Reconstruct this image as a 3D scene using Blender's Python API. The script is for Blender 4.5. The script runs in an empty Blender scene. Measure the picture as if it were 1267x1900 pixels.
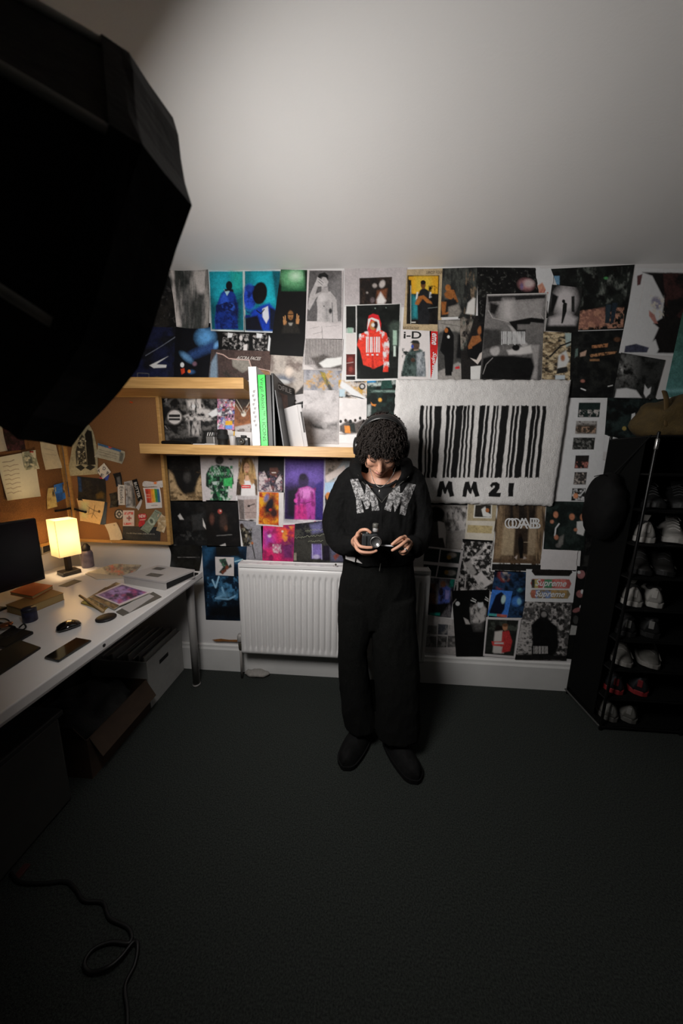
import bpy, bmesh, math, random
import numpy as np
from mathutils import Vector, Matrix, noise as mnoise
from mathutils.bvhtree import BVHTree
random.seed(7)
C = bpy.context.scene.collection
sc = bpy.context.scene

# ------------------------------------------------------------------ camera numbers (solved from the photograph)
F, PITCH, YAW, ROLL, CH, CD = 540.19, 0.17103, 0.0540138, 0.0202707, 1.40264, 1.72295
cy_, sy_, cp_, sp_ = math.cos(YAW), math.sin(YAW), math.cos(PITCH), math.sin(PITCH)
FWD = np.array([-sy_*cp_, cy_*cp_, -sp_]); _r = np.array([cy_, sy_, 0.0]); _u = np.cross(_r, FWD)
RT = math.cos(ROLL)*_r + math.sin(ROLL)*_u
UP = -math.sin(ROLL)*_r + math.cos(ROLL)*_u
CAM = np.array([0.0, -CD, CH])
def ray(x, y):
    x = np.asarray(x, float); y = np.asarray(y, float)
    return ((x-633.5)/F)[..., None]*RT - ((y-950)/F)[..., None]*UP + FWD
def onplane(x, y, ax, v):
    d = ray(x, y); t = (v-CAM[ax])/d[..., ax]
    return CAM + t[..., None]*d
def ay(x, y, Y): return Vector(onplane(x, y, 1, Y))
def az(x, y, Z): return Vector(onplane(x, y, 2, Z))
def ax(x, y, X): return Vector(onplane(x, y, 0, X))
def topx(P):
    q = np.asarray(P, float)-CAM; z = q@FWD
    return np.stack([633.5+F*(q@RT)/z, 950-F*(q@UP)/z], -1)

# ------------------------------------------------------------------ colour
def lin(c):
    c = np.asarray(c, float); return np.where(c <= .04045, c/12.92, ((c+.055)/1.055)**2.4)
def hexc(h):
    if isinstance(h, (tuple, list, np.ndarray)): return np.array(h, float)
    if len(h) == 2: h = h*3
    if len(h) == 3: h = ''.join(q*2 for q in h)
    return lin(np.array([int(h[i:i+2], 16)/255 for i in (0, 2, 4)]))
def col4(h): return (*[float(v) for v in hexc(h)], 1.0)

# ------------------------------------------------------------------ materials
MATS = {}
def mat(name, color, rough=.6, metal=0.0, vary=0.0, scale=40.0, bump=0.0, bscale=None, emit=None, estr=0.0, spec=.5, coat=0.0, trans=0.0, stretch=None):
    if name in MATS: return MATS[name]
    m = bpy.data.materials.new(name); m.use_nodes = True
    nt = m.node_tree; b = nt.nodes['Principled BSDF']
    b.inputs['Base Color'].default_value = col4(color)
    b.inputs['Roughness'].default_value = rough; b.inputs['Metallic'].default_value = metal
    b.inputs['Specular IOR Level'].default_value = spec; b.inputs['Coat Weight'].default_value = coat
    b.inputs['Transmission Weight'].default_value = trans
    if emit is not None:
        b.inputs['Emission Color'].default_value = col4(emit); b.inputs['Emission Strength'].default_value = estr
    if vary or bump:
        tc = nt.nodes.new('ShaderNodeTexCoord'); mp = nt.nodes.new('ShaderNodeMapping')
        nt.links.new(tc.outputs['Object'], mp.inputs['Vector'])
        if stretch: mp.inputs['Scale'].default_value = stretch
        n = nt.nodes.new('ShaderNodeTexNoise'); n.inputs['Scale'].default_value = scale; n.inputs['Detail'].default_value = 4
        nt.links.new(mp.outputs['Vector'], n.inputs['Vector'])
        if vary:
            r = nt.nodes.new('ShaderNodeValToRGB'); c = hexc(color)
            r.color_ramp.elements[0].position = .3; r.color_ramp.elements[1].position = .7
            r.color_ramp.elements[0].color = (*[float(v) for v in c*(1-vary)], 1)
            r.color_ramp.elements[1].color = (*[float(min(1, v)) for v in c*(1+vary)], 1)
            nt.links.new(n.outputs['Fac'], r.inputs['Fac']); nt.links.new(r.outputs['Color'], b.inputs['Base Color'])
        if bump:
            n2 = n
            if bscale:
                n2 = nt.nodes.new('ShaderNodeTexNoise'); n2.inputs['Scale'].default_value = bscale; n2.inputs['Detail'].default_value = 5
                nt.links.new(mp.outputs['Vector'], n2.inputs['Vector'])
            bp = nt.nodes.new('ShaderNodeBump'); bp.inputs['Strength'].default_value = bump; bp.inputs['Distance'].default_value = .01
            nt.links.new(n2.outputs['Fac'], bp.inputs['Height']); nt.links.new(bp.outputs['Normal'], b.inputs['Normal'])
    MATS[name] = m; return m
def print_mat(name, rough, spec=.4, bump=0.0, bscale=300):
    if name in MATS: return MATS[name]
    m = bpy.data.materials.new(name); m.use_nodes = True; nt = m.node_tree; b = nt.nodes['Principled BSDF']
    a = nt.nodes.new('ShaderNodeVertexColor'); a.layer_name = 'ink'
    nt.links.new(a.outputs['Color'], b.inputs['Base Color']); b.inputs['Roughness'].default_value = rough
    b.inputs['Specular IOR Level'].default_value = spec
    n = nt.nodes.new('ShaderNodeTexNoise'); n.inputs['Scale'].default_value = bscale
    bp = nt.nodes.new('ShaderNodeBump'); bp.inputs['Strength'].default_value = bump or .04; bp.inputs['Distance'].default_value = .01
    nt.links.new(n.outputs['Fac'], bp.inputs['Height']); nt.links.new(bp.outputs['Normal'], b.inputs['Normal'])
    MATS[name] = m; return m

# ------------------------------------------------------------------ objects
def thing(name, label, cat, loc=(0, 0, 0), group=None):
    o = bpy.data.objects.new(name, None); C.objects.link(o); o.location = loc; o.empty_display_size = .05
    o['label'] = label; o['category'] = cat
    if group: o['group'] = group
    return o
def tag(o, label, cat, group=None, kind=None):
    o['label'] = label; o['category'] = cat
    if group: o['group'] = group
    if kind: o['kind'] = kind
    return o
def wloc(o):
    v = Vector((0, 0, 0))
    while o is not None: v += o.location; o = o.parent
    return v
def link(name, me, m, parent=None, smooth=False, origin='auto'):
    """link a mesh given in world coordinates as ONE object"""
    if isinstance(me, bmesh.types.BMesh):
        bm = me; me = bpy.data.meshes.new(name); bmesh.ops.recalc_face_normals(bm, faces=bm.faces[:]); bm.to_mesh(me); bm.free()
    o = bpy.data.objects.new(name, me); C.objects.link(o)
    n = len(me.vertices); co = np.empty(n*3, np.float32); me.vertices.foreach_get('co', co); co = co.reshape(-1, 3)
    if parent is not None:
        o.parent = parent; base = np.array(wloc(parent))
        c = (co.min(0)+co.max(0))/2
        o.location = Vector(c-base)
    else:
        c = (co.min(0)+co.max(0))/2; c[2] = co[:, 2].min(); o.location = Vector(c)
    me.vertices.foreach_set('co', (co-c).astype(np.float32).ravel()); me.update()
    for mm in (m if isinstance(m, (list, tuple)) else [m]): me.materials.append(mm)
    if smooth: me.polygons.foreach_set('use_smooth', [True]*len(me.polygons))
    return o
def structure(name, me, m):
    o = link(name, me, m); o['kind'] = 'structure'; return o
def B(): return bmesh.new()
def box(bm, lo, hi, bev=0.0, M=None, seg=2):
    lo, hi = Vector(lo), Vector(hi)
    r = bmesh.ops.create_cube(bm, size=1); vs = r['verts']
    for v in vs: v.co = Vector([(lo[i]+hi[i])/2+v.co[i]*(hi[i]-lo[i]) for i in range(3)])
    if bev:
        es = {e for v in vs for e in v.link_edges}
        rr = bmesh.ops.bevel(bm, geom=list(es), offset=bev, segments=seg, affect='EDGES', profile=.5)
        vs = list({v for f in rr['faces'] for v in f.verts} | {v for v in vs if v.is_valid})
    if M is not None:
        for v in vs: v.co = M @ v.co
    return bm
def obb(bm, origin, ux, uy, uz, bev=0.0):
    """box spanned from a corner by three vectors"""
    o, ux, uy, uz = map(Vector, (origin, ux, uy, uz))
    M = Matrix(((ux.x, uy.x, uz.x, o.x), (ux.y, uy.y, uz.y, o.y), (ux.z, uy.z, uz.z, o.z), (0, 0, 0, 1)))
    L = (ux.length, uy.length, uz.length)
    N = Matrix(((ux.x/L[0], uy.x/L[1], uz.x/L[2], o.x), (ux.y/L[0], uy.y/L[1], uz.y/L[2], o.y), (ux.z/L[0], uy.z/L[1], uz.z/L[2], o.z), (0, 0, 0, 1)))
    return box(bm, (0, 0, 0), L, bev, N)
def frame_for(d, ref=None):
    d = d.normalized()
    a = ref if ref is not None else (Vector((0, 0, 1)) if abs(d.z) < .9 else Vector((1, 0, 0)))
    x = (a - d*a.dot(d)).normalized(); return x, d.cross(x)
def tube(bm, pts, rad, seg=12, cap=True, flat=1.0):
    """round-ended tapering tube along pts; flat squashes the second axis"""
    pts = [Vector(p) for p in pts]
    if not isinstance(rad, (list, tuple)): rad = [rad]*len(pts)
    n = len(pts); tans = []
    for i in range(n):
        t = (pts[min(i+1, n-1)]-pts[max(i-1, 0)]); tans.append(t.normalized() if t.length > 1e-9 else Vector((0, 0, 1)))
    x, y = frame_for(tans[0]); rings = []
    def ring(c, r):
        return [bm.verts.new(c+(x*math.cos(2*math.pi*k/seg)+y*flat*math.sin(2*math.pi*k/seg))*r) for k in range(seg)]
    if cap:
        for a in (75, 50, 25):
            s, q = math.sin(math.radians(a)), math.cos(math.radians(a)); rings.append(ring(pts[0]-tans[0]*rad[0]*s, rad[0]*q))
    for i in range(n):
        x = (x-tans[i]*x.dot(tans[i])).normalized(); y = tans[i].cross(x); rings.append(ring(pts[i], rad[i]))
    if cap:
        for a in (25, 50, 75):
            s, q = math.sin(math.radians(a)), math.cos(math.radians(a)); rings.append(ring(pts[-1]+tans[-1]*rad[-1]*s, rad[-1]*q))
    for a, b in zip(rings, rings[1:]):
        for k in range(seg): bm.faces.new((a[k], a[(k+1) % seg], b[(k+1) % seg], b[k]))
    bm.faces.new(rings[0][::-1]); bm.faces.new(rings[-1])
    return bm
def smoothpath(pts, n=8, closed=False):
    P = [Vector(p) for p in pts]; out = []
    m = len(P)
    for i in range(m-1):
        p0, p1, p2, p3 = P[max(i-1, 0)], P[i], P[i+1], P[min(i+2, m-1)]
        for k in range(n):
            t = k/n
            out.append(.5*((2*p1)+(p2-p0)*t+(2*p0-5*p1+4*p2-p3)*t*t+(3*p1-p0-3*p2+p3)*t**3))
    out.append(P[-1]); return out
def lathe(bm, prof, seg=24, center=(0, 0, 0), axis=(0, 0, 1)):
    c = Vector(center); d = Vector(axis).normalized(); x, y = frame_for(d); rings = []
    for r, h in prof:
        rings.append([bm.verts.new(c+d*h+(x*math.cos(2*math.pi*k/seg)+y*math.sin(2*math.pi*k/seg))*max(r, 1e-5)) for k in range(seg)])
    for a, b in zip(rings, rings[1:]):
        for k in range(seg): bm.faces.new((a[k], a[(k+1) % seg], b[(k+1) % seg], b[k]))
    bm.faces.new(rings[0][::-1]); bm.faces.new(rings[-1]); return bm
def ellipsoid(bm, c, r, M=None, sub=3):
    rr = bmesh.ops.create_icosphere(bm, subdivisions=sub, radius=1)
    c = Vector(c); r = Vector(r)
    for v in rr['verts']:
        p = Vector((v.co.x*r.x, v.co.y*r.y, v.co.z*r.z)); v.co = c+(M @ p if M is not None else p)
    return bm
def loft(bm, rings, cap=True):
    """rings: lists of points with equal counts"""
    vs = [[bm.verts.new(Vector(p)) for p in r] for r in rings]; n = len(vs[0])
    for a, b in zip(vs, vs[1:]):
        for k in range(n): bm.faces.new((a[k], a[(k+1) % n], b[(k+1) % n], b[k]))
    if cap: bm.faces.new(vs[0][::-1]); bm.faces.new(vs[-1])
    return bm
def oval(c, ax_, ay_, n=28, p=2.4):
    c = Vector(c); ax_, ay_ = Vector(ax_), Vector(ay_); out = []
    for k in range(n):
        a = 2*math.pi*k/n; ca, sa = math.cos(a), math.sin(a)
        out.append(c+ax_*math.copysign(abs(ca)**(2/p), ca)+ay_*math.copysign(abs(sa)**(2/p), sa))
    return out
def prism(bm, pts, depth):
    """polygon (world points) given thickness by vector depth"""
    d = Vector(depth); a = [bm.verts.new(Vector(p)) for p in pts]; b = [bm.verts.new(Vector(p)+d) for p in pts]; n = len(a)
    bm.faces.new(a[::-1]); bm.faces.new(b)
    for k in range(n): bm.faces.new((a[k], a[(k+1) % n], b[(k+1) % n], b[k]))
    return bm
def remesh(bm, voxel, smooth=4):
    bmesh.ops.recalc_face_normals(bm, faces=bm.faces[:])
    me = bpy.data.meshes.new('tmp'); bm.to_mesh(me); bm.free()
    o = bpy.data.objects.new('tmp', me); C.objects.link(o)
    r = o.modifiers.new('r', 'REMESH'); r.mode = 'VOXEL'; r.voxel_size = voxel; r.adaptivity = 0
    if smooth:
        s = o.modifiers.new('s', 'SMOOTH'); s.iterations = smooth; s.factor = .5
    dg = bpy.context.evaluated_depsgraph_get(); ev = o.evaluated_get(dg)
    out = bpy.data.meshes.new_from_object(ev, depsgraph=dg)
    bpy.data.objects.remove(o); bpy.data.meshes.remove(me)
    return out
def wrinkle(me, amp, scale, stretch=(1, 1, 1), seed=0.0, ridged=True, mask=None):
    """displace along normals by noise: cloth folds"""
    bm = bmesh.new(); bm.from_mesh(me); bm.normal_update()
    moves = []
    for v in bm.verts:
        p = Vector((v.co.x*scale*stretch[0]+seed, v.co.y*scale*stretch[1], v.co.z*scale*stretch[2]))
        n = mnoise.noise(p)
        if ridged: n = (1-2*abs(n))
        n += .4*mnoise.noise(p*2.3)
        moves.append(v.normal*amp*n*(mask(v.co) if mask else 1))
    for v, d in zip(bm.verts, moves): v.co += d
    bm.to_mesh(me); bm.free(); return me

# ------------------------------------------------------------------ printed things: a fine grid mesh that carries its ink as a colour attribute
_rngcache = {}
def vnoise(x, y, seed):
    if seed not in _rngcache: _rngcache[seed] = np.random.default_rng(seed).random((64, 64))
    T = _rngcache[seed]; xi = np.floor(x).astype(int); yi = np.floor(y).astype(int); fx = x-xi; fy = y-yi
    fx = fx*fx*(3-2*fx); fy = fy*fy*(3-2*fy)
    g = lambda a, b: T[a % 64, b % 64]
    return (g(xi, yi)*(1-fx)+g(xi+1, yi)*fx)*(1-fy)+(g(xi, yi+1)*(1-fx)+g(xi+1, yi+1)*fx)*fy
def polymask(X, Y, P, soft=1.3):
    P = np.array(P, float).reshape(-1, 2); n = len(P); ins = np.zeros(X.shape, bool); D = np.full(X.shape, 1e9)
    for i in range(n):
        x1, y1 = P[i]; x2, y2 = P[(i+1) % n]
        if y1 != y2:
            c = ((y1 > Y) != (y2 > Y)) & (X < (x2-x1)*(Y-y1)/(y2-y1)+x1); ins ^= c
        dx, dy = x2-x1, y2-y1; L = dx*dx+dy*dy+1e-9; t = np.clip(((X-x1)*dx+(Y-y1)*dy)/L, 0, 1)
        D = np.minimum(D, np.hypot(X-x1-t*dx, Y-y1-t*dy))
    return np.clip(np.where(ins, D, -D)/soft+.5, 0, 1)
def paint(X, Y, bg, strokes, inkf, grain=.62):
    c = np.empty(X.shape+(3,)); c[:] = inkf(bg)
    def over(col, a):
        c[:] = c*(1-a[..., None])+inkf(col)*a[..., None]
    x0, x1, y0, y1 = X.min(), X.max(), Y.min(), Y.max()
    for s in strokes:
        k = s[0]
        if k == 'e':
            _, cx, cy, rx, ry, col = s[:6]; rot = math.radians(s[6]) if len(s) > 6 else 0; soft = s[7] if len(s) > 7 else 1.0
            dx, dy = X-cx, Y-cy; a = dx*math.cos(rot)+dy*math.sin(rot); b = -dx*math.sin(rot)+dy*math.cos(rot)
            over(col, np.clip(.5-(np.sqrt((a/rx)**2+(b/ry)**2)-1)*min(rx, ry)/soft, 0, 1))
        elif k == 'p': over(s[1], polymask(X, Y, s[2], s[3] if len(s) > 3 else 1.2))
        elif k == 'r':
            _, col, a, b, cc, d = s[:6]; over(col, polymask(X, Y, [a, b, cc, b, cc, d, a, d], s[6] if len(s) > 6 else .9))
        elif k == 'l':
            P = np.array(s[3], float).reshape(-1, 2); D = np.full(X.shape, 1e9)
            for (ax_, ay_), (bx, by) in zip(P, P[1:]):
                dx, dy = bx-ax_, by-ay_; t = np.clip(((X-ax_)*dx+(Y-ay_)*dy)/(dx*dx+dy*dy+1e-9), 0, 1); D = np.minimum(D, np.hypot(X-ax_-t*dx, Y-ay_-t*dy))
            over(s[1], np.clip((s[2]/2-D)/.8+.5, 0, 1))
        elif k == 'gv':
            t = np.clip((Y-y0)/(y1-y0), 0, 1)[..., None]; c[:] = inkf(s[1])*(1-t)+inkf(s[2])*t
        elif k == 'gh':
            t = np.clip((X-x0)/(x1-x0), 0, 1)[..., None]; c[:] = inkf(s[1])*(1-t)+inkf(s[2])*t
        elif k == 'm':
            _, col, scl, thr, seed = s[:5]; st = s[5] if len(s) > 5 else 1.0
            n = .52*vnoise(X/scl+seed*3.1, Y/(scl*st)+seed*1.7, seed)+.3*vnoise(X/scl*2.1, Y/(scl*st)*2.1, seed+1)+.18*vnoise(X/scl*4.6, Y/(scl*st)*4.6, seed+2)
            a = np.clip((n-thr)/.26+.5, 0, 1)
            if len(s) > 6: a = a*polymask(X, Y, s[6], 2.0)
            over(col, a)
        elif k == 'n':
            _, amp, scl, seed = s[:4]
            n = .6*vnoise(X/scl, Y/scl, seed)+.4*vnoise(X/scl*2.2, Y/scl*2.2, seed+1); c[:] *= np.clip(1+amp*(n-.5)*2, .05, 3)[..., None]
    if grain:   # photographs are never flat: fine tonal texture of the print itself
        sd = int(x0*7+y0*3) % 97+800; g = .45*vnoise(X/1.4+.3, Y/1.4, sd)+.3*vnoise(X/3.1, Y/3.6, sd+2)+.25*vnoise(X/8.3, Y/8.3, sd+1)
        c *= np.clip(1+grain*(g-.5)*2*(1-.9*np.minimum(1, c.mean(-1)*1.5)), .3, 2)[..., None]
    return np.clip(c, .004, .86)
LWX = [0, 150, 330, 450, 650, 800, 950, 1060, 1150, 1267, 1400]
LWV = [110, 130, 165, 188, 190, 180, 166, 152, 140, 130, 125]
def inkfun(x, y, k=1.0):
    """ink seen in the photograph -> reflectance, allowing for how much light reaches that spot"""
    lw = float(lin(np.interp(x, LWX, LWV)/255))*k
    st = 1-.28*min(1, max(0, (x-820)/250))
    def ink(h):
        c = hexc(h); m = c.mean(); return np.clip((m+(c-m)*st)/lw*.70, 0, .74)
    return ink
LAYER = [0.0]; PLACED = []
def gridmesh(name, X, Y, P, cols):
    nv, nu = X.shape; me = bpy.data.meshes.new(name)
    idx = np.arange(nv*nu).reshape(nv, nu)
    f = np.stack([idx[:-1, :-1], idx[1:, :-1], idx[1:, 1:], idx[:-1, 1:]], -1).reshape(-1, 4)
    me.vertices.add(nv*nu); me.vertices.foreach_set('co', P.reshape(-1).astype(np.float32))
    me.loops.add(f.size); me.loops.foreach_set('vertex_index', f.ravel().astype(np.int32))
    me.polygons.add(len(f)); me.polygons.foreach_set('loop_start', np.arange(0, f.size, 4, dtype=np.int32)); me.polygons.foreach_set('loop_total', np.full(len(f), 4, np.int32))
    me.update(calc_edges=True)
    a = me.color_attributes.new('ink', 'FLOAT_COLOR', 'POINT')
    c = np.ones((nv*nu, 4), np.float32); c[:, :3] = cols.reshape(-1, 3); a.data.foreach_set('color', c.ravel())
    return me
def sheetgrid(quad, step=1.25, curl=0.0, seed=0):
    q = np.array(quad, float)
    w = max(np.hypot(*(q[1]-q[0])), np.hypot(*(q[2]-q[3]))); h = max(np.hypot(*(q[3]-q[0])), np.hypot(*(q[2]-q[1])))
    nu, nv = max(3, int(w/step)+1), max(3, int(h/step)+1)
    u, v = np.meshgrid(np.linspace(0, 1, nu), np.linspace(0, 1, nv))
    XY = (q[0]*((1-u)*(1-v))[..., None]+q[1]*(u*(1-v))[..., None]+q[2]*(u*v)[..., None]+q[3]*((1-u)*v)[..., None])
    return u, v, XY[..., 0], XY[..., 1]
def poster(label, quad, bg, strokes, cat='poster', name='poster', group='posters covering the back wall', wall='back', off=None, k=1.0, curl=.0, step=1.0, rag=0.0, cut=None, rough=.55):
    if isinstance(quad[0], (int, float)): quad = [(quad[0], quad[1]), (quad[2], quad[1]), (quad[2], quad[3]), (quad[0], quad[3])]
    u, v, X, Y = sheetgrid(quad, step); cx, cy = X.mean(), Y.mean()
    if rag:   # torn edges
        w = 2.2; e = np.minimum(np.minimum(u, 1-u)*np.ptp(X), np.minimum(v, 1-v)*np.ptp(Y))
        m = np.exp(-e/3); jx = (vnoise(Y/5.0, Y*0+.5, 91)-.5)*rag*2; jy = (vnoise(X/5.0, X*0+.5, 92)-.5)*rag*2
        Xg, Yg = X+jx*m*(np.minimum(u, 1-u) < .2), Y+jy*m*(np.minimum(v, 1-v) < .2)
    else: Xg, Yg = X, Y
    cols = paint(X, Y, bg, strokes, inkfun(cx, cy, k))
    if off is None:
        bb = (X.min()+3, X.max()-3, Y.min()+3, Y.max()-3)
        off = .0012+max([o_ for b_, o_ in PLACED if not (b_[1] < bb[0] or b_[0] > bb[1] or b_[3] < bb[2] or b_[2] > bb[3])], default=0)*1.0
        PLACED.append((bb, off-.0007)); LAYER[0] = max(LAYER[0], off)
    if wall == 'back': P = onplane(Xg, Yg, 1, -off); nrm = np.array([0, -1, 0])
    elif wall == 'left': P = onplane(Xg, Yg, 0, WALL_L+off); nrm = np.array([1, 0, 0])
    if curl:
        d = curl*(np.abs(u-.5)*2)**3*np.abs(v-.4)**1.5*2
        P = P+d[..., None]*nrm
    me = gridmesh(name, X, Y, P, cols)
    if cut is not None:
        bm = bmesh.new(); bm.from_mesh(me); cm = polymask(X.ravel(), Y.ravel(), cut, .01)
        bm.verts.ensure_lookup_table(); bmesh.ops.delete(bm, geom=[v for v in bm.verts if cm[v.index] < .5], context='VERTS'); bm.to_mesh(me); bm.free()
    o = link(name, me, print_mat('printed_paper', rough, .2))
    tag(o, label, cat, group)
    return o, off
WALL_L = -1.80

_fontcache = {}
def textmesh(body, bold=False):
    if (body, bold) in _fontcache: return _fontcache[(body, bold)]
    cu = bpy.data.curves.new('t', 'FONT'); cu.body = body; cu.size = 1; cu.resolution_u = 4
    if bold: cu.offset = .02
    o = bpy.data.objects.new('t', cu); C.objects.link(o)
    dg = bpy.context.evaluated_depsgraph_get(); dg.update()
    me = bpy.data.meshes.new_from_object(o.evaluated_get(dg)); bpy.data.objects.remove(o)
    n = len(me.vertices); co = np.empty(n*3, np.float32); me.vertices.foreach_get('co', co); co = co.reshape(-1, 3).astype(float)
    fs = [tuple(p.vertices) for p in me.polygons]; bpy.data.meshes.remove(me)
    lo, hi = co.min(0), co.max(0); uv = (co[:, :2]-lo[:2])/(hi[:2]-lo[:2])
    _fontcache[(body, bold)] = (uv, fs); return uv, fs
def letter_at(parent, body, p_tl, p_tr, p_bl, m, lift, name='lettering', bold=False, shear=0.0):
    """flat lettering whose box is spanned by three world points"""
    uv, fs = textmesh(body, bold); a, b, c = Vector(p_tl), Vector(p_tr), Vector(p_bl); l = Vector(lift)
    if shear: uv = np.stack([uv[:, 0]*(1-shear)+shear*uv[:, 1], uv[:, 1]], 1)
    V = [a+(b-a)*float(x)+(c-a)*float(1-y)+l for x, y in uv]
    me = bpy.data.meshes.new(name); me.from_pydata(V, [], fs); me.update()
    return link(name, me, m, parent)
def lettering(parent, body, tl, tr, bl, color, off, bold=False, shear=0.0, plane=(1, None), k=1.0, raw=False):
    axn, base = plane
    f = (lambda x, y: ay(x, y, -off-.0005)) if axn == 1 else (lambda x, y: ax(x, y, WALL_L+off+.0005))
    c = inkfun(tl[0], tl[1], k)(color) if not raw else hexc(color)
    m = mat('ink_%s' % '_'.join('%02d' % round(float(v)*99) for v in c), tuple(c), .5)
    return letter_at(parent, body, f(*tl), f(*tr), f(*bl), m, (0, 0, 0), bold=bold, shear=shear)
# ------------------------------------------------------------------ the room
CEIL = 2.403
wallp = mat('wall_paint', (.70, .68, .67), .75, vary=.03, scale=3, bump=.03, bscale=160)
ceilp = mat('ceiling_paint', (.77, .755, .735), .8, vary=.02, scale=2, bump=.04, bscale=120)
wall_d = mat('wall_dark_fill_cut', (.16, .165, .16), .8, vary=.04, scale=3)  # unseen right and front walls, darkened to cut bounced fill light
trimp = mat('trim_gloss', (.66, .65, .63), .35, vary=.04, scale=8)
carpet = mat('carpet_pile', (.047, .053, .048), .95, vary=.5, scale=210, bump=.9, bscale=420, spec=.1)
_b = B(); box(_b, (-1.9, 0, 0), (2.6, .1, CEIL)); structure('wall_back', _b, wallp)
_b = B(); box(_b, (-1.9, -4.2, 0), (-1.8, 0, CEIL)); structure('wall_left', _b, wallp)
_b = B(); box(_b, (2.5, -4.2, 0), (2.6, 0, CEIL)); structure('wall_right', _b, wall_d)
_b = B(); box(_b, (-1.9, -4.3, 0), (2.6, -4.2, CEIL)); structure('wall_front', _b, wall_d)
_b = B(); box(_b, (-1.9, -4.3, -.1), (2.6, .1, 0)); structure('floor', _b, carpet)
_b = B(); box(_b, (-1.9, -4.3, CEIL), (2.6, .1, CEIL+.1)); structure('ceiling', _b, ceilp)
def skirting(name, x0, x1, h=.185):
    bm = B(); prof = [(0, 0), (-.020, 0), (-.020, h-.03), (-.014, h-.018), (-.012, h-.004), (-.006, h), (0, h)]
    a = [[bm.verts.new((x, y-.0002, z)) for y, z in prof] for x in (x0, x1)]
    for k in range(len(prof)-1): bm.faces.new((a[0][k], a[1][k], a[1][k+1], a[0][k+1]))
    bm.faces.new(a[0]); bm.faces.new(a[1][::-1])
    return structure(name, bm, trimp)
skirting('baseboard_back', -1.8, 1.375)
_b = B(); box(_b, (-1.8, -4.2, 0), (-1.78, -.02, .185), .004); structure('baseboard_left', _b, trimp)
# worn bare patch where the gloss has come off the skirting beside the radiator
_b = B(); P = [onplane(x, y, 1, -.0206) for x, y in ((393, 1187), (410, 1185), (425, 1187), (441, 1187), (440, 1191), (420, 1190), (400, 1190))]
_p = [Vector(p) for p in P]; prism(_b, _p, (0, -.0006, 0)); structure('trim_1', _b, mat('bare_wood', '8a5a2c', .7, vary=.3, scale=60))

# ------------------------------------------------------------------ posters, in the order they were stuck up
def fig(x, y, h, col, head=None, w=.34):
    """a small standing figure as printed shapes: head, torso, legs"""
    hd = head or col
    return [('p', col, [x-w*h*.32, y+h*.16, x+w*h*.32, y+h*.16, x+w*h*.42, y+h*.52, x+w*h*.28, y+h*.55, x+w*h*.24, y+h, x+w*h*.05, y+h, x, y+h*.62, x-w*h*.08, y+h, x-w*h*.27, y+h, x-w*h*.28, y+h*.55, x-w*h*.42, y+h*.52], 1.2),
            ('e', x, y+h*.08, h*.062, h*.08, hd)]
# ---- under layers, right
poster('large black poster showing behind the shoe rack beside the tall white strip of photos', [(1085, 925), (1150, 930), (1120, 1235), (1062, 1228)], '0b', [('m', '1c1c1a', 14, .6, 3), ('e', 1120, 960, 10, 4, '3a3a38')])
poster('black torn-edged poster with small blue and yellow shapes beside the white photo strip', [(1118, 737), (1235, 740), (1190, 860), (1112, 840)], '0a0c0c', [('m', '15201f', 12, .55, 5), ('p', 'b8b6b2', [1172, 768, 1178, 766, 1180, 785, 1170, 784]), ('e', 1158, 795, 4, 4, '6a5a18'), ('p', '5f7a80', [1120, 828, 1140, 815, 1138, 832, 1122, 832])], rag=3)
poster('white sheet torn at its right edge behind the tall photo strip', [(1100, 800), (1150, 815), (1112, 966), (1066, 930)], 'a39f9e', [('r', '8c8887', 1112, 838, 1135, 853), ('l', '6e6a6a', .8, [1110, 852, 1136, 855])], rag=2)
poster('black poster peeping out between the barcode rug and the grey room photo', [(785, 920), (872, 924), (870, 944), (788, 944)], '0a', [('m', '161616', 20, .6, 4)])
poster('dark edge-hidden poster with rows of red hands and a grey shirt, lowest at right', [(1066, 1050), (1104, 1052), (1086, 1226), (1050, 1222)], '0c0d0c', [('e', 1078, 1066, 7, 8, '7d4a4a', 20), ('e', 1074, 1062, 3, 3, 'b8a8a4'), ('e', 1076, 1102, 7, 7, '74413f', -20), ('e', 1080, 1098, 3, 4, 'a99'), ('e', 1070, 1132, 8, 4, '6f3c3c', -20), ('e', 1078, 1126, 3, 3, 'a99b98'), ('p', '7d7c78', [1060, 1160, 1073, 1162, 1072, 1178, 1056, 1178]), ('e', 1068, 1150, 5, 8, '2a2a28')])
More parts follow.
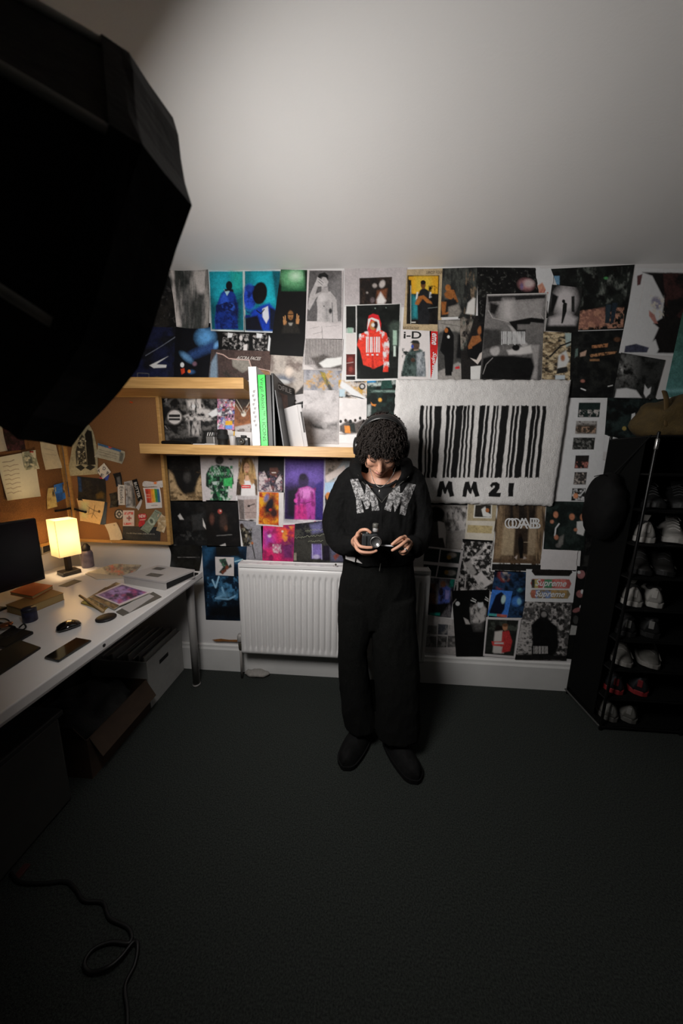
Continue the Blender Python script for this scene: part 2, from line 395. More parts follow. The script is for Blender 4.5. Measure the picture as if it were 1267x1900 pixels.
# ---- under layers, top and left
poster('black poster of faint specks half hidden by the softbox, left of the grey smear print', [(262, 500), (322, 502), (334, 612), (262, 612)], '0b0b0b', [('m', '333130', 5, .72, 11), ('m', '1a1816', 22, .6, 12)])
poster('dark trainer advertisement with white curved stripe, just above the upper shelf', [(238, 605), (334, 608), (332, 706), (232, 706)], '0c0d12', [('m', '12152a', 20, .5, 13), ('l', '5a5e68', 1.0, [270, 660, 300, 642, 330, 622]), ('p', 'b4b2ae', [277, 678, 312, 661, 290, 676, 309, 677, 308, 682, 285, 683]), ('l', '4a4a48', .9, [255, 692, 276, 693, 276, 701, 255, 701, 255, 692]), ('e', 292, 700, 5, 2, '30302e')])
poster('black print of glowing blue cloudlike shapes beside the trainer advertisement', [(326, 598), (412, 600), (410, 706), (322, 706)], '08090d', [('e', 381, 626, 15, 14, '4b7fae', 0, 16), ('e', 375, 610, 4, 10, '426f9b', 0, 7), ('p', '20355c', [350, 655, 395, 632, 402, 648, 372, 660, 352, 668], 9), ('e', 346, 663, 12, 5, '4d7397', 40, 6), ('e', 402, 640, 4, 7, '547da6', 30, 4), ('e', 355, 690, 5, 3, '2d4d74', 0, 5), ('e', 338, 677, 3.6, 4.6, 'cfcac2'), ('p', 'a3341c', [335, 685, 342, 683, 343, 691, 337, 695]), ('e', 351, 689, 3, 3, 'b5611f'), ('e', 361, 675, 4, 4, '5b4450', 0, 3)])
poster('black sheet carrying a row of three small black and white portraits', [(404, 610), (506, 612), (503, 664), (406, 658)], '0b0b0b', [('m', '8f8b88', 4, .62, 21, 1, [414, 618, 440, 618, 438, 652, 412, 652]), ('p', 'c8c3c0', [423, 617, 432, 619, 430, 626, 422, 627]), ('m', '908c89', 4, .6, 22, 1, [440, 620, 462, 620, 460, 652, 438, 652]), ('e', 447, 627, 3, 5, 'b7b1ae'), ('p', 'bdb8b5', [452, 640, 459, 638, 458, 652, 451, 652]), ('m', '96918e', 4, .58, 23, 1, [468, 618, 496, 618, 494, 652, 470, 652]), ('p', 'd0cbc8', [476, 618, 487, 620, 485, 627, 476, 627]), ('p', 'cdc8c5', [499, 622, 502, 628, 500, 652, 496, 650])])
o, f = poster('crumpled magazine page with title lettering over pale and tan shapes on upper shelf', [(392, 648), (512, 652), (506, 706), (386, 706)], '2a2524', [('gh', '3a302e', '4a3a35'), ('p', '6e8090', [388, 706, 392, 672, 402, 655, 404, 706], 4), ('p', '7a756d', [430, 666, 462, 668, 466, 682, 450, 692, 432, 680], 3), ('l', 'b89a90', 1.6, [402, 655, 414, 658, 424, 665, 440, 667, 462, 668, 466, 681, 500, 688, 506, 706]), ('p', '94714f', [462, 682, 500, 690, 503, 706, 466, 706], 3), ('m', '2d2c28', 9, .55, 25, 1, [404, 690, 440, 684, 450, 706, 400, 706])])
lettering(o, 'ACCRA FACES', (441, 660.5), (485, 662.5), (438, 666.5), 'a8a29c', f, bold=True)
poster('cream close-up of a bearded face above the white book', [(503, 656), (563, 660), (563, 750), (498, 745)], '9c938b', [('n', .25, 14, 31), ('m', '6d625c', 18, .62, 32), ('e', 527, 702, 16, 6, '6a6e78', 8, 8), ('e', 524, 708, 12, 4, 'c3c0bf', 8, 3), ('e', 536, 690, 7, 10, 'bfb1a5', 0, 6), ('p', '2a2725', [548, 730, 563, 714, 563, 740, 545, 742], 3)])
poster('white sheet with black zigzag shapes behind the books', [(531, 735), (567, 730), (567, 828), (536, 828)], 'a7a2a1', [('p', '151515', [539, 752, 563, 744, 563, 750, 548, 755]), ('p', '121212', [541, 746, 549, 741, 550, 745]), ('p', '17', [548, 757, 563, 750, 563, 757, 552, 760])])
poster('blurred silver face portrait sprinkled with gold flecks above lower shelf', [(562, 682), (634, 680), (631, 760), (564, 760)], '8f8d90', [('n', .2, 20, 41), ('m', 'a9885a', 9, .6, 42), ('m', '6f7076', 15, .66, 43), ('p', '3c3b37', [592, 688, 600, 690, 628, 742, 622, 748], 4), ('m', '8c7a30', 7, .5, 44, 1, [594, 690, 602, 690, 614, 712, 606, 716])])
poster('pale washed-out profile of a face, its lower edge on the lower shelf', [(563, 724), (629, 724), (628, 824), (560, 822)], 'aaa5a4', [('n', .12, 18, 45), ('p', '6b6867', [573, 780, 600, 787, 628, 782, 628, 800, 600, 797, 574, 790], 8), ('p', '2f2d2c', [572, 784, 590, 791, 606, 793, 600, 797, 578, 793], 4), ('e', 602, 789, 5, 6, '8d8988', 0, 3), ('p', '8a8685', [600, 800, 628, 794, 628, 822, 590, 822], 12), ('m', '8c8786', 14, .7, 46), ('p', '3a3837', [560, 790, 566, 786, 566, 822, 560, 822], 2)])
poster('gold car collage with a white beam below the hooded figure photograph', [(628, 705), (686, 704), (684, 745), (628, 745)], 'b1a9a3', [('m', 'a8843f', 10, .5, 51), ('m', '2b2724', 9, .62, 52), ('p', 'd7d2cc', [634, 706, 684, 742, 684, 752, 660, 738, 630, 716], 3), ('e', 672, 717, 6, 6, '2d2b2a'), ('e', 672, 717, 3.4, 3.4, 'a9a6a4'), ('l', '33302e', 2, [640, 736, 652, 734, 668, 738, 684, 744]), ('r', '9fb0b8', 628, 722, 640, 736, 3)])
poster('white snow scene with a row of small people beside the headphones', [(628, 738), (690, 741), (676, 824), (628, 822)], 'c3bdbb', [('n', .08, 8, 55), ('p', '48423f', [630, 790, 644, 780, 660, 784, 672, 778, 680, 782, 672, 804, 640, 806, 630, 800], 4), ('e', 632, 782, 2.6, 3, '20'), ('e', 641, 780, 2.6, 3, '2b221c'), ('e', 650, 782, 3, 3.6, '171a18'), ('e', 659, 780, 2.4, 3, '2a1d14'), ('e', 668, 776, 2.4, 3, '202220'), ('p', 'c27a34', [639, 790, 651, 790, 650, 804, 640, 803], 2), ('p', '1b211e', [648, 787, 657, 785, 660, 803, 650, 800], 2), ('p', 'cfc9c6', [630, 808, 662, 806, 660, 822, 630, 822], 1), ('l', '3a3735', 1, [630, 805, 640, 806])])
poster('night photograph with one orange globe next to the barcode rug', [(681, 702), (738, 702), (734, 778), (680, 776)], '0e1412', [('p', '9aa39e', [681, 712, 714, 702, 738, 702, 737, 712, 684, 718], 3), ('r', '2b6f9b', 678, 702, 698, 710, 2), ('p', '1d3a33', [708, 706, 726, 703, 728, 720, 706, 722]), ('r', '6b8078', 684, 724, 736, 728, 3), ('m', '1b2a26', 10, .6, 57), ('e', 705, 742, 3.4, 3.6, 'd58a3a', 0, 2), ('p', 'b8702c', [688, 746, 692, 750, 698, 750, 696, 754, 689, 752], 1.5), ('p', '8d918f', [682, 752, 688, 750, 687, 772, 681, 772], 4)])
poster('black and white print of ringed hands around a round medal under the upper shelf', [(300, 730), (410, 733), (408, 824), (303, 822)], '101010', [('m', '4a4846', 12, .62, 61), ('p', 'a9a5a2', [346, 742, 372, 738, 378, 756, 366, 764, 350, 760], 6), ('m', '2d2c2b', 4, .58, 62, 3, [346, 738, 378, 738, 378, 764, 346, 764]), ('e', 324, 774, 14.5, 14.5, '55524f'), ('e', 324, 774, 12.5, 12.5, 'a19d9a'), ('r', '1a', 313, 769, 334, 774), ('r', '20', 313, 776, 334, 780), ('p', '9a9693', [340, 772, 374, 758, 402, 762, 386, 768, 402, 778, 376, 784, 344, 780], 4), ('m', '1b', 7, .55, 63, 1, [340, 762, 404, 758, 404, 790, 340, 786]), ('p', '918d8a', [348, 782, 372, 782, 372, 808, 352, 808], 7), ('m', '1e', 4, .5, 64, 4, [346, 780, 376, 780, 376, 810, 346, 810]), ('e', 359, 754, 3.4, 3.6, 'd0ccc9'), ('p', 'b9b5b2', [385, 768, 402, 757, 404, 770, 394, 774], 2), ('l', '6f6b69', 2, [306, 742, 310, 736, 308, 746]), ('l', '6f6b69', 1.6, [306, 790, 310, 796])])
poster('sheet of tiny multicoloured stickers under the upper shelf', [(403, 733), (436, 735), (434, 798), (403, 797)], '6d6570', [('m', 'b04a3a', 5, .6, 71), ('m', '4a5f9a', 5, .62, 72), ('m', 'd8d2cf', 4, .6, 73), ('m', '2a2530', 5, .62, 74), ('m', 'c07a9a', 6, .68, 75), ('r', 'd88f2a', 418, 781, 431, 789, 1), ('r', '5b7fc0', 418, 789, 431, 796, 1)])
poster('brown print of a neck with crossed chains under the upper shelf', [(433, 736), (468, 737), (466, 802), (431, 800)], '6d452e', [('p', '2a2522', [433, 736, 468, 737, 466, 748, 448, 762, 436, 748], 6), ('l', 'a39a8c', 1.2, [438, 740, 452, 764, 464, 744]), ('l', '8f8678', 1.2, [436, 748, 452, 772, 465, 752]), ('e', 452, 768, 4.5, 5, 'b9b1a4', 0, 2), ('p', '8e5b3c', [434, 776, 450, 788, 466, 776, 466, 790, 434, 792], 5), ('p', 'a09b98', [436, 792, 466, 786, 466, 802, 436, 802], 3), ('m', '3b2a20', 8, .66, 76)])
# ---- top row
poster('grey print of dripping vertical smears with a curled lower left corner', [(313, 502), (387, 502), (390, 610), (331, 609)], '4c4b4a', [('m', '77736f', 7, .55, 81, 9), ('m', '1d1f1e', 12, .55, 82, 4), ('p', '9b9490', [313, 502, 324, 502, 326, 545, 338, 606, 331, 609, 318, 570], 5), ('p', '918b87', [357, 502, 384, 502, 384, 540, 372, 545, 362, 535], 8), ('m', '2a2c2a', 6, .6, 83, 8)], curl=.02)
poster('teal photograph of a hooded figure in a blue puffer coat, arms folded', [(386, 501), (452, 502), (454, 616), (391, 614)], 'b5b9b8', [('p', '0c6674', [388, 504, 450, 504, 452, 613, 393, 611], .6), ('p', '178fa0', [394, 504, 428, 504, 426, 548, 398, 560], 26), ('p', '1b8f86', [428, 504, 449, 504, 449, 540, 432, 540], 14), ('p', '07303b', [388, 545, 402, 570, 400, 611, 392, 611], 20), ('p', '0a4450', [432, 560, 451, 540, 452, 613, 436, 611], 16), ('l', '0f7f78', 1.2, [429, 504, 430, 536]), ('p', '122a74', [410, 544, 418, 537, 431, 539, 437, 548, 442, 572, 440, 592, 442, 611, 399, 611, 398, 592, 402, 566], 2.5), ('p', '2448a8', [411, 548, 418, 542, 424, 560, 416, 572, 406, 574], 5), ('p', '2a50b0', [420, 566, 434, 562, 438, 574, 424, 580], 5), ('m', '0a1440', 7, .52, 91, 1, [400, 560, 442, 560, 442, 611, 400, 611]), ('p', '0a1238', [434, 550, 441, 566, 442, 590, 436, 586], 4), ('l', '0a1030', 1.6, [408, 566, 420, 562, 432, 567]), ('l', '0a1030', 1.4, [412, 576, 424, 574, 436, 580]), ('p', '8fb0c4', [415, 537, 427, 539, 421, 549], 1.2), ('e', 425, 530, 6, 8.5, '090b10'), ('p', '0a0c14', [417, 536, 432, 536, 434, 542, 424, 540, 416, 541], 2)])
poster('teal photograph of two dark hooded figures in blue jackets, one close up', [(452, 501), (522, 501), (522, 618), (453, 616)], 'b5b9b8', [('p', '0b6674', [454, 503, 520, 503, 520, 615, 455, 613], .6), ('p', '1696a6', [470, 505, 505, 505, 514, 560, 500, 570, 470, 550], 18), ('p', '0a4c58', [505, 503, 520, 503, 520, 570, 512, 560], 4), ('e', 463, 552, 12, 24, '1e3fa8', 0, 5), ('m', '0c1d5e', 8, .55, 92, 1, [454, 530, 474, 530, 474, 590, 454, 590]), ('p', '10308f', [470, 575, 486, 566, 500, 562, 516, 580, 520, 615, 460, 613, 464, 590], 5), ('p', '070a16', [454, 590, 478, 585, 488, 614, 455, 613], 4), ('p', 'b9bac2', [487, 573, 497, 568, 499, 590, 494, 600, 487, 588], 2), ('l', '101218', 2, [476, 576, 484, 582, 490, 574]), ('p', '0b1226', [500, 570, 512, 575, 518, 613, 500, 612], 4), ('e', 482, 544, 13.5, 21, '0b0a0b', 8, 2), ('e', 462, 535, 8, 6, '16307a', 0, 4)])
poster('black photograph of a man raising both hands under a green glow', [(521, 500), (577, 501), (567, 662), (500, 658)], '0b0a0a', [('p', '1d4a2f', [522, 500, 577, 501, 574, 540, 522, 540], 3), ('e', 547, 514, 20, 13, '6fae7d', 0, 22), ('e', 548, 512, 9, 7, 'a9cdaa', 0, 12), ('p', '0c1a11', [563, 501, 577, 501, 574, 538, 566, 536], 6), ('e', 539, 585, 5, 8.5, '7d5632', 0, 2), ('p', '14100d', [533, 580, 539, 574, 545, 580, 544, 578, 539, 572, 534, 577], 1.5), ('l', '1a120c', 1.8, [534.5, 583.5, 543.5, 583.5]), ('e', 539, 590, 2, 1, '3a2216', 0, 1), ('l', 'a5774c', 1.8, [526, 588, 528, 600]), ('l', 'a5774c', 1.6, [529, 586, 530, 600]), ('p', '996c44', [525, 594, 532, 596, 531, 604, 526, 603], 1.5), ('l', 'a5774c', 1.8, [551, 583, 551, 598]), ('l', 'a5774c', 1.6, [554, 586, 553, 598]), ('p', '996c44', [549, 592, 556, 592, 554, 601, 549, 601], 1.5), ('p', '1f1d1a', [526, 604, 536, 597, 544, 597, 552, 603, 556, 618, 522, 618], 4), ('p', '8a857e', [535, 599, 543, 599, 541, 604, 537, 604], 2)])
poster('black and white portrait of a shirtless man covering his face with one hand', [(570, 501), (637, 502), (635, 630), (566, 628)], 'b4adac', [('p', '524f4f', [574, 502, 634, 502, 633, 596, 569, 596], .8), ('p', '6d6a6a', [612, 530, 634, 510, 633, 596, 616, 596], 16), ('p', 'a39e9d', [588, 597, 589, 575, 587, 556, 596, 541, 613, 541, 622, 552, 622, 597], 1.5), ('p', '8b8786', [600, 560, 610, 556, 614, 575, 612, 597, 602, 597], 8), ('p', 'b0abaa', [590, 548, 602, 545, 606, 556, 594, 562], 6), ('p', '9a9594', [614, 545, 624, 556, 627, 597, 618, 597, 616, 570], 1.3), ('l', '55', 1.4, [616, 562, 617, 597]), ('p', '9d9897', [596, 541, 586, 554, 574, 576, 570, 572, 575, 546, 585, 524, 591, 527, 585, 546], 1.3), ('l', '5c', 1.2, [588, 554, 578, 573]), ('p', '8f8a89', [597, 528, 608, 530, 609, 543, 596, 543], 1.5), ('e', 602, 523, 7, 10.5, '9d9897', 10, 1.5), ('p', '17', [588, 517, 592, 508, 602, 505, 609, 511, 609, 522, 605, 515, 597, 513, 592, 519], 1.5), ('p', 'a8a3a2', [584, 528, 589, 514, 594, 517, 600, 521, 604, 528, 598, 531, 590, 532], 1.2), ('l', '4a', 1, [591, 518, 600, 525]), ('l', '4a', 1, [590, 522, 598, 529]), ('l', '55', 1, [602, 533, 607, 532]), ('e', 613, 577, 3, 5, '2b', 0, 2), ('e', 601, 568, 1.1, 1.1, '2f'), ('l', '77', 1, [606, 572, 607, 597]), ('l', '5a5655', .8, [597, 606, 598, 628]), ('l', '7d7877', .8, [580, 620, 596, 616]), ('l', '8b8584', .7, [574, 610, 592, 606]), ('l', '8b8584', .7, [604, 606, 628, 604])])
_s = []
for i in range(24): _s.append(('l', '38332f', 1.15, [568.5+i*2.8, 629, 567+i*2.85, 676]))
poster('print of fine dark vertical stripes above crumpled white folds', [(566, 628), (637, 629), (634, 688), (560, 686)], '9c9694', _s+[('p', '4c4744', [577, 664, 600, 658, 634, 668, 634, 684, 590, 684], 5), ('p', 'c6c1be', [592, 674, 606, 665, 622, 664, 634, 662, 634, 676, 612, 682, 600, 682], 3), ('p', 'b7b1ae', [562, 676, 580, 682, 584, 686, 562, 686], 3)])
poster('plain lilac grey sheet with a small dark inset photograph of a dog, top row', [(639, 497), (756, 494), (756, 570), (639, 570)], '9f9898', [('n', .03, 6, 96), ('p', '191513', [667, 516, 727, 514, 727, 568, 667, 568], .8), ('m', '2f241e', 8, .6, 97, 1, [667, 516, 727, 514, 727, 568, 667, 568]), ('e', 709, 527, 5, 7, 'a69e9a', 20, 3), ('e', 695, 530, 4, 4, '8d8581', 0, 3), ('e', 681, 543, 2, 2, '77706c', 0, 2), ('p', '6a3f28', [700, 540, 718, 536, 714, 562, 698, 562], 6), ('p', 'c3bbb8', [706, 542, 716, 558, 712, 564, 700, 564, 699, 556], 4), ('e', 691, 557, 4, 5, '54494a', 0, 3)])
_red = [('r', '161816', 642, 568, 660, 617), ('r', '9ca39e', 642, 609, 656, 618, 2), ('r', '7f9a8a', 645, 608, 654, 618, 2), ('r', 'bab4b1', 642, 619, 659, 655), ('r', '4b1f1b', 642, 657, 659, 696), ('e', 650, 668, 5, 6, '6d2b26', 0, 4), ('l', '9b8a86', 1.2, [643, 674, 655, 672]), ('e', 651, 685, 4, 5, '7a352f', 0, 4), ('r', '141414', 642, 698, 659, 705),
        ('p', '161917', [662, 567, 742, 564, 738, 702, 662, 703], .6), ('m', '0d100e', 18, .5, 98, 1, [662, 567, 742, 564, 738, 702, 662, 703]), ('p', '37413a', [722, 604, 730, 596, 742, 598, 740, 640, 728, 650], 8), ('r', '8ea796', 729, 613, 736, 640, 2), ('r', 'aebbb1', 730, 642, 734, 661, 2), ('e', 696, 572, 1.2, 1.2, '7a8a80'), ('e', 716, 571, 1, 1, '6a7a70'),
        ('p', 'c23426', [678, 616, 690, 612, 706, 612, 717, 618, 722, 640, 720, 690, 710, 690, 712, 676, 694, 684, 674, 677, 668, 650, 662, 640, 668, 620], 1.2), ('p', '8a1c16', [690, 640, 694, 684, 690, 684], 3), ('p', '0f1110', [670, 680, 694, 686, 708, 680, 712, 703, 668, 703], 2),
        ('p', 'b51f26', [681, 604, 684, 586, 692, 582, 702, 585, 707, 600, 706, 614, 682, 614], 1.5), ('p', 'c2bfbb', [683, 592, 690, 589, 703, 594, 706, 612, 698, 616, 700, 598, 688, 592, 681, 612], 1.2), ('e', 692, 604, 6.5, 8.5, 'a06a3a', 0, 2), ('e', 697, 603, 4, 7, '241511', 0, 2), ('e', 692, 603, 3, 3.5, 'd8cdbc', 0, 2),
        ('m', 'd9c8c0', 6, .62, 99, 1, [666, 618, 684, 614, 684, 628, 666, 640]), ('m', 'dccac4', 6, .6, 100, 1.5, [708, 616, 722, 622, 722, 690, 712, 690]), ('m', 'd9c8c0', 5, .62, 101, 1, [704, 612, 716, 616, 712, 626, 704, 622])]
for i, (xx, ww) in enumerate(((679, 2.6), (683, 1.2), (686.5, 3), (690.5, 1.2), (694, 1.6), (697.5, 2.8), (701.5, 1.3), (703.6, 1.2))): _red.append(('r', 'd6d2ce', xx, 625, xx+ww, 654, .7))
_red += [('r', 'd9d5d1', 680, 657, 684, 659.5), ('r', 'd9d5d1', 689, 657, 693, 659.5), ('r', 'd9d5d1', 698, 657, 702, 659.5)]
poster('white bordered photograph of a masked figure in a bright red hooded jacket with barcode print', [(640, 566), (744, 563), (740, 705), (640, 708)], 'c4bfbc', _red)
o, f = poster('tan card framing a yellow photograph of a seated man texting, lettered top and bottom', [(755, 500), (823, 498), (818, 615), (747, 611)], '9c8a6c', [('n', .05, 5, 110), ('p', '14120f', [756, 511, 815, 511, 812, 602, 754, 601], .8), ('p', 'c98a20', [758, 513, 813, 512, 812, 545, 757, 545], 2), ('p', 'd59a34', [770, 514, 800, 514, 800, 540, 772, 540], 10), ('p', '15130f', [757, 518, 763, 520, 764, 600, 756, 600], 2), ('l', 'a9aaa0', 1, [762, 530, 762, 601]), ('p', '24737a', [764, 548, 778, 552, 774, 590, 765, 590], 8), ('p', '17181a', [778, 540, 785, 533, 796, 540, 800, 556, 796, 602, 776, 602, 774, 560], 2), ('e', 785, 528, 4.6, 8, '5a3a1e'), ('e', 785, 524, 4.8, 4, '15100c'), ('p', '8c5426', [770, 562, 776, 550, 786, 548, 800, 560, 802, 564, 792, 562, 784, 554, 776, 566, 770, 565], 2), ('p', 'b7b9b4', [773, 542, 776, 542, 774, 554, 771, 556], 1.5), ('p', 'c3c4c0', [796, 541, 800, 542, 801, 552, 796, 553], 1), ('m', '050505', 7, .55, 111, 1, [795, 530, 812, 530, 812, 600, 795, 600]), ('l', '6a706c', 1, [794, 572, 811, 570]), ('r', 'b5b2aa', 763, 597, 771, 599)])
lettering(o, 'LANCEY FOUX', (791, 503), (821, 502), (791, 508.5), '211c16', f)
lettering(o, 'BACK2DATRAP', (748, 605.5), (777, 606.5), (748, 610.5), '2a241c', f)
o, f = poster('white magazine cover with a man in a puffer jacket and round goggles pushed up', [(742, 613), (800, 614), (793, 704), (739, 702)], 'b9b3b1', [('p', '3d4a47', [747, 680, 752, 660, 762, 648, 772, 644, 784, 650, 788, 668, 790, 699, 744, 698], 3), ('m', '1d2624', 7, .5, 115, 1, [746, 646, 776, 646, 772, 699, 744, 699]), ('p', '8b8f92', [772, 656, 784, 652, 788, 680, 788, 698, 774, 698], 3), ('m', '50565a', 6, .5, 116, 2, [772, 656, 788, 652, 790, 698, 772, 698]), ('e', 771, 641, 7.5, 9, '4a3a30', 0, 2), ('p', '20211f', [761, 636, 766, 631, 776, 632, 779, 638, 770, 637], 1.5), ('e', 765, 643, 2.4, 3.4, '2d3f86'), ('l', '9a7d6c', 1.5, [768, 650, 776, 649]), ('e', 766, 668, 4, 4, '3a2a22')])
lettering(o, 'i-D', (749, 614.5), (782, 615), (748.5, 628), '141414', f, bold=True)
o, f = poster('narrow red banner reading in white letters down the side of the magazine cover', [(797, 614), (813, 615), (811, 660), (799, 703)], 'a5201f', [('p', 'bdb7b5', [811, 660, 813, 640, 813, 703, 800, 703], 1)])
lettering(o, 'Supreme', (810, 652), (807.5, 702), (801, 651), 'd6cfcd', f, bold=True, shear=.1)
lettering(o, 'eme', (810, 617), (809, 641), (801.5, 617), 'd6cfcd', f, bold=True, shear=.1)
poster('photograph of a seated woman in a brown crop top against a dark patterned wall', [(821, 498), (887, 496), (882, 592), (817, 590)], '1c1d1c', [('m', '3a3c38', 8, .55, 121, 3), ('m', '6a5a48', 5, .66, 122, 2, [865, 500, 887, 500, 882, 590, 860, 590]), ('p', '7a4a22', [824, 545, 832, 537, 842, 538, 850, 560, 846, 562, 842, 552, 836, 556, 826, 552], 2), ('e', 831, 534, 5, 6, '8a5424', 0, 2), ('p', '14', [824, 556, 846, 556, 850, 568, 824, 574], 3), ('p', '7d4a20', [818, 560, 828, 560, 826, 580, 834, 578, 836, 582, 820, 584], 2), ('p', '6f6a63', [832, 570, 850, 564, 856, 578, 850, 588, 832, 588], 4), ('p', 'b6b1ac', [868, 562, 878, 552, 882, 554, 880, 584, 864, 582], 3), ('p', 'bab5b2', [818, 589, 850, 588, 850, 592, 818, 592], 1)])
poster('street photograph of a person in a long black hooded coat beside a parked car', [(812, 594), (872, 592), (873, 706), (812, 705)], '3a3937', [('p', '77736d', [812, 594, 860, 594, 852, 616, 824, 612, 814, 618], 4), ('l', '4a4743', 1, [818, 600, 856, 606]), ('p', '101010', [850, 620, 872, 622, 872, 670, 846, 664], 4), ('p', '7a7672', [812, 690, 850, 672, 873, 684, 873, 706, 812, 706], 3), ('p', '0b0b0b', [822, 618, 828, 606, 834, 608, 842, 622, 842, 650, 840, 690, 826, 692, 824, 660, 816, 650], 1.5), ('e', 828, 613, 3.4, 4.4, '8a4e20'), ('e', 832, 625, 2.4, 3, 'b9b4b0'), ('r', '0a', 826, 688, 838, 697, 2), ('p', 'a0282c', [844, 681, 852, 679, 853, 684, 845, 685]), ('p', 'a0282c', [856, 678, 864, 676, 865, 680, 857, 681])])
poster('photograph of a long haired woman in a black dress curled on a patterned chair', [(853, 588), (908, 584), (893, 704), (856, 704)], '1a1817', [('m', '6d655c', 6, .5, 125, 2, [853, 588, 880, 588, 862, 650, 853, 650]), ('m', '3a4a44', 6, .6, 126, 2, [853, 588, 880, 588, 862, 650, 853, 650]), ('p', '7b4a25', [869, 640, 876, 624, 890, 622, 893, 632, 882, 640, 874, 648], 2), ('e', 890, 613, 4, 7.5, '7d4b28', 10, 2), ('p', '0c', [892, 602, 903, 600, 904, 640, 894, 650, 893, 620], 2), ('p', '0d', [866, 648, 890, 636, 897, 652, 890, 676, 868, 664], 2), ('p', 'ada49d', [890, 656, 896, 652, 896, 662, 886, 676, 872, 664, 884, 668], 1), ('p', '7a4823', [868, 642, 874, 640, 876, 646, 869, 648], 1.5), ('p', 'b5b0ad', [873, 680, 895, 678, 893, 704, 873, 704], .8)])
poster('black poster with a pink blurred shape and an open hand at its corner', [(885, 496), (994, 497), (1018, 590), (887, 598)], '0b0b0b', [('m', '171816', 18, .6, 131), ('m', '4a4a46', 4, .78, 132), ('e', 976, 528, 13, 10, '8d5a5c', 10, 9), ('e', 981, 526, 9, 7, '9d8d8b', 0, 6), ('e', 968, 531, 3, 6, '5a4a6a', 0, 3)])
poster('torn white sheet with reddish fingers, between the pink blur and the cave print', [(993, 497), (1030, 498), (1020, 562), (1000, 545)], 'aaa4a2', [('p', 'a06a50', [998, 530, 1006, 524, 1012, 536, 1008, 546, 998, 544], 2), ('l', '9a4f42', 2.6, [1000, 548, 1006, 537]), ('l', '9a4f42', 2.6, [1006, 550, 1011, 538]), ('l', '9a4f42', 2.6, [1011, 554, 1016, 543]), ('p', '4a4a52', [990, 530, 996, 528, 1000, 540, 994, 542], 2)], rag=2)
_bc = [('gv', '6a6765', '3d3b3a'), ('p', '1d1c1c', [905, 550, 1012, 547, 1011, 553, 906, 560], 2), ('p', '7d7977', [925, 562, 1008, 556, 1004, 596, 944, 600, 926, 590], 5), ('p', '989391', [934, 556, 952, 556, 948, 592, 936, 590], 12), ('p', '171616', [908, 560, 926, 566, 918, 585, 908, 580], 5), ('l', '8b8784', 1.5, [906, 576, 914, 590, 944, 597]), ('p', '0d0d0d', [944, 597, 985, 589, 1010, 592, 1009, 600, 985, 598, 970, 622, 956, 615], 2), ('l', '8a8583', 1.2, [984, 589, 992, 580, 1002, 582, 1008, 592]), ('r', '5c5957', 960, 602, 1007, 612, 3), ('p', '0e0e0e', [892, 700, 896, 665, 912, 660, 950, 660, 986, 664, 994, 690, 992, 705, 892, 704], 4), ('e', 918, 650, 9, 10, '8b8785', 0, 3), ('p', 'a29e9b', [940, 650, 985, 640, 990, 655, 965, 658, 944, 658], 4), ('p', '8d8987', [942, 602, 950, 606, 980, 640, 970, 644], 3), ('e', 957, 645, 7, 6, '10', 0, 2), ('p', '2c2b2a', [896, 610, 928, 612, 930, 640, 896, 650], 6), ('p', '7d7977', [985, 640, 1000, 640, 996, 704, 985, 704, 992, 680], 4), ('l', '8a8683', .9, [896, 694, 902, 676, 914, 664])]
for i in range(15): _bc.append(('r', 'b9b5b2', 930+i*3.0, 615, 930+i*3.0+(1.9 if i % 3 else 1.2), 638+(2 if i % 4 == 0 else 0), .7))
poster('large black and white photograph of a car with a white barcode printed across it', [(903, 546), (1016, 543), (1006, 708), (890, 705)], '5a', _bc+[('l', 'aaa6a3', 1.4, [904, 547, 1015, 544.5, 1005, 707])])
# ---- right side, top
poster('dark street photograph over an orange tiled floor with a thin white bottom edge', [(1022, 499), (1177, 491), (1157, 615), (1066, 618)], '161a17', [('m', '4e534c', 8, .6, 141, 2, [1070, 495, 1170, 495, 1160, 560, 1072, 570]), ('m', '0b0c0b', 14, .5, 142), ('r', '3d6a86', 1028, 512, 1038, 528, 1.5), ('e', 1124, 516, 4, 2.4, '2f7a3a', 0, 2), ('p', '6a4032', [1078, 578, 1122, 570, 1124, 604, 1074, 610], 4), ('m', '8a5a40', 5, .55, 143, 1, [1074, 576, 1158, 570, 1156, 608, 1072, 612]), ('p', '17242c', [1124, 565, 1134, 565, 1130, 600, 1122, 600], 2), ('p', '15202a', [1136, 562, 1146, 562, 1138, 600, 1132, 600], 2), ('l', 'a39f9c', 1.2, [1072, 588, 1070, 614, 1156, 611.5])])
poster('black and white print of a lone man standing in a lit cave', [(1024, 528), (1080, 534), (1072, 618), (1012, 614)], '1b1b1a', [('e', 1048, 558, 20, 26, '969090', 10, 16), ('p', '8f8989', [1020, 590, 1050, 580, 1070, 590, 1066, 604, 1018, 606], 8), ('p', '0f', [1024, 544, 1036, 550, 1026, 580, 1020, 578], 3), ('p', '1a1a19', [1060, 550, 1066, 549, 1066, 580, 1060, 578], 2), ('p', '131312', [1046, 560, 1052, 563, 1051, 578, 1047, 590, 1044, 600, 1041, 600, 1043, 580, 1044, 566], 1.2), ('e', 1045.5, 559, 3, 3.4, '131312'), ('p', '121211', [1012, 604, 1072, 605, 1072, 618, 1012, 616], 5)])
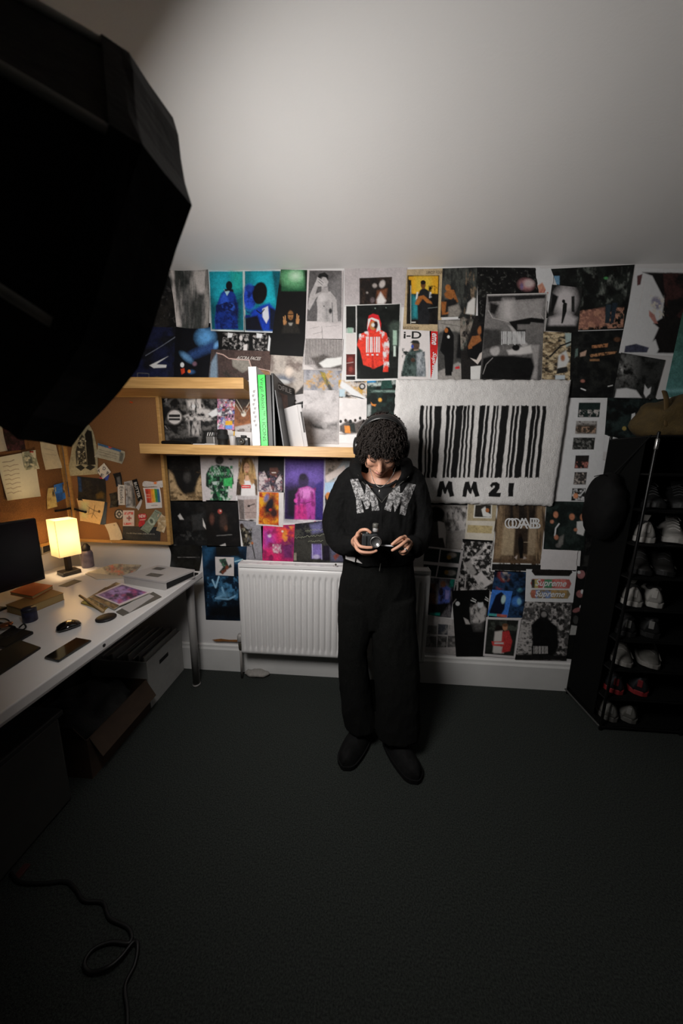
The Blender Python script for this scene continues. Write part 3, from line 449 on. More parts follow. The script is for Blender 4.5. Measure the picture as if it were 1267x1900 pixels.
poster('gold and cream draped fabric photograph above the corner of the barcode rug', [(1008, 615), (1063, 617), (1060, 706), (1005, 705)], '5d4c33', [('m', 'a08d68', 7, .5, 151, .5), ('m', '2a241c', 8, .58, 152, .6), ('p', '7a8a86', [1048, 618, 1062, 618, 1058, 640, 1050, 644], 3), ('p', 'a5a09c', [1036, 660, 1050, 650, 1056, 668, 1050, 680, 1034, 684], 3), ('e', 1044, 664, 4, 6, '8a4f26', 0, 3), ('l', '15', 3, [1020, 662, 1040, 642, 1060, 634]), ('r', '8d979c', 1030, 696, 1048, 704, 2), ('p', '1c', [1034, 684, 1052, 680, 1054, 690, 1032, 694], 2)])
poster('dark photograph of a black racing jacket with orange lettering, right of the rug', [(1060, 616), (1156, 612), (1142, 738), (1056, 738)], '0c0d0d', [('m', '171816', 12, .58, 161), ('p', '8c5420', [1098, 641, 1128, 637, 1127, 644, 1098, 646], 1), ('m', '0d0d0d', 3, .6, 162, 1, [1098, 637, 1128, 637, 1128, 646, 1098, 646]), ('p', '8a5a2a', [1094, 658, 1126, 653, 1144, 652, 1142, 656, 1096, 663], 1), ('m', '15120d', 3, .62, 163, 1, [1094, 652, 1144, 652, 1144, 664, 1094, 664]), ('p', '8e6f5a', [1076, 655, 1088, 650, 1086, 660, 1076, 662], 2), ('r', '6f4a24', 1094, 666, 1112, 670, 1.5), ('p', '40524c', [1068, 648, 1072, 646, 1072, 660, 1066, 664], 2), ('l', 'b3afab', 2.4, [1078, 721, 1086, 724]), ('l', '9a9692', 1.8, [1128, 717, 1136, 715]), ('e', 1081, 707, 4, 3, '7a4434', 0, 2), ('e', 1145, 630, 6, 4, '4a2d16', 0, 3)])
o, f = poster('big white poster of a dark caped figure holding flowers, high at right', [(1180, 497), (1300, 500), (1262, 662), (1148, 655)], 'a19b99', [('p', '0d0b0b', [1192, 505, 1300, 508, 1286, 656, 1215, 655, 1208, 640, 1222, 608, 1212, 600, 1228, 590, 1232, 555, 1210, 512], 3), ('m', '2a1412', 16, .55, 171, 1, [1230, 505, 1300, 508, 1290, 590, 1236, 590]), ('p', '3f2020', [1182, 512, 1192, 508, 1188, 528, 1182, 530], 2), ('e', 1218, 562, 9, 12, '5a5668', -20, 4), ('m', '8d8578', 5, .55, 172, 1, [1206, 548, 1232, 548, 1232, 590, 1206, 590]), ('p', '7d4a40', [1204, 576, 1214, 584, 1220, 600, 1214, 600, 1204, 586], 2.5), ('p', 'a39d9b', [1200, 640, 1216, 630, 1222, 648, 1218, 656, 1200, 655], 3), ('l', '8a8482', .8, [1196, 522, 1180, 600]), ('p', '262838', [1160, 642, 1180, 638, 1204, 645, 1200, 654, 1158, 654], 2)])
poster('dark grey print of a white wing and a pale hand, above the shoe rack', [(1152, 654), (1234, 668), (1214, 740), (1136, 738)], '1f201f', [('e', 1158, 680, 18, 30, '4d4d4b', 0, 30), ('e', 1153, 687, 5, 6, '8f8d8a', 0, 6), ('m', '0e0f0e', 12, .55, 175), ('p', '9d9997', [1144, 722, 1162, 720, 1180, 724, 1190, 738, 1140, 738], 3), ('p', '94908d', [1196, 714, 1202, 722, 1208, 718, 1206, 730, 1198, 738, 1194, 730], 2)])
poster('green and teal seascape print cut by the right edge of the picture', [(1266, 580), (1312, 580), (1300, 742), (1232, 736)], '26493d', [('gv', '1c3d30', '2a5a58'), ('n', .3, 14, 178), ('r', '3f6f70', 1230, 722, 1310, 728, 6)])
# ---- tall white strip of six photos
_s = [('n', .03, 6, 180)]
for i, (a, b, c, d, base, hi) in enumerate(((1072, 747, 1114, 774, '14201e', '8a8480'), (1067, 781, 1108, 805, '77736f', '2a2622'), (1062, 812, 1104, 834, '1b1c1a', '5a5a56'), (1066, 845, 1093, 869, '1a1614', '8d4a3c'), (1064, 876, 1089, 899, '2b2826', '8f8378'), (1060, 906, 1087, 929, '171815', 'a8a29e'))):
    _s += [('p', base, [a+2, b, c, b, c-2.5, d, a-.5, d], .8), ('m', hi, 4, .6, 181+i, 1, [a+2, (b+d)/2 if i in (0, 3) else b+1, c-1, (b+d)/2 if i in (0, 3) else b+1, c-3, d-1, a, d-1])]
_s += [('r', '30281f', 1070, 788, 1106, 804, 5), ('m', '8a6a50', 4, .6, 190, 1, [1068, 792, 1106, 792, 1104, 804, 1067, 804]), ('e', 1068, 920, 4.5, 5, 'a5602c', 0, 2), ('l', 'c0bab6', 1.8, [1076, 920, 1085, 909]), ('l', '8a8684', .8, [1090, 741, 1100, 741]), ('l', '8a8684', .8, [1078, 839, 1088, 838])]
poster('tall white strip carrying a column of six small colour photographs', [(1060, 737), (1127, 737), (1112, 935), (1033, 932)], 'a9a4a3', _s)
poster('white sheet hanging below the photo strip next to the dangling bag', [(1084, 925), (1110, 925), (1100, 966), (1086, 964)], 'a49f9e', [('n', .03, 6, 195)])
# ---- lower right block
poster('grey photograph of a dark figure with a big afro in a bright room', [(788, 936), (872, 938), (878, 1022), (786, 1018)], '77736f', [('p', 'a39e9b', [822, 945, 868, 942, 872, 985, 830, 985], 6), ('m', '3f3d3b', 7, .6, 201, 2, [825, 940, 870, 940, 868, 985, 826, 985]), ('p', '8a8581', [828, 990, 875, 985, 878, 1020, 828, 1018], 6), ('p', '2f2d2b', [792, 970, 800, 958, 820, 955, 826, 975, 828, 1018, 790, 1018], 5), ('p', 'b5b0ad', [812, 966, 824, 970, 828, 985, 826, 1016, 822, 998, 814, 998], 2), ('e', 808, 954, 17, 14, '0d0d0d', 0, 3)])
poster('black snapshot tucked between the grey room photo and the cream card', [(858, 1000), (914, 1003), (915, 1030), (862, 1040)], '100f0f', [('e', 882, 1016, 2, 4, 'a39f9b'), ('l', '8a8683', 3, [872, 1040, 908, 1010])])
_s = [('p', '1e1d1c', [905, 1010, 914, 1030, 912, 1090, 880, 1060], 3), ('p', '807c79', [862, 1048, 900, 1012, 908, 1010, 870, 1052], 1.5), ('p', 'a9a4a2', [880, 1072, 892, 1060, 912, 1082, 896, 1092, 888, 1086], 2), ('e', 893, 1084, 5, 5, '8f8b88'), ('e', 893, 1084, 3, 3, '4a'), ('m', 'b0aba8', 6, .6, 211), ('p', '8d8986', [862, 1046, 872, 1040, 884, 1062, 876, 1070], 3)]
for i in range(5): _s.append(('l', '8a8683', 1.6, [873+i*5, 1082+i*1, 886+i*5, 1100+i*1]))
_s += [('l', 'a09b98', 2.5, [864, 1066, 862, 1098]), ('l', '9c9794', 3, [849, 1078, 848, 1096])]
poster('black and white collage of tilted machinery beside the framed doorway photograph', [(858, 1004), (914, 1006), (922, 1104), (842, 1100)], '1a1918', _s)
poster('white bordered strip of four small dark portraits with knitted hats', [(788, 1013), (860, 1021), (850, 1078), (782, 1070)], 'a8a3a2', [('p', '1d2522', [788, 1016, 816, 1019, 813, 1044, 785, 1041], .8), ('p', '1b2220', [818, 1020, 855, 1025, 851, 1046, 815, 1043], .8), ('p', '1c2321', [786, 1047, 812, 1049, 808, 1070, 783, 1067], .8), ('p', '1d2422', [814, 1050, 850, 1053, 846, 1074, 810, 1071], .8), ('e', 838, 1030, 8, 5, '77716b', 0, 3), ('e', 833, 1034, 4, 4, '8a6a30', 0, 2), ('e', 836, 1063, 9, 5, '817c77', 0, 3), ('e', 828, 1062, 4, 4, '8c6a36', 0, 2)])
poster('teal-backed print of a person in a blue and purple outfit beside the radiator', [(796, 1072), (844, 1075), (836, 1146), (792, 1142)], '5d5a5c', [('p', '1a7a6a', [836, 1074, 844, 1075, 840, 1094, 832, 1088], 2), ('p', '5a3a26', [797, 1084, 808, 1082, 808, 1130, 794, 1128], 5), ('p', '4a5aa0', [814, 1096, 824, 1084, 836, 1092, 834, 1118, 812, 1126], 3), ('m', '221d2a', 7, .55, 221, 2), ('p', '7f7ab0', [826, 1094, 834, 1096, 832, 1112, 826, 1112], 2), ('e', 822, 1084, 5, 6, '6f4a36', 0, 2), ('p', '121211', [793, 1122, 836, 1118, 816, 1146, 792, 1142], 4), ('r', '16786a', 797, 1137, 816, 1142, 2)])
poster('sheet of small monochrome portraits in a grid at the foot of the wall', [(792, 1140), (854, 1152), (850, 1216), (784, 1210)], '9a9593', [('p', 'a9a4a2', [815, 1142, 840, 1120, 838, 1160, 815, 1158], 2), ('p', '5c5a58', [794, 1160, 811, 1161, 810, 1177, 792, 1176], .8), ('p', '3c3e44', [813, 1158, 831, 1159, 830, 1178, 812, 1177], .8), ('p', '4c4a48', [792, 1180, 810, 1181, 809, 1201, 790, 1200], .8), ('p', '3b3a39', [812, 1180, 829, 1181, 828, 1201, 811, 1201], .8), ('p', '4a4847', [831, 1180, 850, 1180, 848, 1200, 830, 1201], .8), ('m', '7d7a77', 7, .6, 225, 1, [794, 1160, 850, 1160, 848, 1200, 790, 1200])])
poster('black print of a figure raising white hands to a pale face, by the red jumper', [(838, 1096), (908, 1094), (898, 1218), (846, 1218)], '0b0b0b', [('e', 849, 1120, 4, 4, 'b9b4b1'), ('l', '7d7977', 1.4, [832, 1130, 846, 1112]), ('p', 'a39e9b', [872, 1128, 884, 1120, 896, 1122, 902, 1130, 900, 1150, 890, 1158, 874, 1156], 4), ('m', '3c3a39', 5, .6, 231, 2, [872, 1120, 902, 1120, 900, 1156, 872, 1156]), ('e', 891, 1121, 5.5, 7, 'bdb8b5', 0, 2), ('e', 891, 1114, 7, 4, '0d', 0, 2), ('l', 'b5b0ad', 2, [874, 1114, 882, 1117]), ('l', 'b5b0ad', 1.6, [876, 1110, 883, 1114]), ('l', 'b5b0ad', 2, [900, 1112, 907, 1116]), ('l', 'b5b0ad', 1.6, [901, 1108, 906, 1112]), ('p', '9a9592', [860, 1146, 868, 1150, 872, 1158, 864, 1158], 2), ('p', '4a4846', [876, 1156, 896, 1156, 894, 1170, 880, 1170], 8)])
poster('navy and red print of several blue-tinted heads above the red jumper photo', [(918, 1058), (977, 1061), (976, 1146), (906, 1146)], '0d1420', [('e', 935, 1068, 12, 12, '6a2626', 0, 5), ('e', 938, 1068, 7, 9, '8a8178', 0, 4), ('e', 939, 1072, 4, 6, '241a1a', 0, 3), ('r', '7a2622', 920, 1088, 934, 1094, 3), ('e', 964, 1095, 5, 4, '3a7a86', 0, 3), ('m', '14304f', 9, .55, 235), ('e', 958, 1116, 9, 9, '1d5aa0', 0, 5), ('e', 963, 1116, 4, 6, '5a93c6', 0, 3), ('l', '9ab', 0, [0, 0, 1, 1])][:-1])
poster('small bright blue card of a cloaked head stuck over the navy print', [(913, 1094), (951, 1097), (941, 1146), (904, 1142)], '1d5fb0', [('n', .15, 8, 236), ('p', '0c1020', [908, 1134, 920, 1104, 930, 1098, 938, 1106, 936, 1130, 930, 1140, 908, 1138], 2), ('e', 934, 1112, 4, 8, '8fb8d0', 10, 2), ('p', '2f8a86', [906, 1138, 922, 1139, 920, 1145, 906, 1143], 1), ('p', '9a4a3a', [922, 1139, 941, 1141, 940, 1146, 921, 1145], 1)])
poster('cream paper card with a small framed photograph, hung below the rug by tape', [(868, 928), (924, 929), (920, 1004), (862, 1000)], 'aaa396', [('p', '8a7d62', [869, 930, 922, 930, 919, 967, 867, 966], .8), ('p', 'b4ada4', [880, 935, 913, 935, 912, 962, 878, 961], .8), ('p', '25221e', [882, 937, 911, 937, 910, 960, 880, 959], .8), ('p', 'b3aea9', [893, 945, 900, 940, 904, 950, 912, 956, 908, 960, 896, 958], 2), ('e', 904, 947, 3.5, 4, '8a4f26', 0, 1), ('p', '9a8a62', [868, 974, 914, 976, 912, 990, 866, 988], 1), ('m', '7d6d48', 5, .6, 241, 1, [868, 974, 914, 976, 912, 990, 866, 988]), ('p', '2a2723', [918, 975, 921, 972, 920, 990, 916, 986], 1)])
_s = [('p', '5d4a36', [924, 935, 1013, 935, 1003, 1046, 914, 1044], .8), ('p', '1a1613', [943, 935, 996, 935, 992, 968, 940, 968], 5), ('p', '6f5a40', [925, 936, 940, 936, 934, 1036, 918, 1036], 3), ('p', '705b41', [998, 936, 1012, 936, 1003, 1038, 990, 1038], 3), ('m', '3a2d20', 5, .55, 251, 8), ('p', '857358', [934, 975, 956, 978, 952, 1030, 930, 1030], 4), ('p', '7d6b52', [980, 978, 996, 976, 992, 1030, 978, 1030], 4), ('p', '2a2119', [956, 980, 980, 980, 978, 1028, 954, 1028], 4), ('l', '8a7a62', 1, [972, 1006, 984, 1006]), ('p', '0f0d0c', [962, 996, 968, 994, 971, 1004, 970, 1036, 964, 1036, 961, 1010], 1.5), ('e', 965.5, 993, 3, 3.6, '1b120d'), ('p', '8d8078', [954, 1034, 960, 1030, 958, 1038], 1.5), ('p', '8d8078', [972, 1032, 977, 1036, 970, 1038], 1.5), ('p', '4a3826', [914, 1038, 1004, 1040, 1003, 1046, 913, 1044], 1.5), ('p', '151413', [913, 1046, 1004, 1048, 1003, 1060, 912, 1058], 1)]
o, f = poster('sepia photograph of a man in an ornate doorway under large overlapping white letters', [(922, 932), (1016, 933), (1005, 1063), (910, 1060)], 'aca7a4', _s)
for i, (ch, x0, x1) in enumerate((('O', 936, 953), ('O', 942, 959), ('O', 949, 966), ('A', 958, 980), ('A', 964, 986), ('B', 983, 998), ('B', 988, 1003))):
    lettering(o, ch, (x0, 961), (x1, 961.5), (x0, 980.5), 'cbc6c4', f+i*.0002)
poster('dark photograph of four friends with orange-lit faces beside the doorway print', [(1014, 930), (1089, 931), (1084, 1022), (1008, 1019)], '101614', [('m', '1a2421', 14, .55, 255), ('e', 1031, 955, 4.5, 6, '9a5a34', 0, 2), ('e', 1024, 968, 3.5, 3.5, '8a5236', 0, 2), ('e', 1061, 959, 5, 6, '94552f', 0, 2), ('e', 1080, 960, 4, 6, '8f5432', 0, 2), ('p', 'a19c99', [1070, 968, 1084, 966, 1086, 978, 1082, 994, 1070, 990], 2), ('l', 'a8a3a0', 2.6, [1037, 972, 1031, 980, 1029, 994]), ('e', 1032, 997, 4, 4.5, '8e5030', 0, 2), ('p', '56544f', [1038, 996, 1046, 992, 1044, 1010, 1034, 1014], 3), ('e', 1068, 983, 3.5, 3, '8d5230', 0, 2), ('e', 1036, 1012, 5, 4, '4d4b48', 0, 3)])
poster('plain white sheet with a torn black smear along its bottom edge', [(1006, 1018), (1072, 1022), (1069, 1060), (1002, 1056)], 'a09b9a', [('n', .03, 6, 257)], rag=1.5)
o, f = poster('white print of three lettered skateboard decks stacked one above another', [(976, 1056), (1070, 1058), (1063, 1118), (974, 1116)], 'a9a4a3', [('p', '171412', [988, 1055, 1060, 1056, 1062, 1062, 1056, 1069, 992, 1068, 986, 1060], 1), ('p', '8d3a34', [988, 1074, 1056, 1075, 1060, 1083, 1056, 1092, 988, 1091, 984, 1082], 1), ('r', '2b2a24', 986, 1075, 994, 1091, 2), ('r', '8a8040', 992, 1075, 998, 1091, 2), ('r', '2f6a4a', 1010, 1075, 1024, 1091, 2), ('r', 'a35048', 1030, 1075, 1050, 1091, 5), ('p', '6a5a3a', [987, 1094, 1054, 1095, 1058, 1103, 1053, 1111, 987, 1110, 983, 1101], 1), ('p', '8d4a34', [985, 1095, 996, 1095, 994, 1110, 985, 1108], 2), ('m', '4a6a9a', 6, .55, 261, 1, [994, 1095, 1022, 1095, 1022, 1110, 994, 1110]), ('m', '8a6a30', 7, .5, 262, 1, [1022, 1095, 1056, 1095, 1054, 1110, 1022, 1110])])
lettering(o, 'Supreme', (991, 1074.5), (1054, 1076.5), (991, 1090.5), 'c9c3c2', f, bold=True, shear=.1)
lettering(o, 'Supreme', (990, 1095.5), (1051, 1097), (990, 1110), 'b5afae', f, bold=True, shear=.1)
poster('bordered photograph of two people, one in a bright red jumper, low on the wall', [(902, 1145), (967, 1147), (956, 1222), (896, 1217)], 'aaa5a4', [('p', '1d1f1c', [905, 1149, 962, 1151, 953, 1217, 899, 1213], .8), ('m', '3a3f38', 9, .6, 265, 1, [905, 1149, 962, 1151, 960, 1170, 904, 1170]), ('e', 926, 1168, 8, 8, '15110f', 0, 3), ('p', 'aba59f', [918, 1172, 932, 1170, 934, 1212, 914, 1210], 3), ('p', 'a01f20', [932, 1172, 944, 1170, 950, 1190, 946, 1208, 928, 1212], 2), ('e', 937, 1164, 4.5, 6, '9a6a48', 0, 2), ('e', 937, 1160, 5, 3, '5a3a22', 0, 2), ('p', 'b02a26', [912, 1190, 938, 1190, 936, 1200, 914, 1198], 2), ('r', 'c6bfba', 917, 1192, 934, 1195, 2), ('p', 'a8a29d', [916, 1200, 932, 1200, 930, 1212, 916, 1212], 3)])
_s = [('m', '8f8a87', 5, .58, 271), ('m', '3f3d3c', 9, .6, 272, 1), ('m', '8d8885', 5, .5, 273, .5, [960, 1150, 990, 1150, 986, 1216, 958, 1216]), ('p', '0c0c0c', [985, 1160, 996, 1148, 1004, 1146, 1018, 1150, 1034, 1164, 1036, 1200, 1024, 1222, 985, 1222, 988, 1190], 3), ('e', 1009, 1142, 8, 10, '10'), ('e', 1009, 1140, 5, 5, '6d6967', 0, 3), ('p', '151414', [955, 1214, 1055, 1216, 1052, 1226, 955, 1224], 3)]
for i in range(9): _s.append(('r', 'a39e9b', 990+i*3.1, 1199, 990+i*3.1+(1.8 if i % 2 else 1.2), 1213, .7))
poster('black and white crowd photograph with a man in a long black coat bearing a barcode', [(974, 1116), (1062, 1118), (1050, 1226), (955, 1224)], '222120', _s)
# ---- lower left block under the shelf
poster('photograph of a black hooded shape over tan fabric, next to the cork board', [(309, 846), (374, 846), (378, 932), (316, 930)], '110f0e', [('m', '1d1b19', 12, .6, 281), ('p', '8a7456', [312, 872, 322, 880, 332, 905, 345, 920, 362, 915, 366, 892, 374, 880, 376, 930, 316, 928], 5), ('m', '4a3b28', 8, .6, 282, 1, [312, 872, 376, 872, 376, 930, 316, 930]), ('p', '0f0e0d', [318, 870, 362, 872, 366, 890, 358, 914, 340, 916, 328, 900], 5), ('e', 347, 885, 6, 9, '2f2d2b', 0, 6)])
poster('white print of a person in a glossy green puffer jacket, face out of frame', [(371, 846), (445, 846), (437, 932), (376, 930)], 'a39d9d', [('e', 407, 854, 8, 8, '3a3836', 0, 3), ('p', '11201a', [382, 880, 388, 868, 402, 862, 424, 866, 432, 880, 434, 898, 424, 902, 422, 930, 392, 930, 396, 912, 382, 902], 2), ('m', '2d6a42', 6, .58, 285, 1, [384, 864, 434, 864, 430, 930, 390, 930]), ('m', '9aa8a0', 4, .72, 286, 2, [384, 864, 434, 864, 424, 930, 390, 930]), ('p', '2f8a48', [415, 888, 431, 886, 430, 902, 415, 902], 3), ('p', '8d9a94', [393, 894, 404, 893, 402, 900, 395, 899], 2), ('e', 428, 852, 4, 2, '2a', 0, 2)])
poster('print of a blonde woman in a white T-shirt with a small red box', [(443, 846), (479, 846), (478, 922), (438, 920)], 'aba4a2', [('p', '83653e', [445, 866, 450, 852, 458, 848, 467, 851, 472, 864, 475, 884, 476, 898, 466, 902, 448, 902, 441, 892], 3), ('m', '4f3a20', 4, .56, 291, 3.5, [443, 850, 477, 850, 477, 902, 441, 902]), ('m', 'a88a5c', 4, .62, 292, 4, [443, 850, 477, 850, 477, 902, 441, 902]), ('p', '3a3026', [438, 897, 445, 886, 450, 900, 449, 919, 438, 919], 3), ('p', '4a3a2c', [468, 888, 477, 890, 478, 919, 472, 919], 3), ('m', '191510', 3, .58, 293, 1, [438, 890, 450, 888, 450, 919, 438, 919]), ('p', 'c3bdbb', [452, 890, 467, 890, 473, 902, 474, 920, 447, 920, 448, 904], 2), ('p', '8a6a44', [446, 878, 452, 880, 454, 898, 449, 902, 444, 896], 3), ('p', '8a6a44', [464, 880, 470, 878, 472, 896, 467, 900, 463, 892], 3), ('p', 'b08a6e', [455, 882, 461, 882, 463, 892, 454, 892], 1.5), ('e', 457.5, 868, 5.4, 9, 'b58c70', 0, 1.5), ('e', 457.5, 876, 2, .9, '8a3a34', 0, 1), ('l', '2a2018', 1, [453.5, 866.5, 456, 866.5]), ('l', '2a2018', 1, [459, 866.5, 461.5, 866.5]), ('r', 'b5261f', 448, 900, 465, 906, .7), ('l', 'cfc0bc', 1.1, [450, 903, 463, 903])])
poster('print of a laughing man in a floral shirt on black, left of the purple poster', [(477, 847), (532, 847), (530, 914), (479, 912)], '0e0d0e', [('p', 'a89c9c', [480, 882, 490, 874, 500, 896, 506, 912, 480, 912], 2), ('p', 'a69a9a', [520, 880, 512, 892, 508, 912, 522, 912, 524, 892], 2), ('m', '3b3440', 5, .55, 295, 1, [480, 874, 524, 874, 524, 912, 480, 912]), ('m', '8d5a5c', 5, .7, 296, 1, [480, 874, 524, 874, 524, 912, 480, 912]), ('e', 508, 872, 8, 11, '4d2e25', 0, 2), ('r', 'b5aaa4', 504, 876, 512, 878, 1), ('p', '15100f', [498, 858, 508, 852, 518, 858, 517, 868, 500, 868], 3)])
poster('collage of a pale sleeve and a boy against sky behind the shoulder of the man', [(600, 846), (650, 846), (640, 960), (598, 960)], '8f9498', [('p', '7d6f66', [602, 848, 640, 848, 620, 880, 602, 892], 5), ('m', '4f463f', 6, .6, 301, 1, [600, 846, 640, 846, 620, 890, 600, 890]), ('p', 'b5a8a2', [602, 884, 640, 862, 640, 874, 606, 896], 3), ('p', '8fa6bb', [602, 896, 626, 894, 620, 915, 602, 916], 2), ('p', '1a1614', [602, 920, 620, 912, 618, 940, 604, 938], 2), ('e', 609, 920, 5, 7, 'a86a34', 0, 2), ('r', 'aaa5a3', 600, 940, 640, 960, 3)])
poster('pinkish photograph of a closed door with black handle, under the blonde print', [(440, 920), (480, 921), (480, 968), (444, 966)], 'a39c9b', [('p', '8d7d78', [452, 927, 476, 926, 476, 962, 455, 963], 1), ('p', '5d5552', [441, 926, 452, 928, 454, 964, 445, 964], 2), ('l', '3a3331', 1.6, [461, 939, 472, 935]), ('e', 461.5, 939, 2.4, 2, '241f1e'), ('l', '6d605c', 1, [453, 951, 476, 951]), ('e', 466, 966, 5, 2, '2a2725', 0, 2)])
poster('grey photograph of a man in a camouflage coat leaning on a walking cane', [(443, 964), (488, 970), (487, 1040), (455, 1038)], '77757a', [('n', .06, 8, 305), ('p', '4a443a', [444, 980, 452, 976, 460, 984, 468, 1000, 466, 1004, 460, 996, 457, 1014, 445, 1014], 1.5), ('m', '171512', 4, .5, 306, 1, [444, 978, 468, 978, 466, 1014, 444, 1014]), ('m', '8d8574', 4, .66, 307, 1, [444, 978, 468, 978, 466, 1014, 444, 1014]), ('e', 448, 976, 4, 5, '2a1d16', 0, 2), ('e', 468, 1008, 2, 3, '9a5a34'), ('l', '1b1918', 1.5, [468, 1010, 473, 1036]), ('p', '1a1a1c', [444, 1014, 457, 1014, 456, 1038, 446, 1038], 2)])
poster('magenta and violet poster of a long robed figure with a white lower margin', [(527, 848), (604, 850), (601, 975), (526, 971)], 'b3aeb0', [('p', '352456', [529, 850, 601, 852, 599, 965, 528, 963], .6), ('p', '5f4a94', [530, 852, 601, 854, 600, 900, 532, 890], 26), ('p', '120d1c', [529, 905, 560, 900, 550, 963, 528, 963], 16), ('p', '2c2260', [585, 900, 600, 890, 599, 965, 586, 965], 5), ('e', 563, 892, 10, 14, '2a1d3c', 0, 4), ('e', 562, 885, 6, 6, '1d1428', 0, 3), ('p', '93347f', [548, 918, 556, 906, 570, 902, 584, 908, 585, 935, 584, 964, 547, 963, 550, 935], 3), ('p', 'a82a6e', [548, 938, 566, 934, 570, 964, 547, 963], 5), ('p', 'b56aa8', [556, 908, 574, 904, 582, 912, 572, 926, 554, 924], 6), ('l', '5a1f4c', 1.4, [550, 932, 566, 934, 580, 930]), ('e', 549, 929, 3.4, 4, 'b5408c', 0, 2), ('m', '6a2058', 5, .62, 311, 3, [547, 905, 586, 905, 584, 963, 547, 963]), ('l', '8a8589', 1, [528, 968, 562, 969]), ('r', 'a04a6e', 582.5, 967, 586.5, 971), ('r', '5a5478', 589.5, 967, 593.5, 971)])
poster('orange and black poster of a painted face beside the purple poster', [(478, 912), (528, 914), (525, 978), (475, 974)], 'b5b0ae', [('p', 'b5541c', [481, 913, 517, 914, 517, 975, 480, 972], .6), ('gv', 'b5541c', 'a8501c')][:1]+[('m', 'd18a20', 12, .5, 315, 1, [481, 913, 517, 914, 517, 975, 480, 972]), ('m', '8a2a18', 8, .6, 316, 1, [481, 913, 517, 914, 517, 975, 480, 972]), ('e', 500, 938, 9, 20, '161018', 20, 8), ('e', 494, 924, 4, 7, '5a5a80', 20, 4), ('e', 502, 946, 3, 2.4, 'c03a28', 0, 1.5), ('e', 508, 952, 8, 10, '2a1616', 0, 8)])
poster('hot pink and red abstract poster with a small pale skull shape', [(484, 976), (548, 973), (546, 1042), (487, 1040)], 'b8265a', [('p', 'd0442c', [515, 975, 548, 974, 547, 1005, 525, 1000], 18), ('p', '8a3a8a', [488, 985, 505, 985, 510, 1012, 490, 1015], 16), ('e', 500, 994, 3, 3, 'cdb0d0', 0, 3), ('m', '7a1f4a', 12, .58, 321), ('m', 'd87a30', 9, .66, 322, 1, [520, 976, 547, 976, 547, 1010, 520, 1010]), ('e', 513, 1018, 8, 8, 'a8607a', 0, 4), ('m', 'd0b8b8', 4, .56, 323, 1, [506, 1010, 522, 1010, 522, 1026, 506, 1026]), ('p', '5a2350', [520, 1010, 546, 1005, 546, 1040, 524, 1038], 12), ('e', 524, 986, 2, 2, 'd8b0a0')])
o, f = poster('dark poster of a glowing violet bottle under scribbled pale handwriting', [(547, 972), (604, 966), (642, 1044), (544, 1043)], '17161b', [('m', '3a3a34', 9, .6, 325), ('p', '5d5a80', [576, 974, 596, 970, 598, 986, 580, 990], 8), ('p', '2f2e2a', [546, 1000, 600, 990, 640, 1010, 640, 1042, 546, 1042], 8), ('p', '6c5d98', [580, 1010, 595, 1010, 597, 1036, 578, 1036], 4), ('p', '17121e', [599, 1012, 612, 1012, 612, 1040, 599, 1040], 2), ('e', 587, 1033, 6, 4, 'a39ab8', 0, 3), ('l', 'a19ac0', 1.4, [579, 1010, 580, 1036]), ('l', '9a92b8', 1.2, [596, 1010, 597, 1038]), ('p', '4a4a5c', [612, 1008, 640, 1020, 640, 1042, 614, 1042], 5), ('p', '6f3a32', [618, 1032, 628, 1024, 630, 1030, 622, 1040], 2.5), ('r', '7d7668', 545, 1026, 550, 1040, 2)])
for j, (a, b, yy) in enumerate(((566, 600, 984), (547, 602, 994), (572, 600, 1004))):
    _u = []
    xs = np.arange(a, b, 1.7)
    w = mat('pale_ink', 'a5a78e', .6); bm = B(); tube(bm, [ay(float(x), yy+random.uniform(-2.6, 2.6)*(1 if i % 5 else 0)+(b-x)*.12-2, -f-.001) for i, x in enumerate(xs)], .0011, 5); link('handwriting', bm, w, o)
poster('black glossy print with small white glints, directly below the tan fabric photo', [(316, 929), (384, 928), (386, 1014), (322, 1011)], '0c0c0c', [('m', '181818', 12, .6, 331), ('p', '9a9692', [330, 957, 334, 953, 341, 964, 334, 964], 2), ('p', '232323', [355, 956, 376, 952, 380, 982, 358, 984], 4), ('p', 'a9a5a2', [376, 962, 381, 975, 382, 982, 377, 976], 1.5), ('m', '2d2d2c', 6, .66, 332, 1, [330, 985, 378, 985, 378, 1002, 330, 1002])])
poster('black photograph of a man with a red ball, left of the cane print', [(382, 928), (441, 929), (447, 1014), (384, 1015)], '0d0c0c', [('m', '171514', 12, .6, 335), ('e', 408, 949, 4, 4.4, '8a3a34', 0, 2), ('e', 409, 948, 1.4, 1.4, 'd0b0aa'), ('e', 393, 963, 4, 9, '4d3028', 0, 4), ('e', 414, 968, 7, 14, '2f2420', 0, 6), ('e', 419, 980, 3, 5, '4d3226', 0, 3), ('p', '9a9794', [408, 1012, 418, 1008, 420, 1018, 412, 1016], 1.5), ('l', '5a5856', 1.6, [402, 994, 430, 992])])
poster('black sheet curling away just below the corner of the cork board', [(315, 1011), (376, 1012), (372, 1060), (320, 1050)], '0d0d0c', [('l', '77736f', .9, [330, 1034, 370, 1034]), ('m', '161615', 12, .6, 338)], curl=.03)
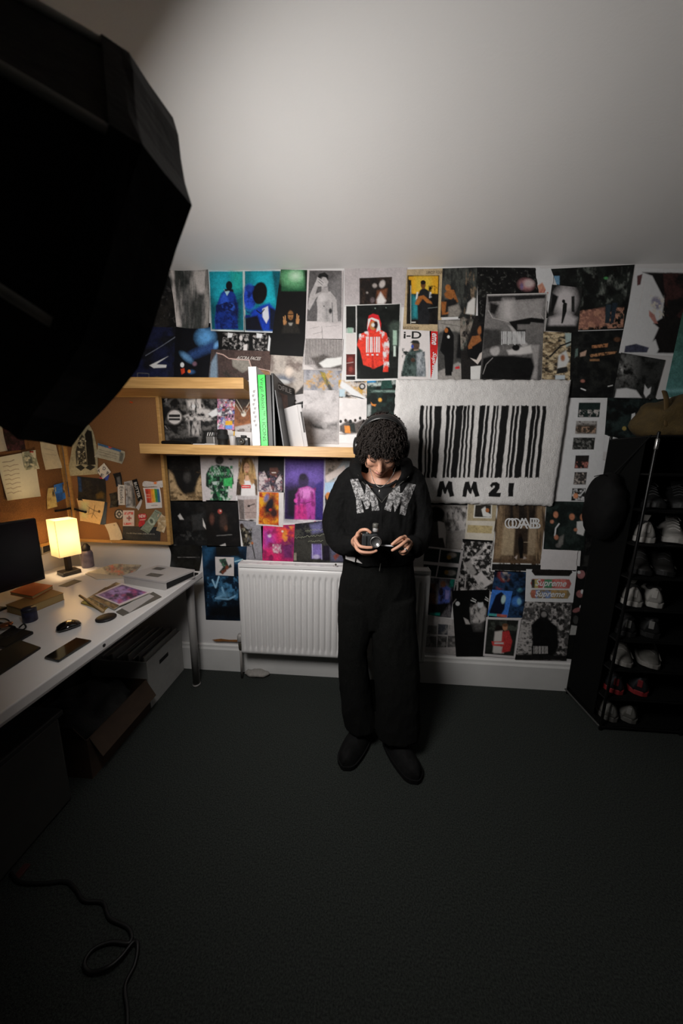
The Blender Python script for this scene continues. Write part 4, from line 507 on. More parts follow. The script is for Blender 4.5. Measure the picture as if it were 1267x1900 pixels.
poster('navy poster of blue smoke hanging to the left of the radiator', [(374, 1012), (458, 1014), (450, 1152), (382, 1150)], '0b1521', [('m', '12263a', 18, .55, 341), ('p', '1a3c58', [376, 1016, 398, 1014, 394, 1030, 378, 1050], 10), ('m', '3a688a', 10, .64, 342, 1, [384, 1070, 444, 1070, 440, 1125, 384, 1125]), ('l', '7fa3bc', 3, [394, 1076, 400, 1090, 406, 1070]), ('l', '6d96b2', 3.5, [412, 1090, 416, 1104, 400, 1110, 424, 1112, 436, 1106]), ('e', 415, 1104, 8, 5, '5a86a4', 0, 7), ('e', 440, 1040, 10, 5, '36627f', 20, 6), ('l', '8fb0c4', 2, [436, 1042, 450, 1038]), ('p', '0a0c10', [384, 1120, 450, 1118, 450, 1150, 384, 1150], 20), ('p', '10100f', [400, 1014, 440, 1013, 446, 1030, 402, 1032], 3)])
poster('small white photo of a seated person in green stuck onto the navy smoke poster', [(399, 1033), (434, 1034), (434, 1069), (400, 1067)], 'b1aba9', [('p', '26302c', [406, 1038, 418, 1036, 424, 1050, 428, 1046, 430, 1052, 418, 1058, 414, 1066, 406, 1062, 414, 1052], 1.5), ('e', 421, 1053, 3, 4, '6a3a28', 0, 1.5), ('m', '3f6a52', 4, .6, 345, 1, [406, 1036, 420, 1036, 418, 1050, 408, 1050]), ('p', '5a2f22', [410, 1060, 420, 1054, 420, 1060, 412, 1066], 1.5)])
# ------------------------------------------------------------------ tufted wall rug with barcode
RQ = [(735, 703), (1060, 704), (1033, 938), (786, 930)]
def build_rug():
    # the rug is a true rectangle on the wall: corners read from its top edge and right edge
    a, b, c = onplane(735, 703, 1, -.02), onplane(1060, 704, 1, -.02), onplane(1034, 940, 1, -.02)
    x0, x1, zt, zb = a[0], b[0]+.004, (a[2]+b[2])/2, c[2]
    nu, nv = 520, 390
    u, v = np.meshgrid(np.linspace(0, 1, nu), np.linspace(0, 1, nv))
    Xw, Zw = x0+(x1-x0)*u, zt+(zb-zt)*v
    e = np.minimum(np.minimum(u, 1-u)*(x1-x0), np.minimum(v, 1-v)*(zt-zb))
    Xw = Xw+(vnoise(Zw*60, Zw*0, 401)-.5)*.005*np.exp(-e/.02)*np.sign(u-.5); Zw = Zw+(vnoise(Xw*60, Xw*0, 402)-.5)*.005*np.exp(-e/.02)
    px = topx(np.stack([Xw, Xw*0-.022, Zw], -1)); X, Y = px[..., 0], px[..., 1]
    wob = lambda s: (vnoise(Y/9.0, Y*0+s, 403)-.5)*1.6
    black = np.zeros(X.shape)
    # bars: (left, right) at the top, (left, right) at the bottom, pixels in the photograph
    bars = [(779, 786, 774, 782), (790, 793, 786, 789.5), (797, 801.5, 791, 797), (806, 819.5, 799, 810), (828, 835, 820, 825), (838, 842.5, 827, 832), (845.5, 858.5, 835, 846.5), (859.5, 865.5, 850, 853.5), (867, 871, 858, 862), (875, 880, 866, 870.5), (889, 899.5, 878.5, 886.5), (902, 907, 888, 895), (914, 919, 900.5, 905), (920.5, 924, 909, 912), (929, 943, 916, 929), (949, 954, 936.5, 940), (956.5, 962, 942, 948.5), (965.5, 979.5, 952, 965), (985.5, 993.5, 971.5, 978), (995, 1001, 980, 985.5), (1005.5, 1012.5, 991, 998)]
    for i, (a, b, c, d) in enumerate(bars):
        Xs = X+wob(i*.37); black = np.maximum(black, polymask(Xs, Y+(vnoise(X/3, X*0, 404)-.5)*2, [a, 753, b, 753, d, 886, c, 886], 1.6))
    L = {'M1': [[809, 921, 815, 893, 822, 892, 826, 904, 831, 892, 838, 894, 841, 920, 833, 922, 830, 908, 826, 916, 823, 916, 821, 908, 817, 922]],
         'M2': [[856, 921, 862, 894, 869, 893, 873, 905, 877, 893, 883, 894, 888, 920, 880, 922, 876, 908, 873, 916, 870, 916, 867, 908, 863, 922]],
         '2': [[908, 901, 912, 895, 920, 894, 926, 898, 926, 906, 920, 914, 928, 914, 926, 922, 905, 921, 905, 915, 917, 904, 917, 901, 914, 901, 912, 905]],
         '1': [[943, 896, 953, 896, 950, 921, 941, 921]]}
    for ps in L.values():
        for p in ps: black = np.maximum(black, polymask(X+wob(.9), Y, p, 1.5))
    n1 = .65*np.random.default_rng(9).random(X.shape)+.35*vnoise(Xw*300+40, Zw*300+40, 405); n2 = vnoise(Xw*70+9, Zw*45+9, 406); n3 = vnoise(Xw*9+3, Zw*9+3, 407)
    depth = .014+.0024*n1+.0006*n2+.0012*n3+.002*black
    depth = depth*(1-np.exp(-e/.008))+.002
    P = np.stack([Xw, -.003-LAYER[0]-depth, Zw], -1)
    g = (.73+.24*(n1-.5)+.10*(n2-.5)-.05*n3)[..., None]*np.array([1.0, .965, .935])
    blk = np.array([.012, .012, .012])*(1+.5*n1[..., None])
    cols = np.clip(g*(1-black[..., None])+blk*black[..., None], .005, .8)
    r = thing('wall_rug', 'white tufted wall rug with a thick black barcode and the characters MM21', 'rug', tuple((np.array([(x0+x1)/2, -.003, zb]))))
    o = link('pile', gridmesh('pile', X, Y, P, cols), print_mat('rug_wool', .95, .05, .25, 500), r, True)
    bm = B(); box(bm, (x0+.006, -.003-LAYER[0]-.004, zb+.006), (x1-.006, -.0032-LAYER[0], zt-.006)); link('backing', bm, mat('rug_backing', '8d8880', .9), r)
build_rug()

# ------------------------------------------------------------------ radiator under the collage
RX0, RX1, RZ0, RZ1 = -.690, .428, .205, .800
enamel = mat('radiator_enamel', (.72, .70, .685), .32, vary=.015, scale=6)
rad = thing('radiator', 'white panel radiator with vertical flutes fixed to the back wall', 'radiator', ((RX0+RX1)/2, -.08, RZ0))
n = 30; pts = []
nu, nv = n*8+1, 44
u, v = np.meshgrid(np.linspace(0, 1, nu), np.linspace(0, 1, nv))
xs, zs = RX0+(RX1-RX0)*u, RZ0+(RZ1-.022-RZ0)*v
ph = (u*(n+1)-.5) % 1.0; g = np.clip((.5-np.abs(ph-.5))*5-.35, 0, 1); fade = np.clip((v-.055)/.03, 0, 1)*np.clip((.915-v)/.03, 0, 1)*((u > .5/(n+1)) & (u < 1-.5/(n+1)))
ys = -.118+.010*(1-g)*fade
ys = ys+.012*np.clip(1-(v/.02), 0, 1)**2+.012*np.clip(1-((1-v)/.02), 0, 1)**2
me = gridmesh('front_panel', u, v, np.stack([xs, ys, zs], -1), np.ones(u.shape+(3,)))
link('front_panel', me, enamel, rad, True)
_b = B(); box(_b, (RX0, -.105, RZ0+.004), (RX1, -.098, RZ1-.03), .002); link('water_panel', _b, enamel, rad)
for s in (0, 1):
    _b = B(); x = RX0-.004 if s == 0 else RX1-.004; box(_b, (x, -.118, RZ0+.012), (x+.008, -.05, RZ1), .003); link('side_panel', _b, enamel, rad)
_b = B()
box(_b, (RX0, -.119, RZ1-.024), (RX1, -.112, RZ1-.002), .002); box(_b, (RX0, -.056, RZ1-.024), (RX1, -.05, RZ1-.002), .002)
box(_b, (RX0+.003, -.113, RZ1-.009), (RX1-.003, -.055, RZ1-.006))
for i in range(14): box(_b, (RX0+.05+i*.076, -.100, RZ1-.0062), (RX0+.105+i*.076, -.068, RZ1-.0045), .001)
link('top_grille', _b, enamel, rad)
_b = B(); box(_b, (RX0+.1, -.05, RZ0+.08), (RX0+.13, -.033, RZ1-.06)); box(_b, (RX1-.13, -.05, RZ0+.08), (RX1-.1, -.033, RZ1-.06)); link('wall_bracket', _b, enamel, rad)
vp = ay(446, 1190, -.075)
_b = B(); lathe(_b, [(.006, -.06), (.012, -.055), (.014, -.02), (.014, 0), (.010, .004)], 16, vp+Vector((0, 0, 0))); box(_b, (vp.x-.004, vp.y-.01, vp.z-.034), (RX0+.02, vp.y+.01, vp.z-.016), .003)
vb = link('valve', _b, mat('valve_brass', '6d675c', .4, .6), rad, True)
_b = B(); lathe(_b, [(.016, 0), (.019, .006), (.019, .034), (.015, .046), (.004, .05)], 18, vp+Vector((0, 0, .004))); link('valve_cap', _b, mat('valve_plastic', '9d9995', .4), vb, True)
_b = B(); tube(_b, [(vp.x, vp.y, .0), (vp.x, vp.y, vp.z-.05)], .0075, 12, cap=False); link('pipe', _b, mat('pipe_paint', '8f8a85', .45), rad, True)
_b = B(); lathe(_b, [(.0035, -.004), (.0035, .004), (.006, .005), (.006, .009)], 10, ay(623, 1047, -.112), (0, -1, 0)); link('bleed_screw', _b, mat('valve_brass', '6d675c'), rad)
# a flattened bag of something pale lying under the radiator
tp = [(449, 1247), (455, 1235), (470, 1238), (498, 1238), (501, 1246), (490, 1253), (462, 1254)]
_b = B(); ellipsoid(_b, az(476, 1249, .018), (.085, .03, .017)); o = link('paper_packet', remesh(_b, .006, 3), mat('packet_paper', '8f8b85', .7, vary=.1, scale=60), None, True)
wrinkle(o.data, .006, 22, seed=3); tag(o, 'crumpled white paper packet on the carpet under the radiator', 'packet')

# ------------------------------------------------------------------ floating shelves
def wood(name, light, dark, dirscale=(1, 14, 14)):
    m = bpy.data.materials.new(name); m.use_nodes = True; nt = m.node_tree; b = nt.nodes['Principled BSDF']
    tc = nt.nodes.new('ShaderNodeTexCoord'); mp = nt.nodes.new('ShaderNodeMapping'); mp.inputs['Scale'].default_value = dirscale
    nz = nt.nodes.new('ShaderNodeTexNoise'); nz.inputs['Scale'].default_value = 6; nz.inputs['Detail'].default_value = 6; nz.inputs['Distortion'].default_value = .6
    r = nt.nodes.new('ShaderNodeValToRGB'); r.color_ramp.elements[0].position = .35; r.color_ramp.elements[1].position = .68
    r.color_ramp.elements[0].color = col4(dark); r.color_ramp.elements[1].color = col4(light)
    nt.links.new(tc.outputs['Object'], mp.inputs['Vector']); nt.links.new(mp.outputs['Vector'], nz.inputs['Vector']); nt.links.new(nz.outputs['Fac'], r.inputs['Fac']); nt.links.new(r.outputs['Color'], b.inputs['Base Color'])
    b.inputs['Roughness'].default_value = .45; return m
oak = wood('oak_foil', 'c49a60', 'ab824c')
SH1 = (-1.672, -.572, 1.745, 1.797); SH2 = (-1.133, -.018, 1.424, 1.474); SY = -.245
for (a, b, z0, z1), lab in ((SH1, 'upper floating oak shelf, reaching behind the softbox'), (SH2, 'lower floating oak shelf carrying the row of books')):
    bm = B(); box(bm, (a, SY, z0), (b, -.001, z1), .0015); o = link('wall_shelf', bm, oak); tag(o, lab, 'shelf', 'floating oak shelves')
ST = SH2[3]
# books on the lower shelf: placed by spine
def book(label, x0, x1, depth, h, cover, y0=-.235, lean=0.0, pages='b9b2a4', name='book', front=True, group='books on the lower shelf', twist=0.0):
    M = Matrix.Translation(((x0+x1)/2, y0+depth/2, ST+.001)) @ Matrix.Rotation(twist, 4, 'Z') @ Matrix.Rotation(lean, 4, 'Y')
    w = x1-x0; t = thing(name, label, 'book', ((x0+x1)/2, y0+depth/2, ST), group)
    ct = min(.0022, w*.2)
    bm = B(); box(bm, (-w/2, -depth/2, 0), (-w/2+ct, depth/2, h), .0004, M); box(bm, (w/2-ct, -depth/2, 0), (w/2, depth/2, h), .0004, M)
    box(bm, (-w/2, -depth/2, 0), (w/2, -depth/2+ct, h), .0004, M); link('cover', bm, cover, t)
    bm = B(); box(bm, (-w/2+ct, -depth/2+ct, .003), (w/2-ct, depth/2-.004, h-.003), 0, M); link('pages', bm, mat('page_edges', pages, .8), t)
    return t, M
def bx(px): return ay(px, 826, -.235).x
white_c = mat('cover_white', 'd8d4d2', .35, vary=.02, scale=30); green_c = mat('cover_green', '2fd24a', .35); grey_c = mat('cover_charcoal', '2b2a2a', .5); black_c = mat('cover_black', '121212', .4)
wx0 = bx(468); wx1 = bx(483.5)
t, M = book('tall white book with faint grey spine lettering, first in the shelf row', wx0, wx1, .20, .375, white_c, lean=math.radians(-1.6))
def spine_text(t, M, w, depth, s, z0, z1, color, fw=.6, name='lettering'):
    """title running down a spine"""
    f = lambda x, z: M @ Vector((x, -depth/2-.0006, z))
    letter_at(t, s, f(w*fw/2, z1), f(w*fw/2, z0), f(-w*fw/2, z1), mat('spine_ink_'+color, color, .5), (0, 0, 0))
for k in range(9): 
    bm = B(); zz = .10+k*.02; c = M @ Vector(((-1)**k*.003, -.1006, zz)); ellipsoid(bm, c, (.006, .0006, .007), sub=2); ellipsoid(bm, c+Vector((.006, 0, .005)), (.002, .0005, .003), sub=1); link('printed_mark', bm, mat('spine_grey', '8f8b89', .5), t)
gx0, gx1 = wx1+.0015, bx(497.5)
t, M = book('bright green book with black spine lettering between the white and charcoal books', gx0, gx1, .21, .338, green_c, lean=math.radians(-1.4))
spine_text(t, M, gx1-gx0, .21, 'Virgil Abloh™ \\ ICONS', .022, .325, '0c1a0e', .62)
kx0, kx1 = gx1+.0015, bx(507)
t, M = book('charcoal grey hardback right beside the green book', kx0, kx1, .21, .338, grey_c, lean=math.radians(-1.2))
lx0 = kx1+.002
t, M = book('slim black book with a white page edge, next after the charcoal hardback', lx0, lx0+.012, .20, .345, black_c, lean=math.radians(-1))
t, M = book('thin black magazine leaning, cover showing a small portrait', lx0+.030, lx0+.036, .215, .325, black_c, lean=math.radians(-3.2), twist=math.radians(-22))
f = lambda y, z: M @ Vector((.0036, y, z))
letter_at(t, 'PROFILE', f(-.095, .315), f(.08, .315), f(-.095, .290), mat('mag_ink', '8d8a88', .5), (0, 0, 0), bold=True)
bm = B(); prism(bm, [f(-.05, .2), f(.04, .2), f(.04, .275), f(-.05, .275)], (.0003, 0, 0)); link('cover_photo', bm, mat('portrait_brown', '4a3128', .5, vary=.4, scale=60), t)
t, M = book('thin black paperback leaning behind the white slipcase', lx0+.046, lx0+.054, .19, .27, black_c, lean=math.radians(-8))
t, M = book('white slipcase book leaning left at the end of the row, grey patch on its face', lx0+.088, lx0+.112, .20, .205, white_c, lean=math.radians(-11), twist=math.radians(38))
f = lambda y, z: M @ Vector((-.0125, y, z)); g = lambda x, z: M @ Vector((x, -.1006, z))
bm = B(); prism(bm, [g(.0, .07), g(.009, .07), g(.009, .17), g(.0, .17)], (0, -.0003, 0)); link('label_patch', bm, mat('patch_grey', '5b5957', .6), t)
# small things on the lower shelf
def onshelf(px, Y): return ay(px, 824, Y).x
bm = B(); x0, x1 = onshelf(303, -.16), onshelf(356, -.16); tube(bm, [(x0, -.16, ST+.012), (x0+.05, -.16, ST+.013), (x1, -.158, ST+.010)], [.010, .011, .006], 12); o = link('torch', bm, mat('shiny_black', '0d0d0d', .25), None, True); tag(o, 'slim shiny black torch lying at the left end of the lower shelf', 'torch')
tx = onshelf(394, -.15)
t = thing('ink_tin', 'small silver tin on a white lid with black slanted stripes, on the lower shelf', 'tin', (tx, -.15, ST))
bm = B(); box(bm, (tx-.028, -.18, ST), (tx+.028, -.12, ST+.010), .002); link('base_plate', bm, mat('tin_white', 'b4b0ac', .4), t)
bm = B(); box(bm, (tx-.023, -.172, ST+.010), (tx+.023, -.125, ST+.048), .003); link('body', bm, mat('tin_grey', '6f6c69', .35, .3), t)
bm = B(); box(bm, (tx-.024, -.173, ST+.048), (tx+.024, -.124, ST+.07), .003); l = link('lid', bm, mat('tin_black', '1a1a1a', .4), t)
bm = B()
for i in range(3): x = tx-.016+i*.012; prism(bm, [(x, -.1732, ST+.050), (x+.005, -.1732, ST+.050), (x+.011, -.1732, ST+.068), (x+.006, -.1732, ST+.068)], (0, -.0004, 0))
link('stripe_mark', bm, mat('tin_white', 'b4b0ac'), l)
tx = onshelf(414, -.15)
t = thing('lens_barrel', 'black camera lens standing on the lower shelf beside the striped tin', 'lens', (tx, -.15, ST))
bm = B(); lathe(bm, [(.024, 0), (.026, .004), (.026, .03), (.0285, .032), (.0285, .06), (.026, .062), (.026, .082), (.023, .085)], 28, (tx, -.15, ST)); link('barrel', bm, mat('lens_black', '141414', .5), t, True)
bm = B(); lathe(bm, [(.0295, .036), (.0300, .038), (.0300, .055), (.0295, .057)], 40, (tx, -.15, ST)); link('focus_ring', bm, mat('rubber', '0c0c0c', .8, bump=.3, bscale=400), t)
tx = onshelf(432, -.17)
t = thing('pen_pot', 'small white pot holding a yellow pencil on the lower shelf', 'pot', (tx, -.17, ST))
bm = B(); lathe(bm, [(.012, 0), (.014, .002), (.0175, .05), (.0165, .052), (.013, .006), (.001, .004)], 24, (tx, -.17, ST)); link('pot', bm, mat('pot_white', 'aaa6a4', .5), t, True)
o = thing('pencil', 'yellow pencil standing in the small white pot', 'pencil', (tx, -.165, ST+.01))
bm = B(); tube(bm, [(tx+.002, -.168, ST+.010), (tx+.006, -.160, ST+.075)], .0035, 6); link('shaft', bm, mat('pencil_yellow', 'c99a2a', .5), o)
bm = B(); lathe(bm, [(.0035, 0), (.0008, .011)], 6, (tx+.0062, -.1598, ST+.077), (.06, .12, 1)); link('tip', bm, mat('pencil_tip', '3a2a1a', .6), o)
tx = onshelf(452, -.17)
t = thing('compact_camera', 'small black compact camera on the lower shelf next to the tall white book', 'camera', (tx, -.17, ST))
bm = B(); box(bm, (tx-.036, -.185, ST), (tx+.030, -.15, ST+.045), .004); box(bm, (tx-.012, -.18, ST+.045), (tx+.014, -.155, ST+.056), .003); link('body', bm, mat('camera_black', '171717', .45), t)
bm = B(); lathe(bm, [(.016, 0), (.017, .008), (.014, .018), (.011, .018), (.010, .012)], 24, (tx, -.185, ST+.023), (0, -1, 0)); link('lens', bm, mat('lens_metal', '55534f', .3, .7), t, True)
bm = B(); box(bm, (tx+.016, -.187, ST+.03), (tx+.027, -.185, ST+.04)); link('flash', bm, mat('flash_white', 'a09d99', .3), t)

# ------------------------------------------------------------------ cork boards
def cork():
    m = bpy.data.materials.new('cork'); m.use_nodes = True; nt = m.node_tree; b = nt.nodes['Principled BSDF']; tc = nt.nodes.new('ShaderNodeTexCoord')
    v = nt.nodes.new('ShaderNodeTexNoise'); v.inputs['Scale'].default_value = 320; v.inputs['Detail'].default_value = 3
    r = nt.nodes.new('ShaderNodeValToRGB'); r.color_ramp.elements[0].position = .33; r.color_ramp.elements[1].position = .66
    r.color_ramp.elements[0].color = col4('684527'); r.color_ramp.elements[1].color = col4('8c6238')
    nt.links.new(tc.outputs['Object'], v.inputs['Vector']); nt.links.new(v.outputs['Fac'], r.inputs['Fac']); nt.links.new(r.outputs['Color'], b.inputs['Base Color']); b.inputs['Roughness'].default_value = .9
    bp = nt.nodes.new('ShaderNodeBump'); bp.inputs['Strength'].default_value = .4; bp.inputs['Distance'].default_value = .004; nt.links.new(v.outputs['Fac'], bp.inputs['Height']); nt.links.new(bp.outputs['Normal'], b.inputs['Normal']); return m
corkm = cork(); pine = wood('pine_frame', 'c09458', 'a57d44')
cbx0, cbx1 = ay(149, 1003, -.03).x, ay(322, 1008, -.03).x; cbz0, cbz1 = ay(240, 1006, -.03).z, ay(300, 733, -.03).z
t = thing('cork_board', 'wide pine framed cork board pinned with stickers, on the back wall below the shelves', 'cork board', ((cbx0+cbx1)/2, -.035, cbz0), 'pine framed cork boards')
bm = B(); box(bm, (cbx0+.01, -.05, cbz0+.01), (cbx1-.01, -.031, cbz1-.01)); link('cork_panel', bm, corkm, t)
for lo, hi in (((cbx0, -.060, cbz0), (cbx1, -.030, cbz0+.018)), ((cbx0, -.060, cbz1-.018), (cbx1, -.030, cbz1)), ((cbx0, -.060, cbz0+.018), (cbx0+.018, -.030, cbz1-.018)), ((cbx1-.018, -.060, cbz0+.018), (cbx1, -.030, cbz1-.018))):
    bm = B(); box(bm, lo, hi, .002); link('frame_bar', bm, pine, t)
LB = (-.90, -.035, cbz0+.015, cbz1)
t = thing('cork_board', 'pine framed cork board on the left wall behind the monitor', 'cork board', (WALL_L+.01, (LB[0]+LB[1])/2, LB[2]), 'pine framed cork boards')
bm = B(); box(bm, (WALL_L+.002, LB[0]+.01, LB[2]+.01), (WALL_L+.016, LB[1]-.01, LB[3]-.01)); link('cork_panel', bm, corkm, t)
for y0, y1, z0, z1 in ((LB[0], LB[1], LB[2], LB[2]+.018), (LB[0], LB[1], LB[3]-.018, LB[3]), (LB[0], LB[0]+.018, LB[2]+.018, LB[3]-.018), (LB[1]-.018, LB[1], LB[2]+.018, LB[3]-.018)):
    bm = B(); box(bm, (WALL_L+.001, y0, z0), (WALL_L+.024, y1, z1), .002); link('frame_bar', bm, pine, t)
G = 'papers pinned to the back wall cork board'; CO = .0515
def ovalcut(cx, cy, rx, ry, n=28): return [v for i in range(n) for v in (cx+rx*math.cos(6.2832*i/n), cy+ry*math.sin(6.2832*i/n))]
def pin(label, quad, bg, strokes, cat='paper', name='pinned_paper', k=1.5, curl=.006, lay=0, wall='back', group=G, cut=None):
    return poster(label, quad, bg, strokes, cat, name, group, wall, (CO if wall == 'back' else .018)+.0006*lay, k, curl, .55 if cut else 1.0, 0.0, cut)
pin('arched cream cut-out with two black figures on a chequered floor, high on the cork board', [(140, 786), (176, 786), (184, 880), (126, 884)], '77735f', [('n', .08, 8, 501), ('p', '151412', [157, 806, 162, 797, 170, 800, 174, 830, 178, 862, 162, 864, 160, 836], 2), ('p', '23211d', [146, 815, 152, 806, 157, 812, 158, 832, 162, 862, 142, 862, 140, 838], 2), ('m', '8d8874', 4, .6, 502, 1, [144, 812, 160, 812, 160, 862, 144, 862]), ('p', '1a1a18', [140, 866, 150, 862, 158, 868, 150, 874], 1), ('p', '1a1a18', [158, 868, 166, 862, 178, 866, 168, 873], 1)], 'cut-out', 'paper_cutout', lay=1, cut=[126, 884, 128, 850, 133, 820, 140, 800, 148, 789, 157, 785, 166, 788, 173, 800, 179, 825, 182, 850, 183, 880])
pin('curled travel ticket with a blue printed edge on the cork board', [(183, 822), (233, 838), (229, 861), (178, 848)], '85806f', [('p', '2a4a6a', [183, 822, 226, 834, 224, 839, 182, 826], 1), ('e', 205, 829, 4, 2.4, 'a03a32'), ('l', '5a564a', .8, [184, 834, 222, 844]), ('l', '5a564a', .8, [184, 838, 218, 848]), ('l', '5a564a', .8, [184, 843, 215, 851]), ('p', '4a4840', [222, 838, 230, 841, 228, 858, 221, 855], 3)], 'ticket', lay=1, curl=.012)
pin('dark moody landscape print with a blue left edge on the cork board', [(144, 884), (196, 889), (198, 932), (146, 928)], '141417', [('m', '23211d', 10, .55, 505), ('p', '1b3050', [144, 884, 150, 886, 152, 912, 147, 912], 3), ('p', '4a3a1c', [178, 918, 188, 912, 194, 916, 192, 924, 180, 926], 4)], 'print', 'printed_card', lay=1)
pin('cream card with a brown ink sketch, lowest on the board beside the lamp', [(143, 925), (195, 931), (187, 973), (150, 966)], 'a88f68', [('l', '4a3520', 1.2, [158, 935, 166, 942, 176, 948, 186, 950]), ('l', '4a3520', 1.2, [176, 938, 174, 950, 170, 960]), ('l', '4a3520', 1, [166, 942, 164, 952]), ('e', 184, 949, 2.4, 2.6, '3a2a1a'), ('l', '5a4428', .9, [160, 955, 172, 952, 180, 962]), ('p', 'c2a67c', [150, 930, 164, 932, 160, 960, 152, 958], 8)], 'card', 'sketch_card', lay=3)
pin('dark blue card edge showing behind the cream sketch card', [(188, 931), (199, 932), (196, 974), (186, 973)], '1c2a3a', [], 'card', 'blue_card', lay=2, curl=0)
_, f = pin('small square white sticker with four dark letters, turned like a diamond', [(193, 859), (206, 876), (191, 889), (178, 873)], 'a9a396', [], 'sticker', 'sticker', lay=4, curl=0)
for ch, x, y in (('A', 181, 872), ('D', 191, 868), ('E', 187, 881), ('R', 198, 877)):
    lettering(_, ch, (x+.5, y-2.5), (x+5.5, y-1), (x-1, y+3.5), '1b1b22', f, bold=True, k=1.5)
pin('little red and blue sticker under the diamond lettered one', [(184, 886), (203, 881), (200, 891), (188, 893)], '2a3a7a', [('p', '9a2a2a', [184, 886, 191, 884, 192, 891, 188, 893], 1)], 'sticker', 'sticker', lay=2, curl=0)
_, f = pin('white woven label with vertical black lettering, left of the grey ribbon', [(218, 899), (231, 900), (232, 937), (219, 937)], 'b0aaa0', [], 'label', 'woven_label', lay=3, curl=0)
lettering(_, 'Etudes', (228.5, 903), (229.5, 934), (222, 903), '141414', f, k=1.5)
pin('black swing tag hanging above the white woven label', [(210, 879), (224, 876), (228, 899), (217, 903)], '121213', [('p', '4a4a4a', [216, 886, 222, 884, 225, 900, 219, 902], 2)], 'label', 'swing_tag', lay=2)
pin('grey and white garment ribbon hanging between the two lettered labels', [(231, 894), (246, 891), (255, 944), (236, 941)], '8f8b86', [('p', '3a3a3a', [244, 900, 250, 905, 254, 940, 246, 940], 4), ('n', .2, 6, 511), ('l', '5a5754', .8, [236, 905, 238, 935]), ('m', '5c5956', 5, .62, 512)], 'label', 'fabric_ribbon', lay=2, curl=.012)
_, f = pin('black woven label with white letters, tilted beside the grey ribbon', [(245, 891), (254, 888), (265, 927), (256, 931)], '0f0f10', [], 'label', 'woven_label', lay=4, curl=0)
lettering(_, 'BUTTER', (253, 894), (261, 923), (248, 895.5), 'a9a5a0', f, bold=True, k=1.5)
pin('white notched tag poking out under the tilted black label', [(252, 942), (262, 926), (265, 928), (258, 947)], 'a09b96', [], 'label', 'paper_tag', lay=3)
pin('crumpled black ribbon left of the white woven label', [(204, 916), (218, 912), (222, 940), (206, 942)], '161512', [('m', '33302a', 5, .6, 515)], 'label', 'fabric_ribbon', lay=1, curl=.012)
pin('white paper band with an orange spot above the rainbow card', [(264, 893), (306, 891), (306, 905), (265, 903)], 'a8a29c', [('e', 288, 896, 3, 2.6, 'b5602c', 0, 2)], 'paper', 'paper_band', lay=2, curl=.006, cut=[264, 896, 268, 892, 285, 894, 302, 891, 306, 895, 306, 902, 301, 905, 285, 903, 269, 904, 264, 901])
pin('white bordered card of red to green rainbow stripes', [(266, 905), (297, 904), (302, 942), (272, 944)], 'b5afaa', [('p', 'a02f26', [269, 907, 275, 907, 278, 933, 273, 933], 1), ('p', 'b5452a', [274, 907, 279, 907, 282, 933, 277, 933], 1), ('p', 'c07a2a', [279, 907, 284, 907, 287, 932, 282, 933], 1), ('p', 'b8942a', [283, 907, 286, 907, 289, 932, 286, 932], 1), ('p', '3f7a3a', [286, 907, 291, 907, 294, 932, 289, 932], 1), ('p', '2f5a7a', [291, 907, 295, 907, 298, 932, 293, 932], 1), ('l', '8a3a30', 1, [270, 913, 277, 913]), ('l', 'c9a08a', 1, [271, 918, 278, 918]), ('l', 'c9a08a', 1, [272, 923, 279, 923]), ('l', '4a4540', .9, [281, 938, 292, 937.5])], 'card', 'rainbow_card', lay=3)
bm = B(); c = ay(220, 953, -CO-.001)
o, f = pin('round black sticker with a white cog ring next to the red and white sticker', [(210, 944), (230, 944), (231, 965), (211, 965)], '111111', [('e', 221, 954, 6.5, 7.5, 'a39e97'), ('e', 221, 954, 4, 4.8, '111111'), ('l', '111111', 1.4, [214, 954, 228, 954]), ('l', '111111', 1.4, [221, 946, 221, 962]), ('e', 221, 954, 2, 2.4, '8d8882')], 'sticker', 'sticker', lay=3, curl=0, cut=ovalcut(220.7, 954.3, 9.2, 10))
pin('square white sticker with a red cross pattern and red lettering bands', [(228, 947), (249, 947), (249, 976), (228, 976)], 'b5aaa2', [('r', 'a8362c', 230, 950, 247, 955), ('r', 'a8362c', 230, 970, 247, 974), ('m', 'b5aaa2', 2.4, .55, 521, 1, [230, 950, 247, 950, 247, 955, 230, 955]), ('m', 'b5aaa2', 2.4, .55, 522, 1, [230, 970, 247, 970, 247, 974, 230, 974]), ('r', '8a3028', 235, 960, 238, 963), ('r', '8a3028', 241, 960, 244, 963), ('r', '8a3028', 238, 957, 241, 960), ('r', '8a3028', 238, 963, 241, 966), ('e', 239.5, 961.5, 1.5, 1.5, '2a2020')], 'sticker', 'sticker', lay=4, curl=0)
o, f = pin('red heart shaped sticker beside the folded banknote', [(255, 952), (273, 952), (270, 972), (255, 980)], 'a3262c', [('p', '7a4420', [268, 975, 280, 975, 280, 985, 256, 985], 3), ('l', 'c29a94', 1.3, [257, 965, 270, 964])], 'sticker', 'sticker', lay=3, curl=0, cut=[256, 955, 260, 952.5, 265, 953, 270, 952.5, 272.5, 957, 271.5, 963, 268, 967, 270, 971, 266, 975, 260, 979.5, 256.5, 977, 257, 969, 259, 965, 256, 961])
lettering(o, 'NEW', (257.5, 955), (270, 954.5), (258, 961), 'cbb8b2', f, bold=True, k=1.5)
pin('folded grey green banknote pinned at a slant', [(289, 945), (301, 952), (276, 991), (261, 982)], '6f7868', [('e', 281, 967, 6, 8, '98a08e', -30), ('e', 281, 967, 3, 4.4, '4a5246', -30), ('l', '3f463c', 1.2, [288, 949, 297, 954]), ('l', '3f463c', 1.2, [265, 982, 276, 988]), ('n', .25, 4, 525)], 'banknote', 'banknote', lay=5)
